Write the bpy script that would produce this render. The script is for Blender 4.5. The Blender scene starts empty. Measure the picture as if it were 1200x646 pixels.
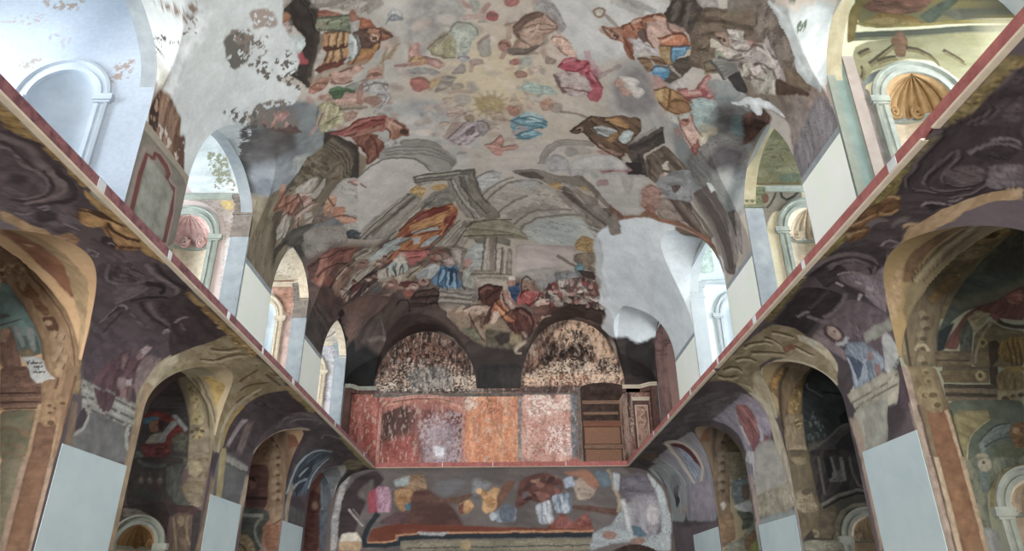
import bpy, math, random
import numpy as np
from mathutils import Vector, Matrix
random.seed(7)
C = bpy.context.scene.collection
SC = bpy.context.scene

# ------------------------------------------------------------------ camera, sky, light, exposure
cam_d = bpy.data.cameras.new('camera'); cam = bpy.data.objects.new('camera', cam_d); C.objects.link(cam)
cam_d.sensor_fit = 'HORIZONTAL'; cam_d.sensor_width = 36.0
cam_d.lens = 807.7 / 1200 * 36.0
cam_d.clip_start = 0.1; cam_d.clip_end = 300
_R = Vector((0.99993072, -0.00736869, -0.00917867)); _U = Vector((0.00517268, -0.42536987, 0.90500482)); _F = Vector((0.01057303, 0.9049896, 0.42530228))
cam.matrix_world = Matrix(((_R.x, _U.x, -_F.x, 0.193), (_R.y, _U.y, -_F.y, 0), (_R.z, _U.z, -_F.z, 0), (0, 0, 0, 1)))
SC.camera = cam
SC.view_settings.view_transform = 'Standard'
SC.view_settings.look = 'None'
SC.view_settings.gamma = 1.0
SC.view_settings.use_curve_mapping = False
SC.view_settings.exposure = 0.15
wd = bpy.data.worlds.new('overcast_sky'); SC.world = wd; wd.use_nodes = True
wd.node_tree.nodes['Background'].inputs[0].default_value = (0.93, 0.97, 1.0, 1)
wd.node_tree.nodes['Background'].inputs[1].default_value = 1.0
def area(name, loc, direction, sx, sy, power, col=(1, 1, 1)):
    l = bpy.data.lights.new(name, 'AREA'); l.shape = 'RECTANGLE'; l.size = sx; l.size_y = sy; l.energy = power; l.color = col
    o = bpy.data.objects.new(name, l); C.objects.link(o)
    o.location = loc; o.rotation_euler = Vector(direction).to_track_quat('-Z', 'Z').to_euler()
    return o
# daylight entering by the tall windows in the outer wall of every gallery bay (out of sight behind the piers)
GLASS = 20.0
CHAPEL_FILL = 5.0  # strength of the unseen panes added to brighten the chapels
wd.node_tree.nodes['Background'].inputs[1].default_value = 0.3
area('west_fill_light', (0, -22, -.6), (0, 1, .5), 11, 2, 17500, (1, .985, .96))  # added fill lamp, low and unseen behind the camera, to light the vault


# ------------------------------------------------------------------ the shape of the place (metres, eye level is z = 0)
W = 7.5; A = 5.66; ZT = 5.36; ZS = 3.7; CE = 2.2; YB = 32.7; YG = 31.6; FL = -1.6
LC = 2.6
VS = 9.3; VR = 5.2; HIP = 6.5
PIERS = {-1: [(5.6, 7.9), (12.05, 14.25), (18.4, 20.85), (25.0, 27.65), (32.0, 32.7)],
          1: [(5.6, 7.9), (12.17, 14.3), (18.1, 20.7), (25.0, 28.3), (32.0, 32.7)]}
BAYS = {s: [(PIERS[s][i][1], PIERS[s][i + 1][0]) for i in range(4)] for s in (-1, 1)}
LPIERS = {-1: [(5.6, 7.9), (12.05, 14.55), (18.4, 21.3), (25.0, 28.05), (32.0, 32.7)], 1: [(5.6, 7.9), (12.17, 14.55), (18.1, 21.35), (25.0, 32.7)]}
LOWBAYS = {s: [(q[i][1], q[i + 1][0]) for i in range(len(q) - 1)] for s, q in LPIERS.items()}
def arch_h(y, side, spring, rise, bays=None):
    y = np.asarray(y, float); z = np.full(y.shape, -50.0)
    for a, b in (bays or BAYS)[side]:
        q = 1 - ((y - (a + b) / 2) / ((b - a) / 2)) ** 2
        z = np.where(q >= -1e-9, spring + rise * np.sqrt(np.clip(q, 0, 1)), z)
    return z
def up_h(y, side): return arch_h(y, side, 10.3, 1.42 if side < 0 else 1.72)
def lo_h(y, side): return arch_h(y, side, 3.72, 1.45, LOWBAYS)
def vault_z(x, y):
    x = np.asarray(x, float); y = np.asarray(y, float)
    f = np.clip(1 - (x / W) ** 2, 0, 1)
    g = np.clip(1 - (np.clip(y - (YB - HIP), 0, None) / HIP) ** 2, 0, 1)
    z = VS + VR * np.sqrt(f * g)
    for s in (-1, 1):
        z = np.maximum(z, np.where(x * s > 0, up_h(y, s) + np.minimum((W - np.abs(x)) * 0.2, 0.36) - np.clip(5.7 - np.abs(x), 0, None) * 1.2, -50))
    for xc, hw, rise in ((-3.72, 2.5, 2.95), (3.5, 2.55, 3.55)):
        q = 1 - ((x - xc) / hw) ** 2
        z = np.maximum(z, np.where(q > 0, VS + rise * np.sqrt(np.clip(q, 0, 1)) + np.minimum((YB - y) * 0.12, 0.3) - np.clip(30.2 - y, 0, None) * 1.0, -50))
    return z
DO = np.array([0.0, 18.0, 2.0])
def dome_uv(x, y, z):
    d = np.stack([np.asarray(x, float) - DO[0], np.asarray(y, float) - DO[1], np.asarray(z, float) - DO[2]], -1)
    r = np.linalg.norm(d, axis=-1); al = np.arccos(np.clip(d[..., 2] / r, -1, 1)); h = np.hypot(d[..., 0], d[..., 1]) + 1e-9
    return al * d[..., 0] / h * 10, al * d[..., 1] / h * 10
def cove_xz(s):
    s = np.asarray(s, float); t = np.clip((s - ZS) / LC, 0, 1) * math.pi / 2
    x = np.where(s <= ZS, W, A + (W - A) * np.cos(t) ** (2 / CE)); z = np.where(s <= ZS, s, ZS + (ZT - ZS) * np.sin(t) ** (2 / CE))
    return x, z
def cove_s(x, z):
    x = np.abs(np.asarray(x, float)); z = np.asarray(z, float)
    t = np.arctan2(np.clip((z - ZS) / (ZT - ZS), 0, None) ** (CE / 2), np.clip((x - A) / (W - A), 1e-9, None) ** (CE / 2))
    return np.where(z <= ZS, z, ZS + t / (math.pi / 2) * LC)
def cove_s_at_z(z):
    q = np.clip((np.asarray(z, float) - ZS) / (ZT - ZS), 0, 1)
    return np.where(np.asarray(z) <= ZS, z, ZS + np.arcsin(q ** (CE / 2)) / (math.pi / 2) * LC)
def chapel_z(x, y, side):
    q = 1 - ((np.abs(x) - 10.55) / 3.0) ** 2
    return np.maximum(lo_h(y, side) + 0.0 * x, 4.0 + 2.75 * np.sqrt(np.clip(q, 0, 1)) * (np.abs(x) > 7.55))
# ------------------------------------------------------------------ pigment: noise, outlines, laying one coat over another
def _hash(ix, iy, seed):
    h = (ix.astype(np.int64) * 374761393 + iy.astype(np.int64) * 668265263 + seed * 974634533) & 0x7fffffff
    h = ((h ^ (h >> 13)) * 1274126177) & 0x7fffffff
    return ((h ^ (h >> 16)) & 0xffff) / 65535.0
def vnoise(u, v, seed=0):
    iu = np.floor(u); iv = np.floor(v); fu = u - iu; fv = v - iv
    fu = fu * fu * (3 - 2 * fu); fv = fv * fv * (3 - 2 * fv)
    a = _hash(iu, iv, seed); b = _hash(iu + 1, iv, seed); c = _hash(iu, iv + 1, seed); d = _hash(iu + 1, iv + 1, seed)
    return (a + (b - a) * fu) * (1 - fv) + (c + (d - c) * fu) * fv
def fbm(u, v, seed=0, n=4):
    r = 0; a = 0.5; t = 0
    for i in range(n):
        r = r + a * vnoise(u * 2 ** i + 17.3 * i, v * 2 ** i - 9.1 * i, seed + i); t += a; a *= 0.55
    return r / t
def lin3(r, g, b):
    c = np.array([r, g, b]) / 255
    return np.where(c <= 0.04045, c / 12.92, ((c + 0.055) / 1.055) ** 2.4)
KP = 1.3
def pig3(r, g, b): return np.clip(lin3(r, g, b) * KP, 0.004, 0.88)
def pig(h): return pig3(*[int(h[i:i + 2], 16) for i in (0, 2, 4)])
def chaikin(p, n=2):
    for w in (.9, .85)[:n]:
        q = np.roll(p, -1, 0); p = np.stack([p * w + q * (1 - w), p * (1 - w) + q * w], 1).reshape(-1, 2)
    return p
def inside_soft(U, V, P, soft, grow=0.0):
    """coverage of closed outline P at points (U, V)"""
    x0, y0 = P.min(0) - soft * 1.5 - grow; x1, y1 = P.max(0) + soft * 1.5 + grow
    idx = np.nonzero((U > x0) & (U < x1) & (V > y0) & (V < y1))[0]
    if not len(idx): return idx, None, None
    u = U[idx]; v = V[idx]; ins = np.zeros(len(idx), bool); d2 = np.full(len(idx), 1e9)
    for (ax, ay), (bx, by) in zip(P, np.roll(P, -1, 0)):
        cr = (ay > v) != (by > v)
        if by != ay: ins ^= cr & (u < (bx - ax) * (v - ay) / (by - ay) + ax)
        ex, ey = bx - ax, by - ay; L = ex * ex + ey * ey + 1e-12
        t = np.clip(((u - ax) * ex + (v - ay) * ey) / L, 0, 1)
        d2 = np.minimum(d2, (u - ax - t * ex) ** 2 + (v - ay - t * ey) ** 2)
    sd = np.where(ins, 1, -1) * np.sqrt(d2)
    t = np.clip((sd + soft * .45 + grow) / soft * 0.5 + 0.5, 0, 1)
    return idx, t * t * (3 - 2 * t), sd
def coat(col, U, V, P, soft, op, c):
    idx, m, sd = inside_soft(U, V, P, soft)
    if m is not None and len(idx): m = (m * op)[:, None]; col[idx] = col[idx] * (1 - m) + c * m
def dabs(col, U, V, P, h):
    """many small brush dabs inside outline P: a crowd or foliage too fine to outline one by one"""
    n = int(h[6]); size = h[7]; an = h[8]; asp = h[9]; pal = np.array(h[10:]).reshape(-1, 3)
    rg = np.random.RandomState(int(abs(P[0, 0] * 37 + P[0, 1] * 11)) % 9999)
    a, b = P.min(0), P.max(0); k = 0; tries = 0
    while k < n and tries < n * 20:
        tries += 1; q = a + (b - a) * rg.rand(2)
        i, m, sd = inside_soft(np.array([q[0]]), np.array([q[1]]), P, .001)
        if m is None or not len(i) or m[0] < .5: continue
        k += 1; t = an + rg.randn() * .5; w = size * (.5 + rg.rand() * 1.1); d = w * asp
        ca, sa = math.cos(t), math.sin(t); g = np.linspace(0, 2 * math.pi, 8)[:-1]
        e = np.stack([np.cos(g) * w * (.7 + .5 * rg.rand(7)), np.sin(g) * d * (.7 + .5 * rg.rand(7))], 1)
        E = q + np.stack([e[:, 0] * ca - e[:, 1] * sa, e[:, 0] * sa + e[:, 1] * ca], 1)
        c = pal[rg.randint(len(pal))] * (.85 + .3 * rg.rand())
        coat(col, U, V, chaikin(E, 1), max(w * .18, h[4] / 100), h[5], pig3(*np.clip(c, 0, 250)))
def lay(col, U, V, data, warp=0.03, wf=2.2, line=.13, grow=0.0):
    """lay every coat of a painting on a surface: col (n,3) pigment, (U,V) its own coordinates in metres"""
    U, V = (U + (fbm(U * wf, V * wf, 5, 3) - .5) * warp * 2 + (fbm(U * wf * 4, V * wf * 4, 6, 2) - .5) * warp * .9,
            V + (fbm(U * wf + 40, V * wf, 9, 3) - .5) * warp * 2 + (fbm(U * wf * 4 + 40, V * wf * 4, 8, 2) - .5) * warp * .9)
    for rec in data.strip().split('\n'):
        if not rec: continue
        head, pts = rec.split(':'); h = head.split(',')
        P = np.cumsum(np.array([float(k) / 100 for k in pts.split(',')]).reshape(-1, 2), 0)   # each corner as a step from the one before
        h = [float(k) for k in h]; mode = int(h[3]); soft = h[4] / 100; op = h[5]
        if mode % 2: P = chaikin(P)
        if mode == 4: dabs(col, U, V, P, h); continue
        c1 = pig3(h[0], h[1], h[2])
        idx, m, sd = inside_soft(U, V, P, soft, grow)
        if m is None: continue
        u = U[idx]; v = V[idx]
        if mode >= 2:                                  # flakes: only where the crust noise passes a threshold
            q = fbm(u * h[6], v * h[6], int(abs(P[0, 0]) * 11) % 83, 5); th = 1 - h[7]
            m = m * np.clip((q + (m - 1) * .12 - th) / .03 + .5, 0, 1); c = c1
        elif len(h) > 6:
            c2 = pig3(h[6], h[7], h[8]); sc = h[9]; an = h[10]; st = h[11]
            ca, sa = math.cos(an), math.sin(an); p = (u * ca + v * sa) * sc / st; q = (-u * sa + v * ca) * sc
            k = np.clip((fbm(p, q, int(abs(P[0, 0]) * 7) % 91, 3) - .5) * 3.2 + .5, 0, 1)[:, None]
            c = c1 * (1 - k) + c2 * k
            if np.prod(P.max(0) - P.min(0)) < 7 and soft < .12 and abs(h[0] - h[6]) + abs(h[1] - h[7]) + abs(h[2] - h[8]) > 38:                    # drawn folds: a dark line, a light one beside it
                n = fbm(p * 1.5 + 7, q * 1.5, 47, 3)
                c = c * (1 - .38 * np.exp(-((n - .5) / .022) ** 2) + .26 * np.exp(-((n - .555) / .025) ** 2))[:, None]
        else: c = c1
        ext = P.max(0) - P.min(0); size = math.sqrt(ext[0] * ext[1]) + .02
        if mode < 2:
            f = 5.5 / min(max(size, .12), 2.5); g = fbm(u * f, v * f, 23, 4)       # the brush is never even
            am = .22 if size < 1.5 else .09; c = c * (1 - am + 2 * am * np.clip((g - .5) * 1.9 + .5, 0, 1))[:, None]
            if line and size < 2.6 and soft < .12:                                 # the painter's darker contour
                c = c * (1 - line * np.exp(-(sd / (.018 + .03 * min(size, 1.2))) ** 2))[:, None]
        m = (m * op)[:, None]
        col[idx] = col[idx] * (1 - m) + c * m
    return col

# ------------------------------------------------------------------ the paintings: outlines in each surface's own coordinates (cm), colour, softness
PAINT = {
'V': """150,145,138,1,90.2,1,164,157,149,0.83,0.49,2:-443,-483,938,-43,388,435,-1683,232
162,153,141,1,101.8,0.8:239,-142,-41,221,-169,157,-199,-68,-100,-220,32,-183,117,-91,147,-15,136,56
171,159,137,1,50.9,0.9:98,-109,-23,82,-67,48,-78,-19,-45,-73,7,-79,49,-49,68,-10,61,32
149,146,140,1,21.8,1,162,159,153,2.87,1.35,4:-216,-372,144,26,-30,136,-128,55,-108,13,8,-112
130,128,126,1,14.4,0.8:-173,-351,41,-3,21,46,-38,78,-32,19,-12,-67
139,138,135,1,9.8,0.8:-70,-321,-11,20,-25,8,-27,-8,-15,-20,3,-21,19,-12,27,0,21,13
136,134,131,1,6.1,0.7:-81,-300,-6,14,-14,7,-15,-5,-9,-14,2,-15,11,-10,15,-1,12,9
157,157,155,1,16.6,1,170,170,168,3.01,0.58,4:102,-349,231,-66,-32,150,-104,92,-67,-66
150,149,146,1,29.5,1,165,163,158,2.42,0.30,4:-275,-79,135,59,83,159,-54,134,-166,-93,-52,-144
128,130,133,1,16.5,0.6:-223,-65,83,45,7,54,-67,-10
159,153,147,1,31.9,1,169,163,154,2.24,-0.14,4:-59,198,309,-84,-62,184,-201,48
134,131,128,1,20.1,1,149,145,142,2.84,0.90,4:298,-237,97,-51,63,133,-8,151,-92,27,-74,-104,-4,-91
105,101,101,1,15.0,0.8:288,-146,34,-74,44,35,25,80,-37,40,-47,-10
105,109,108,1,13.7,1,125,127,126,2.03,1.07,4:450,-182,159,-180,62,281,48,112,-13,171,-111,-65,-79,-82,-53,-108
75,73,72,1,19.0,1:514,-213,76,-93,9,130,-23,41,-49,-16
111,120,119,1,12.3,1:475,-209,35,-33,25,84,-30,37
90,103,103,1,7.7,1:571,-241,28,-72,25,159,-12,26,-31,-35
91,89,87,1,9.3,1,116,115,111,5.37,0.29,4:519,12,22,-139,50,-18,48,52,31,66,-7,65,-64,6,-37,25
63,60,62,1,11.6,0.9:570,-46,9,-56,46,6,21,46,-32,13
134,135,131,1,15.2,0.7:594,-15,24,-31,50,34,17,34,-48,21
84,89,91,1,12.8,0.8:656,-25,-7,-26,101,167,-49,72
87,78,71,1,5.8,1,103,93,84,3.67,0.09,4:470,-441,31,-91,63,25,112,-27,91,0,6,151,-110,-10,-81,72,-69,-37
103,96,90,1,8.2,1,124,113,106,4.07,-0.22,4:635,-424,0,-81,41,-29,45,-1,33,81,6,68,-64,14
129,115,105,1,7.5,1:688,-524,6,24,-3,27,-11,14,-14,-7,-9,-22,-1,-25,9,-11,12,-7
118,108,102,1,8.2,1:692,-469,9,16,-1,27,-11,24,-16,6,-12,-13,-3,-23,6,-22,14,-15
110,104,105,1,8.8,1:737,-377,-16,-158,9,-17,47,146
68,51,46,1,5.3,1,94,67,57,6.30,1.38,4:583,-272,28,-66,27,-4,-7,209,-11,17
91,94,97,1,10.9,1,107,110,114,1.84,1.67,4:-616,-245,68,-5,92,60,29,90,-18,95,-64,21,-64,31,-95,42,-49,-83,51,-83
73,71,70,1,16.1,1,88,86,86,3.11,1.18,4:-607,-211,59,13,33,73,-5,51,-70,-20,-60,0
129,134,138,1,26.1,0.8:-638,-50,61,-13,18,65,-55,34,-53,-16,-9,-20
95,99,104,1,10.9,0.8:-658,-29,32,-6,-35,89,-62,-43
59,61,60,1,8.9,1:-652,-110,5,17,-48,116,-54,-8,30,-64
111,116,117,1,15.8,0.8:-461,-177,55,58,-41,94,-68,15,5,-92
148,150,146,1,8.6,0.9:-544,-42,35,30,-23,44,-30,7
0,0,0,4,7.5,0.55,110,0.151,0.56,0.45,155,140,129,145,133,125,138,135,132,161,152,142,133,116,109,163,156,149,129,123,116,169,160,150,143,122,112:-225,-333,188,-11,157,-8,37,189,-27,236,-92,167,-193,-58,-120,-192,22,-237
0,0,0,4,5.3,0.7,50,0.105,0.91,0.45,155,140,129,138,108,98,162,139,127,128,103,94,139,135,130,103,92,82:-448,-214,174,72,42,149,-100,46,-113,-132
0,0,0,4,5.8,0.6,40,0.115,1.04,0.4,155,140,129,145,133,125,133,116,109,161,152,142,117,105,97:-210,-149,157,159,-7,208,-166,-58
0,0,0,4,4.8,0.6,50,0.097,1.14,0.4,155,140,129,131,108,97,143,122,112,161,152,142,117,105,97,135,135,131:15,-322,111,35,44,279,-111,18,-55,-127
90,83,72,1,6.5,1,111,102,87,3.09,2.80,4:-445,-24,79,135,-41,96,-75,46,-113,-24,-177,77,-95,-197,74,-59,168,15,72,-36
100,93,79,1,6.8,1,121,113,97,4.21,2.49,4:-714,-10,105,31,-65,82,-96,59,-70,16,-32,-83,115,-103
71,65,56,1,6.6,1:-685,93,80,-13,23,66,-78,18,-66,39,-41,-25
56,51,46,0,3.0,1:-448,-61,21,26,47,88,-25,141,-18,-27,18,-71,-26,-79,-34,-16
83,75,65,0,2.5,1:-440,-30,44,99,-24,86,-12,-9,9,-70,-45,-80
112,104,91,0,1.5,0.68:-463,0,19,49,7,61,-12,43,3,3,12,-44,-7,-64,-20,-50
52,47,42,0,1.5,0.68:-460,-3,20,49,8,61,-11,42,3,3,11,-44,-8,-63,-21,-51
112,104,91,0,1.5,0.68:-457,-6,21,49,9,60,-10,43,3,2,10,-44,-9,-63,-21,-50
52,47,42,0,1.5,0.68:-453,-9,21,49,10,60,-10,42,3,2,10,-44,-10,-62,-22,-50
112,104,91,0,1.5,0.68:-450,-12,22,49,10,59,-8,41,3,3,9,-43,-11,-62,-23,-50
52,47,42,0,1.5,0.68:-447,-15,23,48,11,59,-7,41,3,3,8,-43,-12,-62,-24,-49
112,104,91,0,1.5,0.68:-444,-18,24,48,12,59,-7,40,3,2,7,-42,-12,-61,-24,-49
100,91,78,0,2.0,1,84,76,64,8.31,2.55,4:-469,-2,36,84,-22,66,-51,-54,3,-95
43,38,34,0,3.0,0.7:-506,0,-19,9,-26,12,-27,10,-31,11,-26,8,3,10,25,-9,31,-11,27,-10,26,-12,19,-9
112,104,89,1,2.0,1,74,67,57,12.38,1.20,4:-510,-8,45,78,-30,35,-68,-30,-35,-15,46,-37
57,52,45,0,4.3,0.68:-497,105,-19,19,-19,16,-12,8,-20,10,-22,9,12,37,21,-13,19,-14,12,-12,18,-20,18,-22
138,133,125,1,2.1,1,157,151,143,9.62,2.72,4:-596,85,30,-14,41,7,14,15,-10,22,-26,8,-29,-19
142,136,128,1,2.1,1:-520,131,28,-20,-11,29,-30,28,-9,-25
149,145,139,1,3.4,1,163,159,152,2.98,0.98,4:-445,157,112,77,-16,158,-75,38,-41,-18,-13,-49,-29,-71,-3,-85
118,111,105,1,4.7,1,132,126,120,4.29,1.14,4:-551,284,56,57,29,78,-14,32,-48,-23,-46,9,-34,40,-1,-99,-5,-101
109,110,113,1,4.6,1:-577,261,78,42,21,60,-50,-62,-58,-27,-48,-32
83,80,75,1,5.7,1,66,63,59,4.68,0.66,4:-632,213,69,57,-55,1,10,180,-7,51,-35,-228,-11,-33,-14,-29
58,54,49,1,3.6,1:-705,200,43,32,-47,-5,-40,29,-14,-29
87,74,68,1,5.6,1,111,101,95,5.96,0.81,4:-514,203,16,97,-47,-17,-27,-23
157,151,142,1,2.8,1,123,117,109,7.13,2.39,4:-666,137,37,-22,12,33,-20,43,-42,14,-6,-27
139,110,93,1,2.6,1,106,72,62,10.55,2.63,4:-611,19,10,14,-14,26,33,59,-22,40,-27,-37,-27,-54,23,-14
105,68,58,1,2.7,1,140,108,93,11.69,2.55,4:-620,74,39,23,20,17,-22,26,-40,8,-4,-22
160,137,127,1,2.1,1,122,89,80,11.69,2.76,4:-577,102,36,31,-4,36,-35,-3,11,-24,-18,-23
153,133,122,1,2.2,1,115,92,83,12.96,2.80,4:-604,158,28,13,38,7,4,18,-48,-2,-30,31,-7,-17
155,149,140,1,2.2,1:-577,196,14,17,1,17,-21,-13
160,130,115,1,2.0,1:-598,33,-4,5,-6,-2,-4,-8,-1,-10,3,-7,5,-2,5,5,3,10
143,110,93,1,2.7,1,170,139,119,13.01,0.76,4:-510,207,22,-16,13,34,-17,37,-29,1,0,-23
151,110,93,1,2.8,1,174,140,120,12.67,0.70,4:-492,262,36,28,-15,20,14,35,25,16,-5,15,-36,-16,-25,-60
144,109,94,0,2.8,0.68:-526,260,25,28,2,-10,-24,-27
147,123,114,1,2.7,1,172,152,143,11.59,0.60,4:-430,175,25,12,21,29,26,6,-7,21,-24,13,-13,-5,0,-33
137,97,93,1,2.7,1:-366,214,33,19,-6,54,-19,-32
75,79,83,1,1.7,1,51,53,55,12.41,0.67,4:-473,398,19,5,16,31,22,17,-6,10,-19,0,-27,-22
127,94,84,1,1.6,1,152,123,114,13.61,1.59,4:-558,-244,21,10,30,35,-1,34,-15,15,-18,-27,-22,-38,-11,-14
84,70,66,1,2.1,1:-570,-227,14,33,23,27,18,7,18,55,-24,-27,-25,-35,-20,-42
159,133,124,0,1.6,0.68:-555,-195,9,-4,12,-3,9,-1,0,-6,-10,-1,-13,1,-10,2
153,124,120,1,2.1,1:-531,-201,20,12,1,28,-14,4,-14,-28
134,130,107,1,2.2,1,156,150,124,14.46,2.14,4:-433,-158,22,-3,23,24,0,45,-15,13,-34,-7,-16,-13,2,-22,19,-8
157,151,126,1,1.8,1,125,121,98,15.99,2.12,4:-400,-106,18,6,-14,39,-30,-4,-29,1,1,-24,18,-3
151,125,115,0,1.8,0.68:-422,-142,-15,12,-13,14,-6,10,-14,12,-16,11,1,4,17,-8,15,-10,8,-8,13,-11,16,-10
142,136,117,0,1.3,0.68:-380,-113,-19,2,-20,7,-12,10,1,2,11,-8,21,-6,18,0
128,103,94,1,1.9,1,151,124,113,16.13,0.62,4:-436,-235,22,-9,28,14,-10,19,-25,8,-19,-9
143,117,108,1,2.1,1,166,141,131,13.27,0.56,4:-422,-188,29,15,52,26,16,30,-10,11,-52,-20,-3,-18,-33,-29
139,135,130,1,2.0,1,118,122,116,12.23,0.49,4:-362,-180,50,1,4,17,-25,14,-33,-14
67,84,65,1,1.6,1,86,105,81,12.24,0.55,4:-392,-194,15,5,8,10,23,22,-1,7,-22,-16,-6,15,-19,-6,-4,-25
128,98,89,0,2.1,0.68:-309,-184,-16,15,-14,18,-6,19,-1,19,5,11,7,-5,-2,-8,1,-12,5,-12,12,-15,16,-13
146,143,149,1,2.1,1,164,160,164,13.33,0.42,4:-317,-171,20,7,29,15,4,17,-13,11,-31,-9,-12,-11
130,107,97,1,2.2,1:-283,-91,-8,7,-14,-1,-15,-10,-9,-13,2,-10,12,-2,15,5,13,12
137,133,130,1,1.8,1,160,155,152,11.38,2.17,4:-296,-119,28,7,0,22,-47,35,-3,-7,32,-31
131,121,105,0,1.7,0.68:-393,-118,20,10,26,13,19,9,0,-4,-18,-11,-25,-14,-20,-12
95,82,70,0,0.9,0.68:-392,-115,19,12,25,13,19,8,0,-2,-18,-9,-25,-13,-19,-11
141,117,108,1,2.7,1:-356,-78,-4,10,-9,6,-11,-3,-7,-9,0,-11,7,-8,11,-1,9,6
118,71,68,1,1.9,1,142,96,89,9.71,-3.13,4:-437,-55,47,22,29,-24,51,16,21,10,-7,52,-18,3,-19,-28,-33,5,-37,-12
104,58,55,1,2.8,0.8:-364,-28,36,-4,30,9,0,24,-34,-11,-31,0
131,100,88,1,2.4,1:-395,-12,47,5,39,3,1,19,-36,-1,-39,-5
163,133,117,1,1.9,1,126,93,79,12.90,1.38,4:-291,-23,18,11,19,32,16,25,-4,21,-14,-2,-25,8,-14,-13,11,-20,-13,-19
92,62,55,1,2.0,1,122,87,75,8.36,2.16,4:-387,7,50,11,16,22,8,30,1,47,-24,21,-38,4,13,-54,-17,-43
164,161,156,1,2.0,1,129,128,125,10.07,1.39,4:-321,40,25,25,25,24,-39,12,2,-36
101,70,58,1,2.0,1:-242,70,-5,2,-8,-5,-5,-10,-1,-11,3,-6,7,2,7,8,3,11
44,39,36,0,1.9,1,55,50,47,15.65,1.53,4:-404,-455,37,21,9,40,-5,38,-9,15,-68,111,-21,-71,33,1,26,-43,4,-22,-12,-42,-15,-25
27,25,23,0,1.2,0.68:-375,-437,5,22,2,29,-3,22,3,1,2,-22,-1,-30,-5,-22
69,62,57,0,1.2,0.68:-371,-435,5,22,1,29,-3,22,3,1,3,-23,-2,-29,-5,-22
27,25,23,0,1.2,0.68:-368,-433,5,22,2,29,-4,22,3,1,3,-23,-1,-29,-5,-23
69,62,57,0,1.2,0.68:-364,-431,5,22,1,29,-4,22,3,0,4,-22,-2,-29,-5,-23
27,25,23,0,1.2,0.68:-361,-429,5,22,2,29,-4,21,2,1,4,-22,-1,-30,-6,-22
70,63,58,0,2.8,0.68:-370,-352,-20,34,-30,47,-24,37,5,6,26,-35,31,-46,22,-33
135,129,121,0,1.7,1:-418,-464,26,16,-33,16,-2,-15
126,121,115,1,1.8,1,142,137,130,8.23,-3.14,4:-361,-430,125,52,-42,19,-19,-17,-54,-35
104,99,94,0,1.8,0.68:-362,-413,22,9,27,6,17,1,1,-5,-17,-2,-27,-6,-22,-8
117,112,107,0,2.5,0.68:-263,-357,35,-10,-6,-19,-32,16
105,67,58,1,1.5,1,130,93,78,16.23,0.46,4:-354,-397,17,5,23,21,-21,-2,-20,-12
76,82,72,1,1.6,1,115,118,100,10.34,0.44,4:-359,-384,25,9,33,12,21,12,-8,28,-25,0,-30,-26,-21,-11
107,112,93,1,2.6,1:-313,-350,-6,7,-11,1,-9,-7,-5,-10,4,-9,8,-3,11,3,8,8
120,120,104,1,1.9,1:-347,-358,-4,4,-7,0,-7,-5,-2,-7,2,-6,6,-2,7,2,5,6
144,141,138,1,2.0,1:-299,-348,19,-3,-6,28,-19,4
126,93,82,1,1.6,1:-300,-366,11,-7,-2,18,9,11,-16,-3
138,94,74,1,1.3,1,119,78,65,15.01,0.36,4:-281,-348,16,10,10,23,-22,-2,-12,-3
70,57,51,1,1.8,1,87,70,63,9.31,0.39,4:-302,-318,26,-1,13,25,10,20,-5,16,-53,23,-21,3,30,-40
120,85,64,1,1.8,1,142,109,78,11.28,2.87,4:-302,-272,24,11,22,-9,-27,33,-26,7,-34,-12,17,-14
121,85,68,1,1.8,1,160,133,102,10.93,2.03,4:-354,-347,30,17,15,13,-12,32,-7,23,-34,0,-35,2,-10,-2,26,-25,12,-36
80,51,44,1,2.1,1:-372,-312,26,10,31,7,-8,7,-31,-8,-18,-7
91,56,48,1,2.2,1:-406,-266,29,-1,46,6,0,11,-37,-2,-34,-2
164,168,166,1,1.8,1,138,144,144,12.77,1.70,4:-308,-320,12,17,-2,24,-18,23,-28,4,19,-18,10,-20
159,153,146,1,1.8,1:-408,-268,28,-40,8,14,-16,17
142,109,91,1,1.4,1,107,74,61,14.30,0.34,4:-268,-312,22,0,23,34,-15,3,-16,-3,-14,-9,-9,-16
178,154,138,1,1.4,1:-256,-286,-2,4,-5,1,-5,-3,-2,-5,1,-5,4,-2,5,1,4,4
129,111,86,0,1.1,0.68:-244,-254,-10,21,-12,27,-8,20,3,2,7,-21,12,-27,10,-20
129,111,86,0,1.1,0.68:-228,-249,-13,14,-17,14,-12,6,0,4,13,-7,17,-14,13,-15
129,111,86,0,1.1,0.68:-217,-254,-30,30,2,3,29,-31
141,114,104,1,2.3,1,166,141,130,10.74,0.50,4:-385,-233,39,-1,30,5,4,12,-27,10,-12,19,-26,-11,-10,-16
123,88,76,1,1.9,1,151,117,104,16.05,0.62,4:-439,-221,31,-18,18,12,-10,19,-34,4,-8,-9
128,115,100,0,3.0,0.68:-428,-236,30,0,33,2,26,4,25,1,16,-1,0,-7,-16,-1,-24,-2,-27,-6,-33,-3,-30,-2
149,147,143,1,2.5,1,166,165,164,12.05,0.42,4:-313,-168,19,-7,27,27,0,16,-34,6,-25,-18
156,124,112,1,2.4,1:-276,-182,-6,10,-10,2,-10,-7,-4,-12,2,-11,9,-6,10,2,8,10
149,123,111,0,1.6,0.68:-287,-199,10,-6,4,11,-4,27,5,1,4,-29,-8,-16,-13,6
86,82,77,1,1.2,1:-426,-433,19,10,-2,24,-14,17,-14,-6,2,-25
125,93,74,1,1.2,1:-407,-413,-5,5,-6,1,-4,-5,-1,-7,3,-6,5,-3,6,2,3,6
139,127,123,1,1.2,1,156,142,138,16.27,0.62,4:-432,-411,19,6,-3,21,-14,1,-8,-10
70,59,54,1,1.7,1,96,76,69,14.98,0.64,4:-457,-375,22,4,12,18,-2,20,7,42,-14,-17,-10,-25,-6,-31
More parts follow.
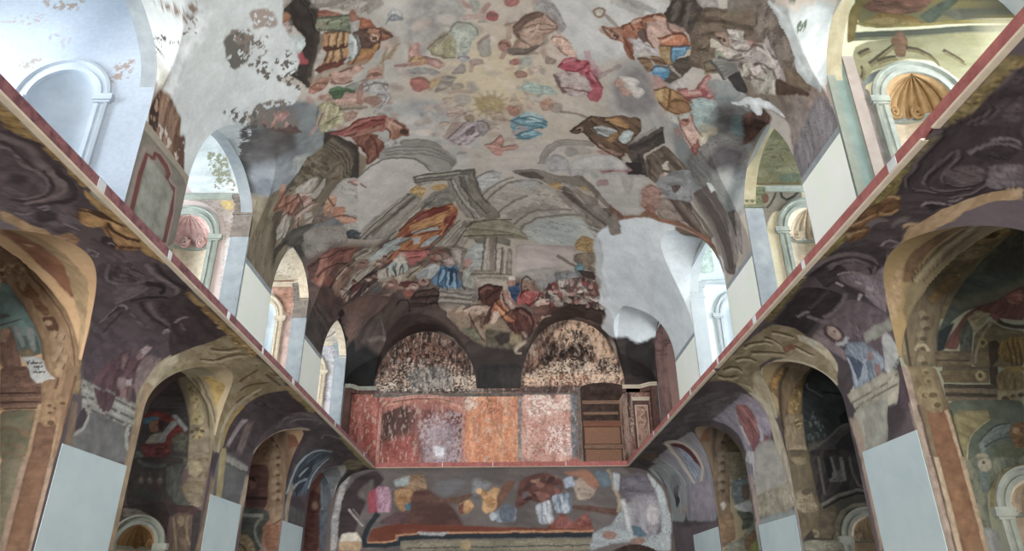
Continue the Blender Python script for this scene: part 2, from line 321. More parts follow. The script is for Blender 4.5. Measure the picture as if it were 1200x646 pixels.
130,70,74,1,1.4,1:-433,-331,15,-2,0,42,-15,-13
168,176,174,1,1.3,1:-442,-384,28,11,13,20,-6,19,-16,6,0,-25,-19,-25
144,134,136,1,1.3,1:-463,-367,18,2,4,15,-9,12,-11,-15
132,134,138,1,1.7,1,160,160,157,15.09,0.28,4:-235,-320,11,-19,13,-6,13,9,-3,18,-16,0,-7,-10
139,142,133,1,3.0,1,155,160,151,10.36,0.53,4:-104,-263,14,-22,26,-3,19,19,1,21,-17,15,2,23,-25,20,-16,-11
128,125,102,1,3.0,1,148,143,121,11.95,1.81,4:-154,-224,26,-30,20,-5,11,18,-1,49,-23,1,-23,-13
119,111,104,1,3.0,0.7:-146,-236,29,-28,9,1,-18,22,-18,15
148,115,110,1,2.3,1,168,140,132,12.79,0.22,4:-192,-238,21,-7,-8,29,15,17,32,16,8,16,-14,7,-44,-34,-19,-10
160,134,105,1,2.4,1:-202,-209,22,-3,17,27,-11,7,-25,-16
144,106,101,0,2.0,0.68:-237,-191,20,3,24,3,17,2,0,-9,-16,-1,-25,-2,-20,-2
150,149,144,1,2.5,1,129,128,126,12.23,0.24,4:-213,-174,28,-2,33,18,19,14,-35,-3,-40,-16
137,79,74,1,2.1,1,158,102,93,14.65,0.26,4:-209,-143,26,5,19,23,-9,13,-23,10,-15,-26
156,137,108,1,3.0,1:-163,-125,25,-5,6,16,-35,19
120,114,107,1,3.5,1,140,133,124,11.59,0.18,4:-130,-134,31,10,-17,29,-42,19,14,-24
134,127,122,1,2.9,1:-94,-153,15,-13,2,30,-29,1
139,139,144,1,2.0,1,160,159,161,17.94,0.10,4:-94,-191,24,-7,5,19,-14,8
127,126,122,1,3.1,0.8:-42,-227,24,-20,5,57,-21,4,-6,-19
145,130,123,1,2.4,1:-65,-174,28,-3,3,15,-25,3
128,110,104,0,1.9,0.68:-41,-224,27,-23,-2,-5,-27,23
140,123,115,0,2.1,0.68:-63,-160,-5,21,6,3,4,-22
147,123,118,1,2.3,1:-69,-343,23,16,-1,8,-20,-13
127,135,130,1,2.6,0.8:-52,-341,16,-3,1,22,-12,6
155,132,126,0,2.1,0.68:-72,-294,15,-4,19,-1,15,2,0,-5,-15,-4,-20,0,-15,2
132,83,81,1,1.7,1:3,-304,-3,7,-7,4,-8,-1,-5,-6,0,-8,5,-5,8,-1,7,3
132,99,96,0,1.7,0.68:-27,-313,13,-18,-4,-3,-13,17
137,95,91,1,2.0,1:44,-341,-3,7,-8,4,-9,-1,-6,-5,0,-7,6,-6,9,-1,8,3
131,121,115,0,1.7,0.68:-39,-286,16,-3,-1,-5,-15,3
129,121,114,1,3.1,0.8:-116,-100,26,-2,6,17,-23,10
145,128,118,0,2.7,0.7:-118,-65,18,-3,19,2,13,8,2,-7,-13,-8,-21,-3,-18,4
127,123,121,1,2.7,1,143,141,139,9.82,0.86,4:79,-325,17,-22,22,6,24,33,12,17,-17,24,-17,-45,-22,-8
128,108,96,1,2.2,1,150,128,114,11.50,1.79,4:39,-273,20,-32,30,-14,13,10,26,11,8,15,-15,14,-18,15,-21,37,-36,17,-11,-9,16,-35,-3,-13
99,83,74,1,2.5,1:39,-273,20,-32,27,-14,12,3,-32,26,-12,21,-1,24,-8,1
160,140,126,1,2.9,0.8,141,120,106,13.76,-0.11,4:55,-265,36,-28,32,8,-18,23,-18,23,-29,7
170,146,132,0,1.8,0.68:100,-311,4,9,8,11,9,5,-8,5,-22,7,1,6,23,-6,12,-13,-11,-11,-7,-9,-3,-8
147,123,112,0,1.8,0.68:22,-276,3,37,7,0,-1,-38
136,107,99,1,2.3,1:32,-220,-3,11,-8,6,-9,-1,-6,-9,0,-12,6,-8,9,-3,8,6
100,92,85,1,2.7,1:29,-213,40,2,26,-16,-16,24,-43,15,-10,-11
126,100,92,0,2.0,0.68:15,-201,-5,22,4,2,8,-20
115,100,91,0,1.1,0.68:18,-276,26,-11,-1,-3,-26,10
162,138,126,1,1.9,1,181,156,142,14.66,-0.20,4:121,-252,22,-18,15,15,24,39,3,22,-22,-9,-22,-22,-17,-10
119,104,96,0,2.0,0.68:69,-197,27,-2,0,-3,-27,-5
137,102,96,1,2.0,1:58,-168,-3,6,-8,4,-9,-1,-6,-5,0,-6,6,-5,9,-2,8,3
134,108,98,1,2.1,1:70,-128,-3,7,-8,5,-10,-1,-6,-5,-1,-7,7,-6,9,-2,9,3
136,143,137,1,2.8,0.7:56,-182,24,-3,-3,20,-27,26,7,-24
169,153,143,1,2.5,1:81,-151,20,-17,-2,20,-13,16
129,116,107,1,2.0,1:117,-194,21,10,-6,11,-14,-2
140,73,82,1,2.0,1,160,99,104,11.19,0.47,4:146,-166,12,-26,20,-7,14,8,20,-6,13,40,-18,26,-11,-27,-28,2
139,74,82,1,2.1,1,124,64,72,13.12,1.31,4:210,-162,25,-18,13,36,10,22,-14,25,-11,4,-13,-42
152,119,123,0,2.4,0.68:200,-227,4,13,8,16,10,17,11,14,7,7,8,-16,-7,-6,-11,-10,-11,-15,-7,-14,-4,-10
135,122,118,1,2.6,1,152,139,135,10.62,0.90,4:135,-139,27,-11,43,9,19,5,2,45,-44,-1,-19,-6
94,80,77,1,2.1,1:134,-141,15,9,21,27,-7,7,-11,-3
125,112,111,0,2.4,0.68:243,-146,13,-21,18,-25,13,-16,-3,-5,-14,14,-19,23,-15,19
130,148,144,1,4.4,0.85,149,164,159,8.66,-0.14,4:51,-77,31,-24,48,9,16,18,-36,12,-30,-7
168,152,134,1,3.7,0.7:36,-49,49,13,-11,24,-37,-3
136,74,81,1,2.2,1,153,95,101,14.25,-0.35,4:223,-110,26,-20,8,8,-4,50,-14,3,-17,-14
147,133,130,1,2.6,1,165,153,149,11.48,-0.27,4:148,-132,63,-16,19,36,-18,38,-21,6,-24,-16
103,88,83,1,2.2,1:145,-132,9,30,20,19,-10,5,-14,-29
148,120,105,1,2.8,1,166,139,125,15.37,-0.18,4:108,-22,17,-28,15,5,2,34,-21,16
129,116,108,1,3.7,0.7:166,-22,-3,14,-9,9,-12,0,-8,-9,-1,-13,7,-12,11,-4,10,4
118,147,155,1,2.5,1,89,118,129,10.05,0.16,4:37,45,34,-27,35,8,24,20,-6,26,-39,12,36,21,-47,32,-29,-23,-8,-32
73,100,111,0,2.5,0.68:36,54,15,10,31,10,34,3,0,-7,-33,-2,-31,-10,-14,-10
161,139,132,0,2.5,0.68:39,111,38,-26,-1,-6,-40,19
148,169,172,1,3.4,1:75,12,39,18,-3,19,-31,-2
149,127,114,1,3.3,1:61,4,-3,11,-11,6,-11,-1,-8,-9,0,-10,8,-9,11,-2,10,4
153,126,116,1,3.1,1:53,166,-3,10,-6,5,-8,-1,-5,-8,0,-10,5,-8,7,-2,7,5
153,138,105,1,6.6,0.75,128,114,87,15.25,1.02,4:-50,-39,33,-9,30,23,-4,40,-35,12,-22,-25
145,129,98,0,2.8,0.55:-6,-10,38,-4,0,-1,-38,-3
145,129,98,0,2.8,0.55:-8,-5,35,16,0,-2,-33,-21
145,129,98,0,2.9,0.55:-12,-1,25,32,0,-2,-22,-36
145,129,98,0,2.9,0.55:-18,-1,10,42,1,0,-6,-44
145,129,98,0,2.9,0.55:-23,-3,-7,43,1,1,11,-42
145,129,98,0,2.9,0.55:-26,-8,-24,35,1,2,26,-30
145,129,98,0,2.8,0.55:-28,-13,-34,19,0,2,35,-13
145,129,98,0,2.8,0.55:-29,-19,-37,1,0,1,37,6
145,129,98,0,2.8,0.55:-26,-24,-34,-17,0,1,32,24
145,129,98,0,2.7,0.55:-22,-27,-24,-31,-1,1,21,36
145,129,98,0,2.7,0.55:-17,-28,-9,-39,-1,1,5,40
145,129,98,0,2.7,0.55:-12,-25,7,-41,-1,0,-11,38
145,129,98,0,2.7,0.55:-8,-21,22,-34,-1,-2,-25,30
145,129,98,0,2.8,0.55:-6,-16,33,-21,-1,-2,-34,16
145,131,124,1,3.8,1,169,153,143,13.12,0.16,4:-135,-4,42,1,10,25,-43,11
162,145,134,0,2.8,0.68:-152,-19,19,-1,20,-14,10,-20,-3,-4,-11,17,-18,11,-17,-2
132,132,134,1,5.5,0.6:-69,-35,-5,11,-11,5,-13,-4,-7,-10,1,-12,8,-8,13,-1,10,7
161,151,152,1,3.0,1,135,124,126,10.96,2.29,4:-140,113,43,-50,40,-20,5,70,-29,36,-29,2,-26,-31
109,98,99,1,2.5,1:-87,96,21,-23,3,26,-21,14
122,117,115,1,3.0,1,142,136,135,12.53,0.06,4:-54,49,24,-4,3,44,-17,31,-9,-20
134,118,109,1,3.5,0.8:-143,99,19,-47,31,5,-26,40
131,115,103,1,3.9,0.8,155,139,124,12.91,0.00,4:-33,3,46,24,7,25,-31,0
130,115,98,1,3.4,1:-63,39,-4,11,-8,4,-8,-3,-6,-9,1,-11,6,-8,9,-1,7,7
142,107,99,1,2.6,1,165,132,121,11.92,-0.01,4:-41,160,29,-6,20,-39,10,26,-10,27,40,-2,-12,14,-20,8,-9,27,-20,-13
138,108,97,1,3.3,1:54,21,-7,6,-10,-2,-10,-11,-3,-13,3,-9,9,-2,11,7,7,12
143,109,103,1,3.4,0.5:-208,-138,18,-5,26,22,-6,19,-26,9,-13,-14
121,118,113,1,2.6,1:-265,86,47,11,38,25,19,32,-6,5,-42,-32,-58,-26
129,126,122,1,2.6,1,142,139,134,7.26,0.76,4:-268,104,58,26,59,40,26,40,1,28,-16,29,-46,-12,-10,-36,-39,-41,-39,-20
163,161,158,1,2.7,1:-274,158,43,22,31,38,10,35,-91,-34
72,65,60,0,1.2,1,56,51,47,13.57,1.81,4:340,-377,4,-43,42,-23,23,9,-8,65,-24,-1,-18,2
41,38,35,0,1.2,0.68:340,-419,4,36,3,0,-5,-37
95,89,83,0,1.2,0.68:352,-422,6,42,3,-1,-6,-42
41,38,35,0,1.2,0.68:364,-426,7,48,3,-1,-7,-48
95,89,83,0,1.2,0.68:376,-430,9,54,3,-1,-9,-54
134,129,122,0,3.1,0.5:235,-370,67,7,1,-10,-65,-13
115,113,110,0,2.5,0.6:255,-381,65,4,1,-6,-65,-4
138,134,129,1,1.7,1:386,-443,33,-22,8,15,-18,16
83,73,63,0,1.7,1,99,88,76,16.82,-0.03,4:402,-366,7,-68,19,-14,57,122,-22,19,-25,10,-10,-28
65,58,52,0,1.5,1,79,73,66,13.39,-0.61,4:390,-272,34,-45,14,20,-21,77,-27,6
161,155,142,0,0.7,0.68:393,-266,31,13,1,-4,-31,-12
112,102,86,0,1.3,1:423,-372,21,-20,13,28,-22,22
78,68,55,0,1.3,1:428,-370,15,-16,9,20,-16,17
112,102,86,0,1.3,1:433,-368,9,-11,5,11,-10,12
112,102,86,0,1.4,1:455,-328,22,-24,13,30,-22,26
78,68,55,0,1.4,1:460,-326,16,-18,9,21,-16,19
112,102,86,0,1.4,1:465,-324,9,-13,6,12,-10,14
112,102,86,0,1.2,1:428,-440,20,-18,12,23,-20,20
78,68,55,0,1.2,1:433,-438,14,-15,8,17,-14,15
112,102,86,0,1.2,1:437,-437,9,-10,5,9,-9,11
124,86,70,1,1.4,1,149,111,92,13.16,0.85,4:226,-308,18,-4,24,-7,23,-34,45,-29,19,13,12,24,-20,19,-29,-10,-15,31,-8,33,19,23,-9,4,-26,-37,-23,-2,-21,-7
163,141,132,1,1.7,1,147,125,115,12.45,-0.07,4:314,-349,26,-20,19,1,29,-1,-5,15,-31,25,2,29,-11,6,-18,-17
140,89,65,1,1.3,1,158,112,90,14.85,1.39,4:347,-326,28,-33,19,-2,18,17,-26,17,-28,16
126,106,81,1,1.4,1,148,129,101,17.43,-0.54,4:352,-308,26,-14,17,42,-8,9,-22,-4
128,108,85,1,1.9,1,100,82,65,16.58,-0.51,4:320,-252,29,-19,34,-2,-23,42,-11,11
141,137,139,1,1.8,1,163,159,159,15.45,-0.45,4:289,-299,20,4,34,1,12,6,-7,13,-22,-6,-14,24,-12,-21
87,74,71,1,2.1,1:300,-320,14,-18,12,31,-8,8
75,108,131,1,1.4,1,97,129,148,15.98,1.65,4:378,-322,34,-18,4,11,-21,49
78,115,140,1,1.5,1,105,140,160,16.25,-0.55,4:357,-229,2,-18,31,-16,6,25,-6,24,-24,-6
146,121,109,1,1.8,1:270,-294,-3,7,-7,3,-8,-2,-5,-7,1,-7,6,-6,7,0,7,4
156,135,119,1,1.7,1:241,-305,-1,6,-4,4,-6,1,-4,-4,-1,-5,3,-6,5,-3,5,2
122,82,68,1,1.5,1:278,-290,18,9,18,34,-9,2,-19,-23
164,160,156,0,1.5,1:311,-261,11,-23,5,11,-10,23
161,154,146,0,1.1,0.68:320,-280,35,34,1,-3,-34,-34
115,99,87,0,1.0,0.68:263,-318,-36,-21,-1,3,36,21
127,108,90,1,1.0,1:223,-339,-3,6,-7,3,-8,-2,-4,-7,1,-7,5,-4,8,0,6,4
165,162,156,1,1.0,1:217,-340,-1,3,-4,1,-3,-1,-2,-3,0,-3,3,-2,3,0,3,2
168,153,136,1,1.0,1:429,-332,0,5,-2,5,-5,2,-4,-2,-2,-4,2,-6,4,-4,4,0
148,123,113,1,2.1,1:311,-163,-1,10,-7,9,-9,2,-8,-4,-1,-10,4,-10,9,-5,9,1
170,166,160,1,1.6,1:291,-176,23,-9,23,4,-12,32,-14,-14
148,123,113,1,2.1,1:331,-141,-2,11,-7,9,-9,3,-8,-5,-2,-10,5,-10,9,-6,9,1
170,166,160,1,1.7,1:309,-154,24,-9,23,3,-11,33,-15,-14
152,117,112,1,2.8,1:366,-209,11,-12,27,18,-4,13,-21,3
144,127,120,1,5.8,0.5:353,-217,25,10,26,4,18,80,-10,19,-19,-44,-12,-3
144,118,83,1,1.7,1,124,98,70,11.98,0.32,4:379,-171,16,-24,28,-6,30,9,18,-4,4,24,-25,33,-29,11,-22,-12
124,96,71,1,2.1,1:477,-180,-4,17,-14,16,-19,5,-13,-7,-2,-15,10,-16,17,-11,17,0
98,75,55,0,1.3,0.68:414,-192,11,55,2,-1,-11,-55
161,137,103,1,2.5,1:382,-170,14,-23,5,46,-12,-9
144,101,97,1,1.6,1,167,128,121,16.08,-0.72,4:428,-210,18,-16,7,12,14,-27,8,-57,7,-1,2,33,24,-8,-4,20,-15,20,-31,33,-18,3
137,78,81,1,1.6,1:454,-201,56,-49,-1,7,-56,52
128,74,79,1,1.6,1:476,-248,12,-7,-2,24
164,160,155,1,2.3,0.8:409,-212,18,-37,17,-4,0,21,-19,24
126,140,138,1,3.4,1,143,155,152,9.95,-0.79,4:468,-205,41,-38,10,6,-4,50,8,46,-18,24,-15,-34
109,118,119,1,5.2,0.7:482,-280,40,-40,32,0,-13,40,-34,31
155,128,119,1,1.8,1,175,150,138,13.80,-0.78,4:454,-130,29,-31,15,33,15,9,15,4,3,36,0,46,-27,-18,-19,-34,-18,-14
125,86,80,1,1.9,1:515,-43,7,-34,4,-42,6,12,-1,74
138,103,91,1,1.8,1:482,-134,0,10,-3,9,-7,4,-6,-4,-2,-9,2,-10,5,-6,6,0
164,164,157,1,1.8,1:436,-116,15,-12,8,23,-16,1
164,162,152,1,1.7,1:452,-129,24,-29,0,14,-11,16
181,173,155,1,2.3,1:521,-121,15,-13,8,27,-10,24
129,107,100,1,2.3,1:455,-90,17,10,9,24,-16,-11
146,136,116,1,4.8,0.6:551,-151,0,13,-8,9,-13,7,-11,-1,-4,-12,5,-17,11,-14,12,2
82,72,62,0,1.6,1,101,89,77,13.35,-0.30,4:405,-372,2,-64,43,-27,40,-27,16,25,-12,39,-51,35,-10,40,20,48,-16,7
100,89,76,0,1.4,1:449,-460,38,-35,14,22,-39,25
68,60,50,0,1.5,0.68:448,-430,20,-11,23,-14,15,-10,-1,-3,-15,9,-23,14,-21,11
107,101,94,1,2.1,1:439,-478,53,-45,1,6,-7,20,-38,36
65,56,46,0,1.3,0.68:431,-347,24,-10,-1,-3,-23,10
112,101,87,0,1.3,0.68:428,-364,27,-14,-1,-3,-27,14
65,56,46,0,1.3,0.68:424,-380,30,-18,-1,-2,-29,17
112,101,87,0,1.2,0.68:421,-396,33,-21,-1,-2,-33,21
65,56,46,0,1.2,0.68:418,-411,35,-24,-1,-3,-35,25
112,101,87,0,1.2,0.68:415,-425,38,-28,-2,-2,-38,27
81,73,67,1,1.4,1,111,102,94,11.77,1.45,4:486,-497,5,-22,10,-9,32,19,29,7,33,8,17,8,-13,17,-40,4,-31,0,-14,11
158,151,145,1,1.3,1,134,126,121,13.30,1.62,4:487,-394,10,-27,20,-16,19,-17,-3,-20,19,10,37,11,20,13,-12,20,-25,-4,-32,13,-21,29,-17,3
158,147,138,1,1.3,1,176,167,158,16.87,-0.77,4:480,-358,-10,-13,17,-23,22,8,11,-7,-13,18,-19,19
128,133,117,1,1.3,1:470,-363,6,-9,12,9,-11,12
132,114,103,1,1.3,1:451,-397,13,-14,13,5,5,16,-12,6,-13,-2
172,166,153,1,1.0,1:449,-381,11,-3,10,2,-12,12
177,173,167,1,0.9,1,145,140,133,32.85,1.07,4:466,-423,21,-19,10,21,-13,8
141,101,96,0,1.5,0.68:509,-428,15,-7,-2,-8,-14,7
124,123,118,0,1.0,1:466,-340,44,-38,14,13,-14,48
82,80,77,0,0.7,1:468,-341,41,23,-2,4,-41,-24
90,89,85,0,0.7,0.68:479,-340,34,-31,0,-1,-35,30
90,89,85,0,0.7,0.68:485,-336,31,-32,-1,-2,-31,33
90,89,85,0,0.7,0.68:491,-332,28,-34,-1,-1,-27,34
90,89,85,0,0.7,0.68:498,-327,23,-36,-1,-1,-23,35
90,89,85,0,0.7,0.68:504,-323,20,-37,-1,-1,-19,37
51,50,48,1,1.4,1:516,-328,14,-34,32,22,2,11,-19,10
135,130,117,1,1.3,1,159,155,142,21.34,-0.86,4:527,-368,8,-32,8,0,3,39,-8,0
159,147,140,1,1.7,1,177,166,161,18.92,-0.92,4:543,-387,15,-33,13,7,0,25,-13,12
123,118,110,1,1.7,1,146,141,131,16.45,1.17,4:560,-379,9,-50,28,9,13,24,-27,41,-18,-9
68,55,47,1,2.0,1:595,-417,18,-24,43,-46,-46,91
101,89,75,1,1.6,1:595,-457,20,-25,29,-15,7,6,-38,50
161,166,165,1,0.5,1,174,178,176,10.34,0.09,4:496,-526,21,5,22,9,43,14,26,14,29,-9,10,-11,16,-17,-5,-3,-77,-24
84,92,81,3,0.5,1,38.17,0.6:562,-529,6,-1,7,4,-5,1
84,92,81,1,0.5,1:526,-549,6,0,2,2,-5,0
183,187,187,1,1.1,1:545,-272,19,-30,12,-25,24,-26,33,-23,20,-9,-19,17,-26,27,3,19,-7,12,-18,0,-19,14
106,106,104,3,1.1,1,16.45,0.5:568,-294,22,-24,0,23,-16,4
75,68,64,0,2.1,1,57,52,49,8.10,2.05,4:350,74,80,-137,14,53,-45,87,28,83,-7,12,-37,19,-23,-7,7,-52
123,116,109,0,1.5,0.68:350,78,65,-126,-4,-4,-65,124
44,41,39,0,2.0,0.68:358,96,78,-141,-3,-4,-78,140
44,41,39,0,2.1,0.68:387,85,20,90,5,-4,-21,-90
43,39,39,1,2.7,1:371,199,-11,-15,3,-43,32,-21,16,52,-19,20
82,73,65,0,2.1,1,100,90,80,9.68,0.63,4:410,82,40,-81,78,32,-15,51,-56,88,-30,-12
57,50,44,0,3.0,0.68:453,57,52,9,3,-20,-51,-9
57,50,45,0,2.1,0.68:418,90,15,65,4,-3,-15,-65
152,140,130,1,2.1,1,178,154,143,11.75,-0.76,4:464,137,8,-28,31,-7,14,22,-16,37,-23,0
94,66,59,0,2.7,0.68:472,164,32,-1,2,-11,-33,2
170,165,154,1,1.5,1:459,85,9,-29,2,19,9,10,-13,12
107,108,107,1,3.2,1,131,131,131,6.20,-0.80,4:457,172,37,-90,32,-39,17,9,26,103,-23,35,-26,20,-35,-4
144,144,143,1,4.4,0.8:513,150,13,-28,17,33,-8,31,-17,-12
83,71,67,1,2.7,1:499,149,22,-29,-4,48
84,73,67,1,2.3,1,69,60,55,8.84,0.75,4:502,220,69,-59,17,76,-22,26
100,88,80,1,2.4,1,80,69,62,12.15,0.56,4:489,219,61,-40,87,45,24,-4,39,86,19,27,-64,-88,-46,9,-59,1
65,55,51,0,2.9,0.68:505,224,40,23,48,16,31,2,6,-22,-32,0,-48,-14,-40,-21
58,50,46,0,2.3,0.68:562,178,31,13,39,15,29,11,5,-18,-29,-8,-40,-14,-32,-11
115,105,96,0,2.3,0.68:536,198,38,21,46,16,30,5,4,-13,-30,-4,-46,-15,-39,-20
99,92,88,1,2.3,1,86,79,76,10.69,0.47,4:565,117,32,-70,75,19,83,65,36,49,-31,67,-45,-35,-54,-32,-57,-36
66,59,56,0,4.6,0.68:575,106,43,21,44,21,29,20,35,26,33,21,21,-55,-36,-12,-38,-20,-32,-16,-46,-16,-44,-18
113,106,100,0,3.5,0.68:569,139,39,25,42,25,30,19,33,30,24,41,21,-53,-30,-22,-36,-24,-34,-15,-43,-20,-41,-21
85,77,72,1,3.3,0.8:582,66,21,-34,72,28,42,48,-18,9,-33,-33
127,119,112,1,2.4,1,111,103,99,11.79,0.71,4:677,65,69,34,33,33,-7,42,-45,-44
70,64,59,1,2.8,1:679,53,16,-38,42,68
132,124,121,1,2.9,1,118,111,107,12.33,1.05,4:699,24,12,-17,71,79,-25,15
182,185,183,0,1.0,1:592,31,7,-9,18,5,-4,21,-12,-6
107,77,63,1,2.9,1,129,92,74,6.94,-0.63,4:373,397,45,-30,24,-78,37,28,42,-24,44,-16,56,-23,31,-20,41,0,38,76,-18,34,-54,-21,-25,-64,-53,21,-48,27,-90,71,-68,40
116,96,75,1,2.3,1:431,357,50,-26,-3,17,-40,30
133,121,112,1,3.4,1,116,104,96,9.78,-0.78,4:470,251,27,-40,71,55,-38,25,-45,29
142,118,108,1,2.8,1,124,95,86,17.87,-0.68,4:413,244,21,-51,45,-2,2,72,-17,52,-26,-23,-16,27,-8,-9
147,143,138,1,2.7,1,159,154,149,4.55,-0.53,4:203,249,33,-74,48,-27,54,-10,23,18,10,43,48,-33,17,23,-20,45,5,84,19,0,-10,38,-58,40,-67,-51,-58,-83,-39,7
151,147,144,1,4.3,1:203,249,33,-74,15,22,-4,65,-39,7
150,124,121,1,2.7,1,126,94,92,13.39,-0.51,4:288,188,26,-33,37,-14,29,24,-15,23,-41,17,-24,20
128,98,96,1,3.9,0.7:287,281,28,-28,6,18,-29,22
134,141,129,1,3.8,0.7:271,238,17,-1,2,28,-14,-8
136,132,125,1,6.6,0.6:355,216,33,-21,-7,92
72,59,50,1,2.0,1,97,79,65,10.12,0.39,4:199,73,10,-28,21,-26,16,-30,26,-4,51,-27,44,-16,10,50,-25,73,22,67,-25,2,-28,-19,-41,0,-27,-22,-19,-31
141,144,143,1,2.0,1,105,106,105,12.75,-0.18,4:255,35,29,-19,33,4,10,13,-29,28,-24,-2
124,95,66,1,1.9,1,144,116,84,13.19,-0.48,4:281,-13,35,-22,27,22,0,19,-30,-9
124,99,72,1,2.5,1:291,70,21,-29,13,-19,-4,27,-13,26
159,165,163,1,2.0,1:329,51,11,-37,22,-10,-8,47,-11,12
109,88,80,1,2.6,1,137,114,102,16.24,-0.47,4:273,92,22,16,25,1,25,0,-22,19,-43,-13
149,144,135,1,1.6,1:349,134,8,-32,17,30
77,64,54,1,1.5,1:201,70,10,-23,21,-4,-9,26,-16,8
138,119,109,1,2.0,1:213,50,15,-8,1,15
99,89,79,0,1.4,0.68:162,0,16,-1,31,1,30,1,0,-6,-30,0,-31,-1,-16,0
138,108,98,1,3.1,0.8:277,130,36,-17,18,11,-31,22
106,101,96,0,1.6,0.68:118,240,2,-33,8,-35,15,-26,22,-20,27,-13,36,-9,34,-3,0,-3,-34,3,-36,8,-28,14,-22,20,-15,27,-9,36,-2,34
106,101,96,0,1.6,0.68:126,239,1,-30,9,-33,15,-25,19,-18,24,-11,35,-8,34,-5,-1,-3,-33,5,-35,8,-24,11,-20,18,-16,26,-9,34,-1,31
106,101,96,0,1.6,0.68:132,238,2,-28,9,-30,15,-25,18,-16,20,-8,33,-8,34,-7,0,-3,-34,7,-33,8,-21,8,-18,17,-16,25,-9,31,-2,29
146,143,142,1,4.3,1:134,223,27,-40,34,18,11,46,-58,20
128,123,117,1,4.2,0.8:220,159,-3,14,-10,9,-11,2,-8,-9,0,-13,6,-12,11,-6,10,4
136,131,125,1,4.2,0.6:188,142,35,-18,43,17,-35,28
157,154,151,1,2.1,1:202,252,14,-51,51,-47,56,-20,36,14,12,25
98,86,77,1,24.2,1,76,64,61,3.30,2.44,4:-629,453,105,-21,135,111,166,-44,100,186,49,158,-112,16,-111,43,-124,66,-123,0,-64,-185,-53,-166
68,57,53,1,17.3,1,56,48,46,2.89,0.09,4:-638,505,179,226,139,68,129,176,110,49,178,4,79,-71,105,-66,75,12,-9,52,-187,113,-121,41,-125,-2,-111,-89,-243,43,-113,-59,-68,-166,-53,-201
0,0,0,4,3.1,0.9,130,0.106,2.44,0.45,134,121,108,151,140,129,96,76,68,53,45,43,112,88,79,139,146,142,81,65,60,145,127,112,75,73,72,116,105,88:-602,554,100,-57,139,83,187,95,34,148,-124,-8,-136,-50,-106,65,-85,-139
118,107,97,1,13.6,1,94,84,74,3.68,0.01,4:-129,824,165,21,138,58,-25,67,-141,56,-116,-53,-53,-69
83,72,67,1,18.5,1,102,90,84,4.05,0.11,4:36,788,135,-43,137,-2,38,117,-64,75,-135,-3,-111,-32
158,153,147,1,2.7,1,168,164,158,3.06,0.86,4:-402,179,59,-46,63,23,55,33,29,58,-1,21,-52,10,-4,49,-102,50,-81,55
130,127,122,1,2.6,1,141,138,133,6.32,0.79,4:-313,96,71,19,78,38,37,63,-10,33,-51,15,-7,-24,-30,-51,-55,-33,-60,-21
103,99,96,0,1.6,0.68:-314,104,43,10,46,16,34,20,36,35,27,39,1,-2,-27,-40,-36,-35,-35,-20,-46,-16,-43,-11
103,99,96,0,1.6,0.68:-316,116,43,12,46,17,35,20,36,33,28,36,1,-3,-28,-36,-36,-33,-35,-20,-47,-17,-43,-12
103,99,96,0,1.6,0.68:-318,129,43,14,47,18,35,19,36,31,28,33,1,-3,-28,-33,-36,-32,-36,-19,-46,-18,-43,-14
104,101,95,0,2.2,1,121,117,109,9.08,3.11,4:-248,264,42,1,135,9,4,36,-48,8,-25,-6,-42,-7,-53,7,-13,-19
76,73,68,0,2.7,0.68:-245,281,41,6,45,4,36,1,32,-2,21,-4,-1,-10,-21,4,-31,2,-36,-1,-45,-4,-41,-6
89,85,80,0,1.6,1:-206,269,29,9,0,14,-30,-9
154,149,139,0,2.2,0.68:-225,309,85,3,0,-7,-86,-4
146,121,85,1,2.2,1,170,146,104,12.82,0.38,4:-266,328,23,-19,24,31,-15,31,-21,-16
152,124,90,1,2.2,1,173,146,104,12.83,0.27,4:-201,332,26,-7,25,14,-5,20,-30,-8
126,120,113,1,2.3,1,142,136,128,6.76,2.39,4:-439,464,22,-25,98,-70,52,-34,37,45,-68,80,-35,41,-15,24
81,74,67,0,2.3,0.68:-391,483,43,-34,55,-46,40,-34,-5,-13,-40,35,-54,48,-42,35
104,98,91,0,2.8,0.68:-417,449,49,-33,58,-43,39,-29,-2,-7,-40,29,-58,43,-48,33
146,141,133,1,2.3,1,131,125,118,8.79,2.31,4:-328,503,97,-109,46,-43,-11,48,-47,49,-58,62,-34,23,-13,-8
88,82,74,0,2.3,0.68:-236,433,60,-69,-2,-6,-62,65
117,110,96,0,4.6,0.7:-388,473,64,-49,-6,-16,-64,48
120,117,109,1,4.5,1,104,101,94,8.87,0.27,4:-227,396,77,-50,15,55,-10,27,-71,8
136,131,123,1,2.3,1,118,114,107,8.86,1.22,4:-148,310,34,-14,43,7,10,95,21,46,-1,59,-31,18,-31,-11,-24,-78,-16,-55
157,152,143,0,1.7,0.68:-142,320,11,55,22,75,22,56,3,-2,-22,-56,-22,-75,-11,-54
91,87,81,0,1.7,0.68:-130,317,11,55,22,70,21,51,3,-3,-22,-50,-21,-70,-12,-55
157,152,143,0,1.7,0.68:-119,313,12,55,22,67,20,45,3,-3,-21,-45,-22,-66,-11,-54
91,87,81,0,1.7,0.68:-108,310,13,54,21,63,20,39,2,-3,-19,-39,-22,-62,-12,-54
88,85,79,0,5.6,0.7:-117,307,8,41,27,72,34,65,6,-10,-32,-65,-24,-70,-5,-39
118,70,55,1,2.8,1,153,109,75,7.98,2.39,4:-312,507,59,-68,48,4,63,-12,16,33,-10,57,-20,53,-24,50,-36,-4,-55,7,-47,6,-48,8,31,-52
101,51,45,1,3.4,1:-223,458,23,-21,53,8,-28,22,-40,9
149,110,79,1,2.8,1,172,137,97,10.97,2.61,4:-275,510,55,-21,63,-10,17,26,-37,20,-49,-2,-42,20
126,75,70,1,3.4,1:-264,464,28,-25,17,21,-5,20,-27,4
116,65,61,1,3.4,1:-162,492,31,0,-24,75,-19,17
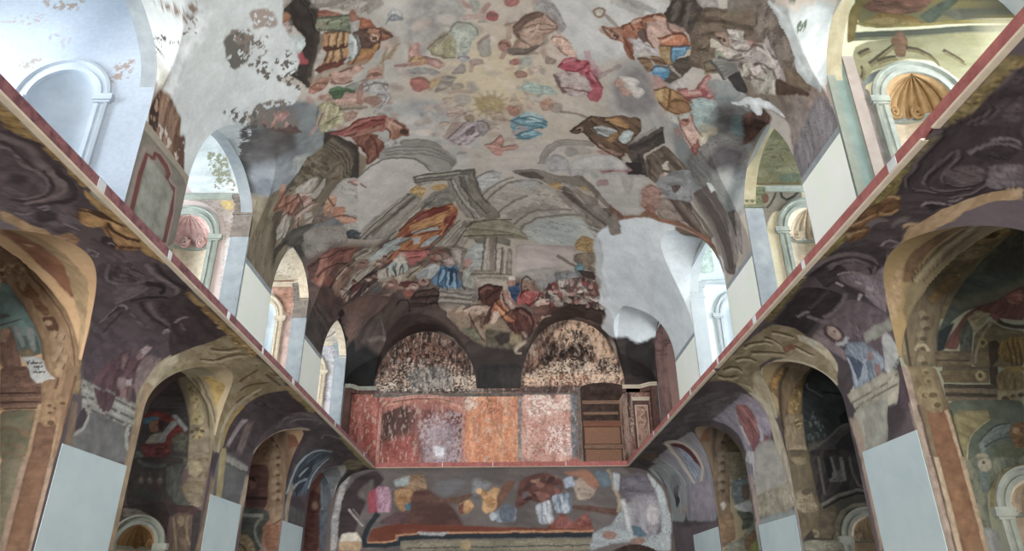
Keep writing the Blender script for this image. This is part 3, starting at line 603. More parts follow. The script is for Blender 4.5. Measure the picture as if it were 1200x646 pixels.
151,158,158,1,2.3,1:-272,534,41,-1,36,1,0,15,-41,-7,-32,1
159,166,168,1,2.2,1,129,139,142,12.79,0.32,4:-248,616,24,-26,28,-13,4,16,-23,20
164,159,154,1,2.8,1:-273,562,23,6,-1,25,-14,-2
153,158,156,1,2.3,1,124,129,128,12.48,2.98,4:-361,552,47,-9,41,16,-42,12,-39,35,-10,1
74,73,70,0,2.3,0.68:-362,594,23,-11,34,-12,28,-9,-1,-3,-28,7,-35,11,-23,10
143,87,84,1,2.7,1,159,104,100,10.29,0.37,4:-336,617,33,-4,50,14,32,18,-24,23,-38,18,-8,-35
136,145,140,1,2.1,1,162,167,161,13.42,1.94,4:-357,665,20,-22,41,25,3,32,-34,19,-28,-21
162,139,127,1,2.2,1:-296,643,-4,9,-7,3,-8,-6,-5,-12,0,-12,6,-6,8,2,7,9
171,163,152,1,2.7,1:-337,636,24,-1,17,33,-33,-8
115,104,76,1,2.6,1,139,125,94,16.33,0.31,4:-295,729,39,-34,9,15,-40,36,-13,-4
137,138,137,1,2.5,1,156,156,154,11.00,2.74,4:-262,722,48,-26,26,17,-29,38,-41,-11
94,62,58,1,2.6,1,124,93,84,19.11,0.25,4:-226,662,32,-22,22,18,-10,28,-32,4
135,129,121,1,2.8,1,156,149,141,12.81,1.98,4:-207,623,84,-100,35,6,-56,116,-36,-15
88,82,74,0,3.4,0.68:-177,628,74,-90,-4,-8,-75,90
144,138,129,1,2.7,1,121,114,106,13.10,1.99,4:-166,634,74,-98,3,66,-38,65
89,81,73,0,2.6,0.68:-162,646,16,1,17,4,13,7,11,8,8,8,4,-6,-8,-9,-13,-9,-14,-7,-18,-5,-16,-1
148,140,131,1,2.5,1,122,115,108,14.02,1.60,4:-149,656,50,8,-21,83,-21,-48
94,86,77,0,3.0,0.68:-114,667,-11,67,11,4,11,-67
137,133,118,0,2.8,1,151,147,132,6.80,0.19,4:-106,556,36,-32,107,4,0,79,-28,1,-44,-1,-72,-8
103,99,85,0,2.3,0.68:-102,582,40,1,55,1,43,2,0,-7,-42,-1,-56,-2,-40,-1
163,159,144,0,2.3,0.68:-93,562,41,2,51,0,38,-1,0,-9,-38,1,-52,0,-40,-1
106,104,97,1,2.7,1:-80,616,45,-9,62,20,0,26,-54,-13,-45,3
156,158,155,1,3.1,1,140,143,141,9.82,0.09,4:-95,665,14,-29,36,15,-5,42,-6,38,-36,8,-18,-35
150,141,132,1,2.0,1,132,123,114,12.25,1.59,4:-49,613,36,1,-6,135,-37,-2,10,-60
101,91,83,0,3.1,0.68:-30,614,-4,134,11,1,4,-135
135,128,119,1,2.5,1,111,105,96,14.31,1.58,4:4,677,32,-12,0,100,-37,0
157,151,144,1,2.5,1:-18,671,18,-6,-1,79,-16,0
100,93,85,0,2.4,0.68:-84,754,39,1,47,10,33,13,2,-7,-34,-13,-48,-10,-39,-1
135,127,116,1,2.9,1,149,142,132,10.31,0.12,4:-84,761,120,-7,0,34,-121,-3
102,95,84,0,1.9,0.68:-75,777,33,0,44,3,34,5,0,-5,-33,-4,-45,-3,-33,0
57,80,100,1,2.0,1,87,114,134,11.36,1.95,4:-218,762,30,-43,19,-8,36,12,-4,37,10,38,-1,20,-42,-6,-17,-18,-27,-21
43,61,78,1,3.0,1:-165,729,23,-2,-3,53,-13,-12
117,141,157,0,1.9,0.68:-172,807,6,-13,12,-4,12,8,2,-4,-14,-8,-15,5,-7,14
104,128,146,0,2.5,0.68:-206,767,29,-27,-5,-6,-29,27
155,145,140,1,2.5,1,129,111,104,16.39,0.18,4:-182,686,32,0,4,30,-23,1
131,110,102,1,3.1,1:-161,681,-5,7,-12,1,-14,-4,-9,-9,1,-8,9,-4,14,2,11,6
135,135,127,1,2.4,1,118,119,113,14.73,1.77,4:-120,747,32,-13,4,37,-2,41,-27,-3,-13,-26
149,120,113,1,2.5,1:-90,718,-3,8,-6,4,-8,-3,-5,-7,1,-10,5,-6,7,-1,7,5
99,95,90,1,2.8,1,120,114,107,10.56,0.19,4:-197,802,102,4,18,21,-10,37,-48,1,-65,-19
73,69,65,0,1.9,0.68:-193,812,30,8,39,8,28,4,1,-3,-28,-4,-39,-8,-31,-8
148,142,131,0,1.9,0.68:-194,822,31,7,39,7,28,3,0,-4,-28,-3,-39,-6,-30,-8
73,69,65,0,1.9,0.68:-194,831,30,7,40,5,28,2,0,-3,-28,-2,-39,-6,-31,-6
148,142,131,0,1.9,0.68:-195,840,31,6,39,5,29,1,0,-3,-29,-2,-39,-4,-30,-6
73,69,65,0,1.9,0.68:-195,849,31,5,39,4,28,1,0,-4,-28,0,-39,-4,-31,-5
95,63,58,1,3.0,1,122,86,76,6.47,2.36,4:-607,477,65,-48,94,71,-14,46,-27,13,-44,9,-22,42,-18,-47,-36,-24
131,99,85,1,4.0,0.8,106,72,64,11.09,2.39,4:-602,531,48,-52,29,19,-32,33,-22,33,-20,-16
72,53,48,1,3.8,1:-607,477,37,-25,-24,60,-21,20
81,65,60,1,3.5,1:-547,541,35,-17,30,20,-22,9,-29,15
63,51,48,1,4.9,1,74,60,56,5.48,1.31,4:-621,550,73,46,28,73,0,59,-68,-1,-50,-127
95,75,65,1,3.0,1,125,103,89,12.08,2.48,4:-544,614,19,-66,52,10,7,35,-47,56,-8,27,-21,-26
133,123,112,1,2.3,1,160,152,140,12.59,2.72,4:-503,658,35,-32,52,-24,78,-14,28,1,-68,38,-51,22,-64,30
106,99,89,1,2.3,1,147,141,129,12.33,2.73,4:-455,523,44,4,37,25,-60,23,-45,-7
140,144,142,1,2.3,1,165,168,164,14.51,2.92,4:-404,568,48,-5,46,26,-67,18,-43,-15
67,53,45,0,2.9,0.68:-480,572,18,-15,28,-10,23,-1,-2,-10,-24,-1,-30,8,-21,12
62,53,47,0,2.3,0.68:-456,639,36,-10,50,-16,37,-12,-2,-7,-38,11,-50,14,-37,9
43,36,36,1,2.8,1,68,57,53,12.96,2.22,4:-442,692,23,-43,34,14,-16,29,-43,41,-30,-20,21,-10
121,97,87,1,2.9,1:-420,589,1,15,-6,11,-11,2,-11,-9,-5,-15,2,-14,9,-6,12,4
130,107,94,1,2.8,1:-368,617,1,13,-6,11,-11,3,-10,-6,-5,-13,2,-13,9,-8,12,2
142,122,111,1,2.8,1:-351,623,-3,8,-8,1,-8,-7,-5,-11,0,-11,6,-4,9,3,7,10
154,139,128,1,2.3,1:-518,645,21,8,-5,32,-14,-2
82,52,52,1,3.4,1:-487,665,27,-6,14,29,-27,7
140,151,148,1,2.7,1,165,173,168,13.42,1.94,4:-361,664,25,-13,40,31,-15,29,-33,-5
161,154,143,1,2.7,1:-390,660,29,4,17,45,-29,-2,-18,-22
131,121,109,1,2.6,1,155,146,133,13.80,2.84,4:-392,697,57,11,48,-5,32,-7,-15,30,-39,21,-24,2,-31,-31
77,79,78,1,2.1,1:-418,719,25,-4,8,22,-25,5
166,159,151,0,1.6,0.68:-448,733,22,-17,-3,-5,-22,16
158,151,141,0,2.3,0.68:-484,664,54,-27,-5,-10,-54,26
127,97,88,1,2.0,1:-306,759,-4,7,-8,1,-8,-4,-5,-9,1,-8,6,-4,8,1,7,7
123,93,83,1,2.6,1:-329,728,0,11,-9,8,-12,1,-10,-6,-4,-11,5,-11,11,-4,12,3
77,48,45,1,2.5,1:-318,738,33,6,27,14,-19,10,-33,-10
142,117,108,1,2.0,1:-262,773,-4,6,-10,2,-10,-5,-6,-8,0,-8,8,-4,10,1,9,7
140,115,107,1,2.0,1:-229,763,-3,7,-8,3,-9,-4,-6,-9,1,-9,6,-5,9,1,8,6
126,129,130,1,2.5,1:-261,729,29,-14,-1,27,-19,1
153,132,120,1,3.1,0.7:-425,740,38,25,38,6,-10,7,-48,-11
120,79,70,1,2.5,1:-311,779,23,2,4,17,-19,5
61,49,46,0,2.5,0.68:-346,789,28,-20,-3,-7,-32,13
76,62,58,1,4.2,1,94,74,67,6.39,2.22,4:-520,728,71,2,100,52,-43,47,-43,65,-15,17,-47,-15,-5,-82
103,81,73,1,7.5,0.7:-495,765,63,11,-22,69,-27,24
56,48,46,1,3.2,1,71,63,60,8.76,1.30,4:-638,593,26,17,49,129,-24,70,-105,-124,12,-75
84,76,71,0,2.5,0.68:-632,603,23,80,20,71,13,43,5,4,-14,-45,-21,-71,-24,-82
84,76,71,0,2.5,0.68:-614,616,43,122,3,1,-43,-122
32,28,27,1,2.4,1:-538,737,18,-4,23,163,-11,-7
64,51,48,0,1.4,1,77,65,61,11.57,0.21,4:-286,808,15,-22,74,11,-7,49,3,12,-92,-22
68,56,52,0,1.5,1:-334,819,10,-15,32,12,-2,35,-47,-9
38,30,28,0,1.0,0.68:-283,830,79,15,0,-3,-79,-14
38,30,28,0,1.0,0.68:-287,814,84,9,0,-3,-84,-9
38,30,28,0,1.0,0.68:-241,814,-4,24,2,1,4,-25
38,30,28,0,1.0,0.68:-261,834,-4,14,3,1,3,-14
38,30,28,0,0.9,0.68:-224,840,-3,11,2,1,3,-12
131,121,111,1,2.0,1,155,146,135,16.99,0.33,4:-374,831,35,-19,10,-2,-17,36,-24,2
58,48,46,1,2.6,1,70,59,55,8.83,0.48,4:-380,849,39,-12,47,4,84,13,32,24,3,19,45,45,48,38,29,21,-79,1,-26,-39,-36,-17,-54,-14,-57,7,-50,11,-33,6
44,37,35,1,3.2,0.8:-355,950,50,-11,57,-4,54,11,36,20,-27,-34,-64,-18,-61,-5,-55,14
103,90,78,1,2.8,1,118,105,91,8.34,0.36,4:-174,883,48,-13,66,14,97,42,0,76,-90,-1,-77,-59
82,82,69,1,2.8,1,98,96,79,15.54,0.06,4:-134,933,54,0,38,32,-50,6
125,103,89,1,2.8,0.8:-174,879,43,0,43,13,-39,10
128,111,93,1,3.7,1:-13,952,35,30,5,20,-30,-3
58,40,36,1,1.9,1,76,53,48,13.30,2.12,4:-72,842,5,-34,38,-8,32,10,-5,29,-29,37,-10,41,-15,8,6,-31,-9,-47
131,114,103,1,2.3,1,150,132,118,15.30,0.06,4:-126,875,39,-20,47,12,-10,27,-38,-2,-29,2
150,137,122,1,2.3,1:-150,882,25,-21,9,10,-20,12
142,120,107,0,2.3,0.68:-107,892,5,17,13,20,16,16,10,17,3,15,5,0,-2,-16,-10,-20,-16,-16,-11,-19,-4,-16
74,52,47,0,1.9,0.68:-57,890,-21,10,-18,16,-7,14,6,3,7,-12,17,-14,20,-9
74,52,47,0,1.9,0.68:-69,898,5,40,6,0,-3,-41
136,86,63,1,1.9,1,157,110,81,15.30,1.03,4:-31,881,29,-42,24,24,15,50,-25,-5,-19,-22
164,144,129,1,1.9,1:-32,921,11,-31,14,0,-10,27
63,41,37,1,2.4,1:-46,818,51,-13,-5,38,-47,23
59,37,34,1,2.3,1,80,54,49,9.00,0.98,4:0,908,43,-32,43,3,25,30,5,22,-33,41,-34,-16,-30,-30
60,40,36,0,2.3,0.68:77,959,-20,22,-16,25,-2,17,11,1,4,-14,15,-22,21,-20
56,38,34,0,2.3,0.68:90,933,4,28,-3,20,-9,4,4,7,14,-2,7,-29,-3,-30
121,76,63,1,1.9,1,153,110,81,13.42,1.03,4:-33,885,29,-37,9,28,43,40,-29,1,-29,-27
166,146,132,1,1.9,1:-32,921,8,-32,14,1,-10,27
149,137,128,1,1.9,1,123,93,84,15.18,1.22,4:0,824,24,-5,24,52,-15,19,-19,-19,-14,-28
40,54,77,1,1.9,1,54,71,96,21.03,-0.03,4:24,809,37,-16,-2,25,-9,39,-12,-23
135,107,98,1,1.9,1:48,792,-3,8,-8,4,-10,-1,-6,-7,0,-8,6,-7,10,-1,8,4
179,173,168,1,1.5,1:26,774,19,-3,4,10,-20,2
111,91,81,1,2.4,1,125,105,93,14.85,-0.07,4:68,783,16,-19,16,17,3,40,-23,6,-14,-19
116,62,61,1,1.9,1,137,82,78,15.10,2.06,4:55,843,16,-25,42,2,19,-2,-23,21,-9,29,-19,-8,-24,6
112,93,83,0,1.5,0.68:115,732,-1,92,3,0,1,-92
121,88,80,1,2.0,1:118,745,40,11,-2,16,-30,-1
145,125,115,1,1.9,1,163,145,134,15.15,-0.10,4:113,839,52,-8,-8,37,-24,7,-17,-12
120,79,73,1,2.1,1,148,111,101,13.69,0.41,4:115,909,38,-27,21,13,-18,39,-35,-8
75,55,51,1,2.3,1,96,72,65,17.85,-0.10,4:105,873,65,-21,4,37,-35,32,-28,-8
110,112,114,1,3.9,1,127,126,125,8.46,-0.18,4:130,778,46,-33,36,-13,38,2,-18,32,-54,31,-52,2
122,120,117,1,4.8,0.8:117,789,32,-24,10,30,-28,18
79,65,61,1,3.0,1,114,100,93,18.74,-0.73,4:141,812,36,-35,55,-16,55,-27,35,39,37,57,-31,39,-49,10,-46,-31,-58,16,-15,-25
149,141,134,1,2.4,1:187,802,2,7,-3,8,-7,6,-7,1,-5,-5,1,-8,5,-7,8,-4
156,149,141,1,2.5,1:216,770,0,8,-6,7,-8,3,-7,-2,-2,-6,3,-8,8,-6,8,0
127,108,101,1,3.2,1:242,812,-5,14,-7,4,-8,-2,-4,-10,0,-7,6,-6,8,-2,8,3
91,57,54,1,2.6,1:208,839,-6,5,-7,-2,-7,-7,-2,-7,2,-7,8,-2,8,2,4,9
141,132,125,1,2.6,1:227,849,-7,3,-6,-5,-4,-10,0,-10,6,-8,7,0,5,12,2,10
149,141,134,1,2.5,1:246,792,-7,0,-5,-6,-1,-9,3,-8,6,-3,6,3,4,8,-1,9
156,149,141,1,2.5,1:261,810,-6,-3,-3,-8,2,-9,6,-7,6,-1,4,6,1,9,-4,9
127,108,101,1,2.5,1:273,773,-4,-5,1,-10,5,-9,7,-5,5,3,2,8,-3,10,-6,7
91,57,54,1,2.5,1:289,797,-1,-7,3,-9,8,-7,7,-2,4,5,-1,9,-6,8,-8,5
141,132,125,1,2.5,1:216,778,1,-8,6,-7,9,-2,6,2,2,7,-4,8,-8,5,-8,0
149,141,134,1,3.3,1:295,829,7,-16,7,-4,9,0,5,5,-1,8,-9,13,-9,4,-7,-3
156,149,141,1,2.7,1:259,828,8,-14,8,0,5,13,1,8,-3,8,-8,4,-7,-2,-5,-8
127,108,101,1,2.7,1:281,847,7,-4,7,3,4,8,-1,10,-6,7,-7,0,-6,-6,-1,-9
102,53,53,1,2.4,1:154,795,23,-13,6,24,-24,9
131,81,81,1,2.1,1:263,834,-2,10,-7,6,-8,0,-5,-6,0,-10,6,-8,9,-11,5,11
52,38,37,1,2.7,1,69,50,46,13.19,-0.46,4:279,849,48,-67,34,47,-33,40,-40,12
134,124,113,1,3.2,1:243,813,-6,18,-10,6,-12,-1,-7,-9,0,-12,8,-8,12,-4,10,2
0,0,0,4,2.7,0.9,150,0.100,1.08,0.55,149,141,134,156,149,141,127,108,101,91,57,54,71,59,55,53,43,42,141,132,125,102,53,53,168,160,151,89,85,81:131,808,46,-26,55,-21,60,-23,35,39,32,53,-51,31,-48,-18,-45,6,-44,14,-29,-12
59,49,45,1,2.0,1,71,59,54,11.22,0.17,4:170,888,45,-26,55,-16,58,23,0,39,-50,-1,-37,-1,-28,16,-62,27,-35,35,-8,26,-33,15,-66,1,89,-72
86,81,72,1,3.7,1,68,63,52,9.91,0.00,4:-49,942,48,10,30,4,45,33,-50,37,-76,-1
113,101,83,1,3.2,1:39,956,29,8,-4,25,-40,-7
151,138,123,0,2.3,0.68:82,974,-19,10,-15,17,-3,13,10,2,1,-12,13,-15,17,-11
132,121,108,0,1.8,0.68:72,953,14,15,4,-2,-11,-18
50,44,41,1,2.8,1:-20,965,44,-9,5,22,-35,12
144,148,145,1,2.9,1,159,162,157,4.37,-0.02,4:58,579,43,-52,62,-42,62,-15,46,22,38,34,-9,33,-63,62,-123,29,0,-19
152,142,136,1,4.1,1,163,153,149,4.92,-0.05,4:51,641,63,3,123,-23,-4,40,-13,52,-64,18,-36,21,-55,15,-14,-9
135,132,128,1,5.9,0.8:56,763,64,-27,55,-13,-17,51,-74,8
129,107,75,1,2.3,1,154,131,96,17.63,2.22,4:234,609,20,-47,42,-1,19,34,6,26,-29,6,-50,6
93,82,72,1,2.1,1,118,107,94,13.34,1.91,4:237,654,60,-29,24,-4,29,38,-27,50,-23,3,-33,-7,-38,-18
137,130,117,1,2.2,1:285,687,22,-47,14,14,-22,40
68,58,52,0,1.5,0.68:177,682,25,14,31,14,28,9,24,7,15,5,1,-4,-14,-6,-24,-8,-28,-10,-30,-14,-25,-15
80,106,112,1,2.1,1,101,127,131,19.41,-0.28,4:230,716,13,-27,19,12,-4,19,-18,11
58,48,46,1,2.6,1:244,724,51,-11,6,27,-43,-3
137,131,123,1,3.4,1,155,149,140,5.87,0.44,4:-47,436,57,-86,73,-34,52,21,54,45,46,73,-106,41,-72,86,-52,-63
96,90,83,0,1.7,0.68:-42,438,32,-51,39,-42,36,-17,35,-1,26,11,1,-6,-26,-11,-36,2,-37,17,-40,43,-32,51
165,159,150,0,2.2,0.68:-37,449,32,-51,40,-43,36,-17,35,-2,25,11,1,-6,-26,-10,-36,1,-37,18,-40,43,-32,52
96,90,83,0,1.7,0.68:-7,506,24,-39,31,-36,30,-19,39,-13,37,-5,0,-6,-37,6,-40,12,-31,20,-31,36,-25,40
165,159,150,0,2.3,0.68:-2,516,24,-39,31,-36,30,-20,40,-12,36,-6,0,-6,-37,6,-40,13,-31,20,-31,36,-25,40
96,90,83,0,1.7,0.68:41,564,21,-37,28,-32,26,-17,48,-15,53,-14,0,-6,-53,14,-49,15,-27,18,-28,33,-22,37
165,159,150,0,2.3,0.68:46,574,22,-37,27,-33,26,-17,48,-15,54,-14,0,-6,-54,14,-49,16,-27,17,-28,34,-21,37
96,90,83,0,1.7,0.68:59,584,21,-30,30,-31,30,-22,55,-21,59,-19,-1,-5,-59,18,-54,21,-32,23,-30,31,-22,31
165,159,150,0,2.3,0.68:64,594,21,-30,30,-32,31,-22,54,-21,59,-20,0,-5,-59,19,-55,21,-31,23,-31,32,-21,31
118,111,104,1,5.1,0.6:54,495,-1,14,-7,12,-10,4,-8,-6,-2,-13,4,-13,9,-9,9,1
118,111,104,1,5.1,0.6:85,474,-1,14,-6,12,-10,5,-9,-6,-2,-12,4,-14,8,-9,10,1
118,111,104,1,5.1,0.6:116,452,-1,14,-7,12,-9,5,-9,-5,-3,-12,4,-14,9,-9,10,0
118,111,104,1,5.1,0.6:147,446,-1,14,-7,13,-9,6,-9,-5,-3,-12,4,-14,9,-10,10,0
118,111,104,1,5.1,0.6:178,447,-1,15,-6,13,-10,6,-9,-4,-3,-12,4,-15,9,-10,10,-1
152,151,149,1,6.7,0.7:45,342,38,-22,31,14,-30,33,-31,-4
170,165,157,1,2.3,1:157,387,-3,10,-10,7,-11,1,-8,-6,0,-11,7,-9,11,-4,10,3
146,140,131,1,2.3,1:150,388,-2,5,-6,4,-6,1,-5,-3,0,-5,5,-5,6,-2,6,1
161,155,147,1,2.3,1:116,402,-3,9,-9,6,-10,0,-6,-6,0,-9,6,-7,10,-3,9,3
150,149,146,1,2.8,1,165,165,163,11.24,0.06,4:-70,317,39,-32,33,8,-4,35,-49,78,-12,-38
99,94,88,0,1.7,0.68:-68,326,12,-18,20,-16,17,-5,0,-4,-18,6,-20,16,-12,18
99,94,88,0,1.7,0.68:-52,408,22,-34,38,-36,33,-23,-1,-4,-33,23,-38,37,-23,33
120,114,105,1,2.8,1,101,96,89,9.84,1.27,4:-86,279,17,2,5,109,69,125,-40,10,-57,-58
138,133,117,1,2.8,1,122,117,101,8.80,0.31,4:-93,541,53,-16,62,8,71,84,-188,-1
105,100,85,0,2.2,0.68:-94,573,64,11,71,18,43,19,1,-5,-43,-20,-72,-19,-64,-11
108,101,92,1,2.8,1,123,116,109,8.97,0.82,4:36,285,72,-15,77,18,59,-26,48,58,6,108,-67,-75,-61,-3,-44,-33,-60,-13
77,71,66,1,3.3,1:57,294,47,-9,30,23,-42,4
141,117,86,1,2.2,1,160,135,95,14.91,-0.26,4:144,335,25,-17,18,13,-17,19
141,117,86,1,2.2,1,160,135,95,14.86,-0.39,4:226,340,26,-24,23,20,-26,14
159,153,146,0,3.4,0.7:186,330,26,9,39,6,32,0,1,-12,-31,0,-39,-6,-26,-9
102,91,84,1,2.9,1,118,106,99,10.95,0.76,4:166,359,48,7,85,76,2,51,-66,-38
64,56,52,0,2.8,0.68:186,366,38,32,44,35,29,23,4,-13,-28,-22,-45,-35,-38,-32
134,126,117,0,3.4,0.8:167,372,38,42,45,54,28,41,8,-15,-29,-41,-45,-54,-38,-42
136,128,121,1,3.4,1:171,372,64,83,28,11,38,41,-1,-36,-57,-42
81,74,69,0,3.4,0.68:186,348,33,39,47,52,40,39,11,-27,-41,-35,-49,-49,-34,-36
126,119,112,0,3.4,0.68:204,335,38,32,62,44,57,32,8,-26,-58,-29,-63,-40,-39,-29
97,89,82,0,2.8,0.68:240,276,40,54,52,57,38,32,6,-17,-38,-30,-52,-55,-41,-51
104,95,86,1,2.3,1,75,68,62,21.77,-0.52,4:308,402,35,-19,40,40,-63,37
123,116,109,1,2.3,1,103,97,89,12.39,0.66,4:250,406,44,-20,88,91,2,23,-48,4,-46,-5,-19,-7
72,66,61,0,2.3,0.68:249,417,33,30,46,28,34,11,2,-9,-34,-11,-45,-28,-33,-29
70,63,58,0,1.7,0.68:271,518,28,0,45,-8,39,-13,0,-4,-39,12,-44,7,-28,-2
105,78,67,1,2.9,1:329,368,48,24,2,28,-19,12
155,151,146,1,3.5,1:253,500,19,14,37,12,-9,26
48,42,41,1,5.4,1,61,54,50,4.65,0.00,4:-102,973,51,23,118,17,49,-30,32,-27,-46,67,-24,50,-1,42,-163,-1,-10,-42,-29,-47,-23,-28
40,38,38,1,8.1,1:-83,1048,157,1,3,66,-163,-1
56,52,51,1,10.8,0.8:-8,1074,83,-10,1,32,-68,6
54,46,44,1,7.6,1,68,58,54,4.97,2.28,4:-510,941,104,-111,64,-38,101,58,-56,52,-74,32,-54,59,-18,56,-77,-23
27,26,26,1,10.8,1:-522,945,81,-11,39,38,-35,79,-98,-35
27,27,27,1,4.6,1:-504,919,29,-16,-35,126,-25,-13
79,71,66,0,4.2,0.68:-445,920,59,-87,-7,-8,-58,89
79,71,66,0,3.3,0.68:-421,926,44,-78,-5,-5,-43,79
98,91,83,0,3.2,0.68:-432,916,52,7,-1,-6,-51,-6
40,36,35,1,4.8,1,54,47,45,5.26,-0.26,4:346,909,128,-18,100,-61,65,111,-202,121,-31,-55,-25,-56
33,29,28,1,7.1,1:414,928,77,-16,24,96,-70,10
80,60,54,1,7.4,1:496,895,78,-65,43,81,-87,80
178,183,185,1,5.0,1,191,195,197,0.60,-0.63,4:294,550,49,-90,49,-52,65,-53,112,-51,47,69,102,-143,52,46,213,369,-367,328,-33,-91,-29,-20,-51,23,-55,34,-37,-8,-55,15,-28,-7,21,-54,-29,-53,10,-77,-23,-19
141,146,145,1,6.3,0.5:294,558,11,-13,16,84,-4,69,27,81,-11,20,-26,-73
111,91,78,1,5.4,1:546,312,89,-46,67,-28,48,28,-36,-20,-79,112,-70,1
118,111,103,1,5.1,1:355,397,19,84,-29,30,-13,-49
167,172,172,1,2.5,1,182,186,185,0.94,0.97,4:-610,-696,214,208,-31,79,4,54,-15,60,-53,-2,32,67,-25,22,-80,-61,-28,-18,-18,99,-37,70,-79,47,-212,-379,78,-231,174,57
167,172,170,1,25.8,0.7:-629,-527,120,27,14,105,-102,15,-74,-39,-65,-87
198,202,202,0,8.2,0.7:-533,-541,-26,11,-33,9,-30,2,-33,2,-28,2,4,21,28,-3,34,-3,30,-1,35,-10,28,-12
87,84,80,3,3.5,1,11.27,0.62:-528,-465,29,9,1,38,-19,26,-30,-7,1,-31
110,100,93,3,3.5,1,14.30,0.5:-515,-468,31,27,-6,38,-22,-5
102,96,90,3,3.7,1,13.61,0.42:-497,-426,39,20,-20,27,-46,6
135,124,117,3,3.4,1,14.89,0.62:-461,-469,31,20,-6,34,-36,-25
89,84,79,3,4.1,1,9.73,0.42:-504,-378,74,38,-29,110,-24,-60,-35,-43
104,98,93,3,7.1,1,8.47,0.5:-583,-302,103,85,-21,88,-84,-99,-37,35
76,74,73,3,7.6,1,7.91,0.55:-610,-241,36,-7,-52,129,-25,10
84,82,79,3,4.5,1,8.93,0.45:-616,-346,55,74,-30,41,-19,-48
95,72,59,1,3.9,1,128,105,89,6.42,-3.03,4:-694,-563,23,24,5,26,-18,60,-31,12,-26,34,-30,-19,27,-62,11,-69
53,43,38,3,3.5,1,11.27,0.55:-696,-563,24,25,-45,10,-11,-32
171,164,157,3,4.1,1,9.75,0.45:-723,-556,17,76,-35,73,-21,-41
81,61,51,3,4.4,1,7.61,0.7:-717,-447,14,24,-60,22,-1,-26
113,98,87,3,2.0,1,25.08,0.5:-580,-571,61,20,-28,8,-21,-17,-8,-3
75,69,65,3,1.0,1,52.52,0.35:-614,-536,24,-2,-46,12,-9,1
130,120,104,1,5.0,0.7:-652,-548,11,23,-19,-1,-6,-20
100,90,83,3,2.9,1,17.00,0.35:-560,-562,29,13,-31,30,-15,-22
110,101,86,1,7.0,1,96,88,73,3.57,2.52,4:-802,25,107,-2,15,78,-78,185,-53,-39
60,55,52,1,5.7,1,73,67,63,5.22,1.30,4:-723,626,64,-42,59,154,-35,67
105,100,102,1,6.4,1,123,118,120,4.69,-0.05,4:767,-359,-42,-210,-59,58,51,148
67,55,49,0,0.5,0.75:-354,-344,12,4,18,10,16,12,0,-1,-15,-12,-19,-11,-12,-4
67,55,49,0,0.5,0.75:-371,-310,12,8,21,8,18,4,1,-1,-19,-4,-20,-9,-12,-8
67,55,49,0,0.6,0.75:-407,-261,20,-2,31,1,28,3,0,-1,-28,-3,-31,-1,-20,1
67,55,49,0,0.5,0.75:-303,-317,4,16,0,17,-3,13,-12,16,-16,14,0,1,16,-14,13,-16,3,-14,0,-18,-3,-16
67,55,49,0,0.5,0.75:-289,-321,12,15,13,19,9,13,0,-1,-8,-13,-13,-19,-12,-15
67,55,49,0,0.5,0.75:-277,-316,11,0,12,4,8,7,10,12,11,15,1,-1,-11,-15,-11,-12,-8,-7,-11,-4,-12,-1
67,55,49,0,0.5,0.75:-348,-336,-12,26,0,1,13,-26
67,55,49,0,0.5,0.75:-334,-331,-9,31,0,0,10,-30
67,55,49,0,0.5,0.75:-324,-323,-4,26,1,1,5,-27
67,55,49,0,0.5,0.75:-367,-301,-14,23,1,1,14,-22
67,55,49,0,0.5,0.75:-353,-293,-18,26,1,0,18,-24
67,55,49,0,0.5,0.75:-337,-289,-11,26,1,0,11,-25
175,148,114,0,0.7,0.65:-329,-326,-12,27,1,1,13,-27
175,148,114,0,0.7,0.65:-343,-333,-10,27,1,1,11,-27
175,148,114,0,0.7,0.65:-316,-316,-8,21,1,1,9,-21
175,148,114,0,0.7,0.65:-363,-294,-14,23,1,1,15,-22
175,148,114,0,0.7,0.65:-344,-288,-14,23,1,1,14,-23
193,197,196,0,0.7,0.65:-309,-312,3,11,2,12,-3,9,-7,11,-8,10,1,1,8,-9,7,-12,3,-9,-1,-13,-3,-12
82,60,51,1,0.7,1:-258,-287,-1,1,-2,0,-1,-1,-1,-1,0,-2,1,0,2,0,1,1
82,60,51,1,0.7,1:-263,-286,-1,1,-1,0,-1,0,-1,-1,1,-2,0,0,2,0,0,1
67,55,49,0,0.5,0.75:-249,-302,8,8,8,10,5,5,0,-1,-4,-5,-8,-10,-8,-8
67,55,49,0,0.5,0.75:-252,-277,4,-6,2,-9,-3,-7,-1,0,3,7,-2,8,-4,6
58,63,56,0,0.5,0.75:-359,-383,15,6,23,7,20,7,0,-1,-20,-7,-23,-8,-15,-5
58,63,56,0,0.5,0.75:-365,-360,13,8,18,14,15,13,0,-1,-15,-13,-18,-14,-12,-8
58,63,56,0,0.5,0.75:-344,-364,8,-2,9,1,7,7,1,8,-4,7,0,0,5,-7,-1,-9,-7,-7,-10,-2,-8,3
142,148,127,0,0.6,0.65:-338,-364,7,1,7,5,4,6,1,-1,-4,-7,-7,-5,-7,-1
94,70,61,0,0.6,0.75:-385,-232,19,0,29,3,23,5,0,-2,-23,-5,-29,-3,-19,0
94,70,61,0,0.6,0.75:-387,-214,11,14,17,11,15,0,0,-1,-15,-1,-17,-10,-10,-15
94,70,61,0,0.6,0.75:-309,-185,12,-7,13,4,8,12,0,-1,-8,-13,-13,-4,-12,6
94,70,61,0,0.6,0.75:-323,-156,18,-1,22,7,17,13,0,-1,-16,-13,-23,-8,-18,0
94,70,61,0,0.6,0.75:-430,-224,11,-3,13,4,7,11,1,-1,-7,-11,-14,-5,-12,3
165,136,124,1,1.5,1:-364,-225,-3,4,-6,0,-4,-4,-2,-6,1,-6,5,-2,5,2,4,5
165,136,124,1,1.5,1:-317,-217,-3,4,-4,1,-4,-3,-2,-6,1,-5,4,-2,5,1,3,4
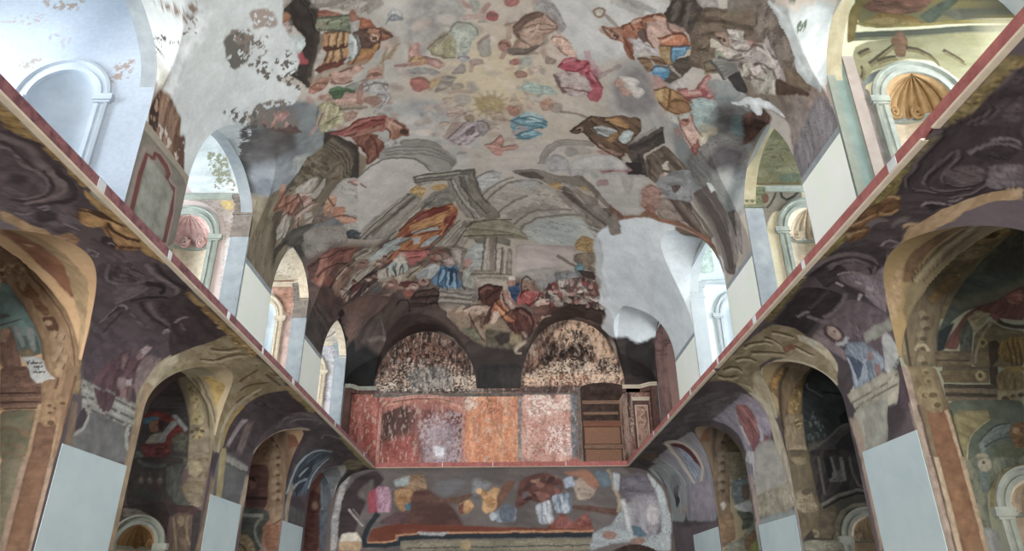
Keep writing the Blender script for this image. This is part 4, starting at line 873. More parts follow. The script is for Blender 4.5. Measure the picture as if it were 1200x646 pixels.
109,82,72,1,1.6,1:-281,-181,-3,3,-4,0,-5,-3,-2,-4,0,-5,4,-1,5,1,4,4
105,108,111,0,0.5,0.75:-235,-319,8,-7,7,-6,4,-2,7,4,5,8,1,0,-6,-9,-6,-4,-6,2,-7,5,-7,7
105,108,111,0,0.5,0.75:-225,-324,7,4,9,2,8,1,0,-1,-7,-1,-10,-3,-6,-3
70,39,36,0,0.7,0.75:-437,-54,28,14,26,2,15,-12,27,1,31,9,0,-2,-31,-9,-28,-1,-14,12,-26,-3,-28,-14
70,39,36,0,0.7,0.75:-404,-10,23,8,24,3,16,-3,18,-1,14,-1,0,-1,-14,0,-18,1,-16,3,-24,-4,-22,-8
70,39,36,0,0.7,0.75:-328,-31,29,14,0,-1,-28,-15
70,39,36,0,0.7,0.75:-393,-21,21,-6,22,-3,14,0,0,-1,-14,-1,-23,3,-20,5
70,39,36,0,0.7,0.75:-298,21,8,11,2,15,-4,13,1,1,4,-13,-2,-17,-8,-12
70,39,36,0,0.7,0.75:-271,-4,9,19,12,22,9,14,1,-1,-9,-15,-12,-22,-8,-18
70,39,36,0,0.8,0.75:-379,46,11,18,4,36,-6,37,1,1,6,-37,-3,-38,-12,-19
70,39,36,0,0.7,0.75:-339,24,5,30,0,41,-5,34,1,0,5,-33,1,-43,-5,-29
154,109,100,0,0.9,0.65:-391,-26,19,-10,25,-4,20,4,0,-2,-20,-5,-26,4,-19,9
154,109,100,0,0.9,0.65:-374,4,41,-7,0,-2,-41,5
185,160,142,0,1.0,0.65:-283,-2,13,23,1,-2,-12,-24
65,46,40,1,2.0,1:-243,61,-4,2,-5,-2,-5,-6,-1,-7,1,-5,5,0,5,5,4,7
91,88,69,0,0.6,0.75:-434,-159,-22,40,1,1,22,-40
91,88,69,0,0.7,0.75:-433,-130,-25,33,0,1,26,-32
91,88,69,0,0.6,0.75:-401,-145,11,29,1,0,-11,-30
91,88,69,0,0.7,0.75:-435,-90,32,-5,0,-1,-33,4
91,88,69,0,0.7,0.75:-406,-80,19,-16,0,-1,-20,15
181,176,149,0,0.9,0.65:-414,-144,-23,40,1,2,24,-40
181,176,149,0,0.9,0.65:-396,-126,-18,27,1,2,19,-27
181,176,149,0,0.9,0.65:-391,-101,-17,24,1,2,18,-23
108,105,108,0,0.6,0.75:-318,-170,8,15,-1,11,-9,2,0,1,9,-2,2,-12,-7,-17
108,105,108,0,0.6,0.75:-298,-161,13,12,10,14,2,10,1,0,-3,-11,-10,-15,-12,-12
108,105,108,0,0.7,0.75:-296,-118,16,7,0,18,-18,23,1,1,17,-23,1,-20,-16,-8
102,90,82,0,0.5,0.6:-104,-262,3,-12,7,-9,9,-4,13,1,15,6,10,13,3,15,0,-1,-3,-15,-10,-13,-15,-6,-13,-1,-10,3,-7,10,-3,12
102,90,82,0,0.6,0.6:-154,-223,16,-18,18,-14,12,-4,0,0,-12,3,-19,13,-16,18
102,90,82,0,0.6,0.6:-147,-204,11,8,20,5,18,0,0,-1,-18,0,-19,-6,-12,-7
102,90,82,0,0.6,0.6:-181,-202,14,2,20,10,17,13,1,-1,-17,-14,-21,-10,-14,-2
102,90,82,0,0.6,0.6:-205,-199,16,-15,0,-1,-16,14
102,90,82,0,0.6,0.6:-237,-193,37,4,0,-1,-37,-5
102,90,82,0,0.6,0.6:-94,-186,10,-6,12,2,8,7,0,-1,-8,-8,-12,-1,-11,5
102,90,82,0,0.6,0.6:-207,-141,15,1,16,10,12,15,0,-1,-11,-15,-17,-11,-15,-1
102,90,82,0,0.5,0.6:-20,-306,8,-2,7,1,5,4,0,0,-4,-5,-8,-2,-8,2
178,182,173,0,0.8,0.65:-94,-252,5,18,-2,24,-7,18,1,1,8,-19,2,-24,-4,-19
178,182,173,0,0.7,0.65:-77,-258,12,21,1,-1,-11,-22
162,157,135,0,0.8,0.65:-138,-233,12,19,1,-1,-11,-20
99,85,87,0,0.7,0.65:-139,114,25,-26,24,-27,10,-14,-1,-1,-10,14,-23,26,-26,26
99,85,87,0,0.8,0.65:-109,153,17,-10,23,-15,17,-15,0,-1,-17,14,-23,15,-18,9
99,85,87,0,0.8,0.65:-82,98,9,-11,4,5,-3,19,1,0,3,-19,-5,-7,-10,11
99,85,87,0,0.7,0.65:-54,51,14,0,10,15,2,23,1,0,-2,-24,-10,-16,-14,-1
99,85,87,0,0.8,0.65:-41,161,17,-3,20,-19,12,-24,0,0,-13,23,-19,17,-17,3
99,85,87,0,0.8,0.65:8,169,36,-8,0,-2,-36,7
185,176,179,0,1.0,0.65:-106,108,25,-36,-1,-1,-26,33
185,176,179,0,1.0,0.65:-97,149,33,-23,0,-2,-34,21
113,98,87,0,0.9,0.5:-135,-45,7,-4,8,1,6,5,1,-2,-6,-5,-9,-1,-7,4
174,159,146,0,1.4,0.5:-133,-38,5,-4,7,0,5,4,1,-2,-5,-4,-8,-1,-6,3
113,98,87,0,0.9,0.5:-111,-12,7,-4,8,0,6,5,1,-2,-7,-5,-9,-1,-7,5
174,159,146,0,1.4,0.5:-109,-5,5,-4,7,0,5,4,1,-2,-6,-5,-7,0,-6,3
113,98,87,0,1.0,0.5:-128,15,7,-5,8,1,6,5,1,-2,-6,-5,-10,-1,-7,4
174,159,146,0,1.4,0.5:-126,22,5,-4,7,0,5,4,1,-2,-5,-5,-8,-1,-6,4
113,98,87,0,1.0,0.5:-86,16,7,-5,8,0,6,4,1,-1,-7,-5,-9,-1,-7,5
174,159,146,0,1.4,0.5:-84,23,5,-5,7,0,5,3,1,-2,-5,-4,-8,0,-6,4
113,98,87,0,1.0,0.5:-154,46,7,-4,9,0,6,6,0,-2,-6,-6,-9,-1,-8,4
174,159,146,0,1.5,0.5:-152,53,6,-4,7,0,5,5,1,-2,-6,-5,-8,-1,-6,3
113,98,87,0,1.0,0.5:-6,27,7,-5,8,-1,6,4,1,-2,-7,-5,-9,1,-7,6
174,159,146,0,1.4,0.5:-4,34,5,-5,7,-1,6,3,0,-2,-5,-4,-8,0,-6,5
113,98,87,0,1.0,0.5:17,58,6,-6,9,-2,7,4,0,-2,-7,-4,-9,1,-7,6
174,159,146,0,1.5,0.5:19,65,6,-6,7,-1,5,3,1,-3,-6,-3,-8,1,-6,5
113,98,87,0,0.9,0.5:32,-26,6,-6,9,-1,6,3,0,-1,-6,-4,-9,1,-7,6
174,159,146,0,1.4,0.5:34,-20,5,-5,7,-1,5,2,1,-2,-6,-3,-7,1,-6,5
113,98,87,0,1.0,0.5:48,75,7,-6,9,-2,6,3,0,-1,-6,-4,-10,1,-7,7
174,159,146,0,1.5,0.5:51,82,5,-6,7,-2,6,3,0,-2,-6,-4,-8,2,-6,5
113,98,87,0,1.0,0.5:-23,95,7,-6,9,-1,6,5,1,-2,-7,-5,-9,1,-8,5
174,159,146,0,1.5,0.5:-21,102,6,-5,7,-1,6,3,0,-2,-6,-4,-8,0,-6,5
77,61,53,0,0.5,0.6:40,-272,12,-20,19,-18,18,-9,0,0,-18,8,-20,18,-12,20
77,61,53,0,0.6,0.6:47,-252,2,7,14,15,19,14,0,-1,-18,-14,-14,-15,-1,-7
77,61,53,0,0.5,0.6:54,-264,20,-17,28,-8,21,4,0,-1,-22,-4,-27,8,-21,16
77,61,53,0,0.5,0.6:92,-272,19,-2,16,-5,6,-3,-1,-1,-5,3,-16,4,-19,2
77,61,53,0,0.5,0.6:103,-312,25,15,0,-1,-25,-16
77,61,53,0,0.5,0.6:73,-262,7,-3,-1,-1,-6,2
77,61,53,0,0.6,0.6:36,-189,26,-8,28,-17,14,-18,0,-1,-15,18,-27,16,-26,7
77,61,53,0,0.6,0.6:121,-247,10,-9,15,-3,12,5,0,-1,-12,-5,-15,2,-10,9
77,61,53,0,0.6,0.6:141,-224,22,22,1,-1,-22,-23
77,61,53,0,0.6,0.6:6,-220,6,-8,8,1,8,10,1,-1,-8,-10,-10,-2,-6,8
179,159,144,0,0.7,0.65:67,-261,24,-23,0,-1,-25,22
179,159,144,0,0.7,0.65:65,-240,21,-19,0,-2,-22,19
91,44,51,0,0.6,0.75:147,-165,11,-14,18,-10,16,-1,0,-2,-16,2,-19,9,-11,14
91,44,51,0,0.6,0.75:168,-155,17,-1,18,-15,10,-21,-1,0,-10,20,-17,14,-17,1
91,44,51,0,0.6,0.75:211,-156,13,-7,19,11,14,26,1,-1,-15,-26,-19,-12,-14,7
91,44,51,0,0.7,0.75:163,-97,20,1,25,2,17,1,1,-2,-18,-1,-25,-2,-20,-2
91,44,51,0,0.6,0.75:219,-144,20,14,0,-1,-20,-15
177,128,132,0,0.8,0.65:159,-181,23,-11,-1,-2,-23,10
177,128,132,0,0.8,0.65:222,-165,18,24,1,-1,-17,-25
177,168,164,0,0.8,0.65:162,-138,18,8,21,2,13,-4,-1,-2,-12,4,-20,-3,-18,-8
57,83,93,0,0.7,0.7:37,52,23,-16,35,-2,31,13,1,-1,-31,-14,-36,1,-23,17
57,83,93,0,0.8,0.7:46,115,19,-13,28,-16,23,-12,0,-1,-24,11,-28,15,-19,13
57,83,93,0,0.7,0.7:60,39,19,5,25,9,19,8,0,-2,-19,-8,-25,-10,-19,-5
57,83,93,0,0.8,0.7:49,128,15,3,24,-9,21,-15,0,-1,-21,14,-24,8,-14,-3
165,185,189,0,1.0,0.65:60,33,31,-7,0,-2,-31,5
165,185,189,0,1.0,0.65:76,56,35,-6,0,-2,-35,4
165,185,189,0,1.0,0.65:62,115,35,-18,0,-2,-36,15
42,33,28,0,0.7,0.75:200,74,7,-21,19,-34,20,-29,0,-1,-21,29,-19,33,-8,21
42,33,28,0,0.8,0.75:233,63,12,19,16,19,18,12,33,13,37,9,0,-2,-36,-9,-33,-13,-18,-13,-16,-18,-11,-19
42,33,28,0,0.7,0.75:254,30,11,18,18,13,15,0,0,-1,-14,-1,-18,-13,-11,-18
42,33,28,0,0.7,0.75:272,-14,20,6,28,8,22,7,1,-2,-23,-7,-28,-8,-19,-7
42,33,28,0,0.7,0.75:281,-5,20,5,18,15,7,19,1,-1,-8,-19,-18,-16,-19,-6
42,33,28,0,0.7,0.75:247,8,22,16,1,-2,-22,-17
173,176,173,0,1.0,0.65:263,34,15,-9,20,-3,15,4,0,-3,-15,-4,-20,3,-16,8
173,176,173,0,1.0,0.65:272,52,25,1,0,-3,-24,-2
166,134,98,0,0.9,0.65:285,-9,33,-14,0,-2,-34,12
166,134,98,0,1.0,0.65:297,-6,32,2,0,-2,-32,-4
37,29,25,1,1.0,1:224,53,-1,2,-1,1,-2,0,-1,-1,0,-2,1,-1,1,-1,2,0
78,53,43,0,0.5,0.75:269,-318,13,-21,27,-24,27,-18,-1,-1,-26,18,-27,24,-15,21
78,53,43,0,0.5,0.75:276,-293,12,15,15,19,11,13,1,-1,-11,-13,-15,-19,-12,-16
78,53,43,0,0.5,0.75:297,-329,12,-6,11,8,5,17,0,-1,-5,-17,-11,-8,-12,5
78,53,43,0,0.5,0.75:347,-325,17,-20,19,-14,11,-1,0,-1,-12,1,-18,14,-18,20
78,53,43,0,0.5,0.75:352,-307,21,-11,24,-15,15,-10,0,-1,-16,10,-24,14,-20,11
78,53,43,0,0.5,0.75:313,-349,1,16,12,22,16,17,1,-1,-17,-17,-11,-22,0,-15
78,53,43,0,0.5,0.75:350,-374,9,14,15,6,13,-6,0,-1,-13,5,-15,-5,-8,-14
78,53,43,0,0.5,0.75:377,-322,17,42,1,0,-17,-43
78,53,43,0,0.6,0.75:358,-229,1,-10,13,-13,18,-10,0,-1,-19,9,-13,14,-2,11
78,53,43,0,0.6,0.75:320,-251,12,-3,25,-6,27,-8,0,-1,-27,7,-26,6,-11,3
78,53,43,0,0.5,0.75:226,-308,11,1,16,4,13,5,0,-1,-12,-5,-17,-4,-11,-1
78,53,43,0,0.5,0.75:279,-338,10,15,1,0,-10,-16
78,53,43,0,0.5,0.75:297,-353,12,10,1,-1,-12,-10
191,164,147,0,0.7,0.65:285,-340,15,-14,0,-1,-16,13
191,164,147,0,0.6,0.65:324,-368,24,-4,0,-2,-24,4
191,164,147,0,0.7,0.65:355,-321,18,-26,-1,-1,-18,26
191,164,147,0,0.7,0.65:327,-347,17,15,1,-1,-17,-16
179,175,174,0,0.7,0.65:303,-291,17,2,19,4,13,2,0,-2,-12,-2,-20,-4,-16,-3
138,168,186,0,0.7,0.65:386,-317,19,-13,0,-1,-20,11
138,168,186,0,0.8,0.65:365,-237,21,-13,0,-2,-21,12
80,55,46,1,0.7,1:258,-297,0,2,-1,1,-1,0,-2,-1,0,-1,1,-2,1,0,1,0
80,55,46,1,0.7,1:265,-294,-1,1,-1,2,-1,0,-1,-1,0,-2,0,-1,2,-1,1,1
80,55,46,0,0.5,0.75:253,-284,4,0,5,-2,5,-3,-1,0,-4,2,-5,2,-4,-1
80,55,46,0,0.5,0.75:227,-307,9,11,10,10,7,3,0,0,-6,-4,-10,-10,-9,-11
83,64,44,0,0.6,0.75:380,-171,10,-14,13,-10,13,-4,26,1,29,2,0,-1,-29,-2,-26,-1,-14,3,-13,11,-10,14
83,64,44,0,0.6,0.75:427,-165,11,-12,13,-8,12,-2,8,5,4,11,1,-1,-4,-11,-9,-6,-12,2,-14,8,-11,12
83,64,44,0,0.6,0.75:398,-139,16,6,22,-1,17,-7,0,-1,-17,7,-22,0,-15,-7
83,64,44,0,0.6,0.75:413,-194,10,59,0,0,-8,-60
106,74,67,0,0.7,0.75:453,-130,8,19,10,16,9,7,23,24,28,31,1,-1,-28,-31,-23,-24,-9,-8,-10,-16,-7,-18
106,74,67,0,0.7,0.75:482,-161,9,20,18,19,18,8,1,-1,-18,-8,-18,-19,-9,-20
106,74,67,0,0.7,0.75:532,-34,-1,-45,-1,0,1,46
106,74,67,0,0.6,0.75:429,-209,17,-17,-1,0,-17,15
106,74,67,0,0.6,0.75:468,-241,6,-51,-1,0,-7,51
106,74,67,0,0.6,0.75:458,-200,19,-20,18,-22,9,-12,0,-1,-9,12,-19,22,-19,19
194,171,159,0,0.9,0.65:481,-98,22,16,0,-2,-21,-18
194,171,159,0,0.9,0.65:509,-114,13,12,1,-2,-12,-13
194,171,159,0,0.8,0.65:457,-215,16,-20,-1,-1,-16,18
94,64,57,1,0.9,1:472,-131,0,2,-1,1,-1,1,-1,0,-1,-2,1,-2,1,-1,1,0
94,64,57,1,0.9,1:478,-134,0,2,-1,2,-1,1,-1,-1,0,-1,0,-2,1,-1,1,-1
75,68,63,0,0.5,0.75:480,-357,17,-10,16,-15,7,-11,0,0,-8,10,-16,14,-17,10
75,68,63,0,0.5,0.75:486,-393,15,-2,13,-17,5,-22,-1,0,-4,22,-13,16,-14,1
75,68,63,0,0.5,0.75:517,-436,13,-7,20,-7,17,-3,0,-1,-17,3,-20,7,-13,7
75,68,63,0,0.5,0.75:532,-474,13,8,22,9,22,4,0,-1,-21,-4,-23,-9,-12,-8
75,68,63,0,0.5,0.75:518,-381,28,20,0,-1,-27,-21
75,68,63,0,0.5,0.75:544,-405,12,-18,21,-6,20,9,0,-1,-20,-9,-21,6,-13,18
75,68,63,0,0.5,0.75:543,-386,9,7,13,-3,11,-12,-1,0,-10,10,-13,3,-8,-7
75,68,63,0,0.5,0.75:554,-413,17,1,0,-1,-17,-2
75,68,63,0,0.5,0.75:450,-396,20,12,1,-1,-20,-12
75,68,63,0,0.5,0.75:502,-378,11,-15,-1,-1,-11,15
194,186,179,0,0.6,0.65:496,-398,11,-24,0,-1,-13,24
194,186,179,0,0.6,0.65:530,-438,27,-7,0,-1,-27,6
194,186,179,0,0.6,0.65:537,-450,33,6,0,-1,-32,-7
194,186,179,0,0.7,0.65:546,-389,10,-22,-1,-1,-10,22
194,186,179,0,0.7,0.65:528,-383,12,19,1,-1,-11,-20
194,186,179,0,0.7,0.65:590,-409,14,19,1,-1,-14,-21
67,55,48,1,0.6,1:462,-396,0,2,-1,1,-1,1,-1,-1,0,-1,0,-1,1,-1,1,0
67,55,48,1,0.6,1:471,-398,1,2,-1,1,-1,1,-1,0,-1,-1,0,-2,1,-1,2,0
73,69,63,0,0.8,0.75:-248,266,25,1,71,7,81,3,0,-3,-81,-2,-71,-9,-25,-1
73,69,63,0,0.8,0.75:-248,295,39,6,44,5,25,4,0,-2,-25,-5,-44,-6,-39,-7
73,69,63,0,0.8,0.75:-141,313,10,59,26,84,28,66,1,-2,-28,-66,-25,-83,-10,-59
73,69,63,0,0.8,0.75:-115,300,9,52,29,79,36,65,1,-2,-36,-65,-29,-79,-8,-51
73,69,63,0,0.8,0.75:-72,281,6,66,13,65,13,32,1,-1,-13,-32,-12,-65,-6,-65
73,69,63,0,0.8,0.75:-438,466,72,-45,68,-54,31,-27,-1,-2,-31,27,-68,52,-73,44
73,69,63,0,0.9,0.75:-420,480,65,-35,67,-51,37,-36,0,-2,-38,36,-67,50,-66,33
73,69,63,0,0.9,0.75:-348,527,58,-46,61,-56,33,-32,0,-2,-34,32,-61,54,-58,46
73,69,63,0,0.8,0.75:-401,181,34,-23,39,-12,32,8,30,12,27,16,25,34,17,39,1,-1,-17,-40,-25,-34,-28,-17,-30,-12,-32,-9,-40,12,-35,23
175,169,159,0,1.1,0.65:-240,273,35,5,51,5,41,2,0,-3,-41,-2,-51,-6,-35,-6
175,169,159,0,1.1,0.65:-133,322,13,60,28,78,28,56,1,-2,-27,-56,-28,-78,-12,-59
175,169,159,0,1.1,0.65:-427,455,54,-37,60,-46,37,-29,-1,-2,-37,27,-60,46,-55,36
175,169,159,0,1.1,0.65:-318,503,76,-75,-1,-3,-77,73
78,71,62,0,0.9,0.75:-105,558,21,-19,57,-10,64,0,0,-2,-64,0,-57,8,-23,19
78,71,62,0,0.8,0.75:-107,601,43,3,57,3,44,1,0,-2,-44,-2,-57,-3,-43,-4
78,71,62,0,0.8,0.75:-50,612,-11,135,1,0,12,-134
78,71,62,0,0.8,0.75:-14,614,-4,135,2,0,4,-135
78,71,62,0,0.7,0.75:3,665,-5,100,2,0,6,-100
78,71,62,0,0.9,0.75:-206,625,83,-101,0,-1,-85,98
78,71,62,0,0.8,0.75:-143,646,56,-109,-1,-1,-57,108
78,71,62,0,0.7,0.75:-93,762,44,0,52,1,33,2,0,-1,-33,-3,-52,-2,-44,0
177,170,159,0,1.0,0.65:-42,620,-10,122,1,1,13,-123
177,170,159,0,1.0,0.65:16,671,-4,89,1,0,6,-89
177,170,159,0,1.1,0.65:-178,626,64,-85,-1,-2,-66,83
75,42,35,0,0.9,0.75:-311,509,34,-27,35,-24,25,-9,38,-9,37,-8,0,-2,-38,8,-37,9,-25,8,-36,24,-34,27
75,42,35,0,0.9,0.75:-265,495,33,-9,47,-14,37,-12,0,-2,-38,12,-47,13,-33,8
75,42,35,0,0.9,0.75:-290,549,41,-13,53,-13,38,-7,-1,-2,-37,7,-53,12,-42,12
75,42,35,0,0.9,0.75:-254,558,27,-3,38,1,29,4,0,-2,-29,-4,-38,-2,-28,2
75,42,35,0,0.9,0.75:-215,615,31,-29,32,-46,17,-41,-1,-1,-17,40,-32,46,-31,28
75,42,35,0,0.8,0.75:-317,608,33,15,39,12,24,4,0,-2,-24,-4,-39,-13,-32,-16
75,42,35,0,0.8,0.75:-286,655,37,0,0,-1,-37,-2
183,139,103,0,1.1,0.65:-274,506,33,-13,47,-16,37,-11,0,-3,-38,11,-47,15,-34,12
183,139,103,0,1.1,0.65:-239,514,54,-12,0,-3,-54,10
183,139,103,0,1.1,0.65:-186,582,28,-51,-1,-2,-29,49
66,63,59,0,0.8,0.75:-358,665,17,45,1,0,-16,-45
66,63,59,0,0.8,0.75:-330,659,-6,41,1,1,8,-40
66,63,59,0,0.8,0.75:-311,668,3,38,1,0,-2,-37
66,63,59,0,0.8,0.75:-294,730,38,-28,0,-2,-40,27
66,63,59,0,0.8,0.75:-226,663,22,-5,19,10,7,19,1,-1,-7,-20,-20,-10,-23,4
186,192,185,0,1.1,0.65:-349,656,-1,38,1,0,3,-36
186,192,185,0,1.1,0.65:-321,657,-1,43,1,1,4,-42
34,46,61,0,0.7,0.75:-189,724,-12,27,0,30,13,18,1,0,-13,-18,0,-29,13,-27
34,46,61,0,0.7,0.75:-171,722,-4,32,0,34,5,19,1,0,-4,-19,0,-33,4,-32
34,46,61,0,0.7,0.75:-153,731,-7,57,2,1,7,-57
34,46,61,0,0.7,0.75:-139,739,-3,62,2,0,3,-62
34,46,61,0,0.7,0.75:-121,746,-4,29,3,25,8,10,1,-1,-8,-10,-2,-24,4,-28
135,158,175,0,1.0,0.65:-181,731,-15,40,2,1,16,-39
135,158,175,0,1.0,0.65:-163,740,-6,47,2,0,7,-46
135,158,175,0,1.0,0.65:-147,748,0,57,2,0,1,-56
32,25,23,0,0.7,0.75:-285,809,9,-13,24,-6,37,6,16,14,-4,23,-37,9,-53,-6,0,1,53,7,38,-9,4,-25,-17,-16,-37,-6,-25,5,-10,14
32,25,23,0,0.7,0.75:-333,820,6,-9,11,-3,16,6,7,16,-2,21,1,0,2,-21,-7,-17,-17,-7,-13,3,-6,9
32,25,23,0,0.7,0.75:-285,830,81,14,0,-1,-81,-16
32,25,23,0,0.7,0.75:-279,808,79,14,0,-2,-79,-14
38,25,21,0,0.7,0.75:-71,847,3,-23,11,-17,18,-4,22,2,20,6,0,-1,-19,-7,-23,-2,-19,4,-12,18,-4,23
38,25,21,0,0.7,0.75:-48,848,11,-11,17,-13,14,-8,-1,-1,-14,8,-17,13,-12,11
38,25,21,0,0.7,0.75:-125,876,23,-12,34,-3,28,6,0,-1,-28,-7,-35,3,-23,12
38,25,21,0,0.7,0.75:-104,891,5,17,18,35,23,34,1,0,-22,-35,-18,-35,-5,-17
170,153,139,0,0.9,0.65:-116,882,17,-9,25,-2,19,5,1,-1,-20,-6,-26,2,-17,8
109,82,72,0,1.0,0.65:-62,824,9,-7,14,-4,14,0,0,-2,-14,0,-16,4,-9,7
39,26,23,0,0.7,0.75:1,909,25,-19,29,-11,23,3,18,12,13,22,-6,29,-20,26,1,1,20,-27,6,-29,-12,-23,-19,-13,-24,-3,-30,11,-26,19
39,26,23,0,0.7,0.75:18,926,30,30,1,-1,-29,-30
39,26,23,0,0.7,0.75:-20,848,9,17,27,28,32,24,0,-1,-31,-24,-26,-28,-9,-17
39,26,23,0,0.7,0.75:4,829,11,32,16,24,12,5,0,-1,-11,-5,-15,-24,-11,-31
39,26,23,0,0.7,0.75:63,843,5,-18,18,-8,22,4,0,-1,-22,-5,-20,9,-6,18
39,26,23,0,0.7,0.75:80,861,13,5,20,-17,19,-31,-1,0,-19,30,-20,16,-11,-5
39,26,23,0,0.7,0.75:114,845,27,-7,19,7,1,18,1,0,-1,-19,-19,-8,-29,7
39,26,23,0,0.8,0.75:121,922,40,-23,0,-1,-41,23
39,26,23,0,0.7,0.75:70,823,-1,-21,4,-19,7,-10,10,0,10,8,1,-1,-10,-8,-11,-1,-9,11,-4,20,0,21
118,89,81,0,0.9,0.65:62,890,17,5,15,13,7,15,1,0,-6,-16,-16,-15,-17,-5
183,139,105,0,0.9,0.65:-20,872,29,27,1,-1,-28,-28
160,110,105,0,0.9,0.65:75,829,19,12,1,-1,-19,-14
160,110,105,0,1.0,0.65:94,823,28,-3,0,-2,-28,1
187,167,152,0,0.9,0.65:128,844,28,-4,0,-1,-29,2
187,167,152,0,1.0,0.65:135,900,26,-1,0,-2,-27,-1
166,152,136,0,0.9,0.65:56,1003,23,-22,-1,-1,-25,21
166,152,136,0,0.9,0.65:49,1012,21,3,0,-1,-20,-5
153,121,113,1,1.4,1:184,811,-1,4,-4,2,-4,0,-2,-2,0,-4,2,-3,4,-2,3,2
37,27,26,0,0.7,0.75:171,820,5,3,6,-1,4,-3,0,-2,-5,3,-5,0,-3,-2
176,166,156,1,1.5,1:206,787,-1,4,-3,3,-4,0,-3,-3,0,-4,2,-3,4,-2,4,2
37,27,26,0,0.7,0.75:194,797,4,2,6,-1,5,-3,-1,-2,-4,3,-5,1,-4,-3
153,121,113,1,1.9,1:235,812,-1,4,-4,8,-4,0,-2,-8,0,-4,3,-3,3,-1,4,1
37,27,26,0,0.8,0.75:221,827,5,3,6,0,4,-4,-1,-1,-4,3,-5,-1,-3,-3
176,166,156,1,1.5,1:263,796,-1,4,-4,2,-3,1,-3,-3,0,-4,2,-3,4,-2,3,1
37,27,26,0,0.7,0.75:250,806,5,2,6,-1,4,-4,0,-1,-5,3,-5,1,-3,-3
153,121,113,1,1.5,1:295,771,-2,4,-3,3,-4,1,-2,-3,-1,-4,3,-4,4,-2,3,1
37,27,26,0,0.7,0.75:282,782,4,2,7,-1,4,-5,-1,-1,-4,4,-5,1,-4,-3
176,166,156,1,2.0,1:316,812,-1,4,-4,3,-3,1,-3,-2,0,-4,2,-4,4,-2,3,1
37,27,26,0,0.9,0.75:300,832,5,2,7,-3,6,-11,0,-2,-7,11,-5,2,-4,-3
153,121,113,1,1.6,1:285,853,-2,5,-3,3,-4,1,-3,-3,0,-4,3,-5,4,-2,3,1
37,27,26,0,0.8,0.75:271,866,5,2,6,-2,5,-5,-1,-1,-4,4,-5,1,-4,-2
176,166,156,1,1.6,1:220,843,-1,4,-3,3,-4,-1,-2,-3,0,-5,2,-4,4,-1,3,3
37,27,26,0,0.8,0.75:208,852,4,4,6,0,4,-4,0,-1,-5,2,-4,0,-4,-4
153,121,113,1,1.6,1:247,846,-1,4,-3,3,-4,0,-2,-3,0,-5,2,-4,4,-1,3,2
37,27,26,0,0.8,0.75:235,857,4,3,6,-1,4,-4,0,-2,-5,3,-5,1,-3,-4
176,166,156,1,1.6,1:335,837,-2,4,-4,5,-4,1,-3,-2,0,-4,3,-5,4,-3,4,0
37,27,26,0,0.8,0.75:320,852,5,1,7,-3,5,-6,-1,-1,-5,5,-5,2,-4,-1
100,89,81,0,0.7,0.68:175,745,11,61,2,-1,-11,-60
100,89,81,0,0.7,0.68:212,738,-8,54,2,0,7,-54
84,74,68,0,0.7,0.68:249,739,-16,58,2,0,16,-57
39,29,26,0,0.9,0.75:-599,482,33,-23,57,9,51,32,0,-2,-52,-32,-57,-9,-33,22
39,29,26,0,0.9,0.75:-592,525,30,-20,42,13,32,29,0,-2,-32,-29,-43,-14,-30,20
39,29,26,0,0.9,0.75:-553,605,16,-25,30,-17,29,-1,-1,-2,-29,0,-30,17,-17,25
39,29,26,0,0.9,0.75:-502,666,27,-18,50,-19,48,-14,-1,-2,-48,14,-51,18,-27,18
39,29,26,0,0.8,0.75:-493,681,39,-13,62,-25,53,-27,-1,-1,-53,25,-62,25,-39,12
39,29,26,0,0.9,0.75:-515,682,45,-17,-1,-2,-45,15
39,29,26,0,0.8,0.75:-443,729,22,-30,-1,-1,-23,28
39,29,26,0,0.8,0.75:-362,670,3,27,2,0,-3,-27
39,29,26,0,0.8,0.75:-338,663,3,44,1,1,-2,-44
39,29,26,0,0.8,0.75:-315,673,-6,34,1,1,7,-33
176,166,153,0,1.1,0.65:-496,665,36,-19,56,-26,47,-21,-1,-2,-48,20,-56,25,-37,18
176,166,153,0,1.2,0.65:-452,556,50,-7,-1,-3,-50,5
176,166,153,0,1.2,0.65:-528,589,39,-22,-1,-2,-41,18
176,166,153,0,1.1,0.65:-353,675,9,23,1,-1,-7,-23
176,166,153,0,1.1,0.65:-325,669,-1,31,2,0,3,-29
135,96,87,0,1.2,0.65:-593,514,27,-22,46,-3,42,16,-1,-3,-42,-17,-46,4,-27,21
129,104,94,1,1.7,1:-428,601,-2,5,-5,0,-5,-5,-3,-8,1,-6,3,-3,6,3,4,6
37,27,25,0,0.9,0.75:-440,587,4,1,4,4,3,6,1,-1,-3,-7,-5,-6,-5,-2
163,140,128,1,1.7,1:-375,629,-2,5,-5,1,-5,-4,-3,-8,0,-6,4,-3,5,2,4,6
37,27,25,0,0.9,0.75:-388,617,4,0,5,4,2,5,2,-1,-3,-6,-5,-6,-5,-1
129,104,94,1,1.7,1:-356,620,-2,5,-4,1,-5,-4,-3,-7,0,-7,4,-3,5,2,4,6
37,27,25,0,0.9,0.75:-368,608,4,0,4,4,3,5,1,-1,-2,-6,-6,-6,-5,-1
163,140,128,1,1.6,1:-339,735,-2,5,-4,1,-5,-3,-3,-6,0,-6,4,-3,5,2,4,4
37,27,25,0,0.8,0.75:-351,726,4,0,5,3,2,4,1,-1,-2,-5,-5,-4,-5,-1
129,104,94,1,1.5,1:-312,757,-2,5,-4,1,-5,-3,-3,-5,1,-6,3,-3,5,1,4,5
37,27,25,0,0.8,0.75:-324,749,4,0,5,2,2,4,1,-1,-2,-5,-5,-4,-5,0
163,140,128,1,1.5,1:-270,771,-2,4,-5,1,-4,-2,-3,-5,0,-5,3,-3,5,0,4,4
37,27,25,0,0.7,0.75:-282,763,4,0,4,2,2,4,2,-1,-3,-5,-5,-3,-5,-1
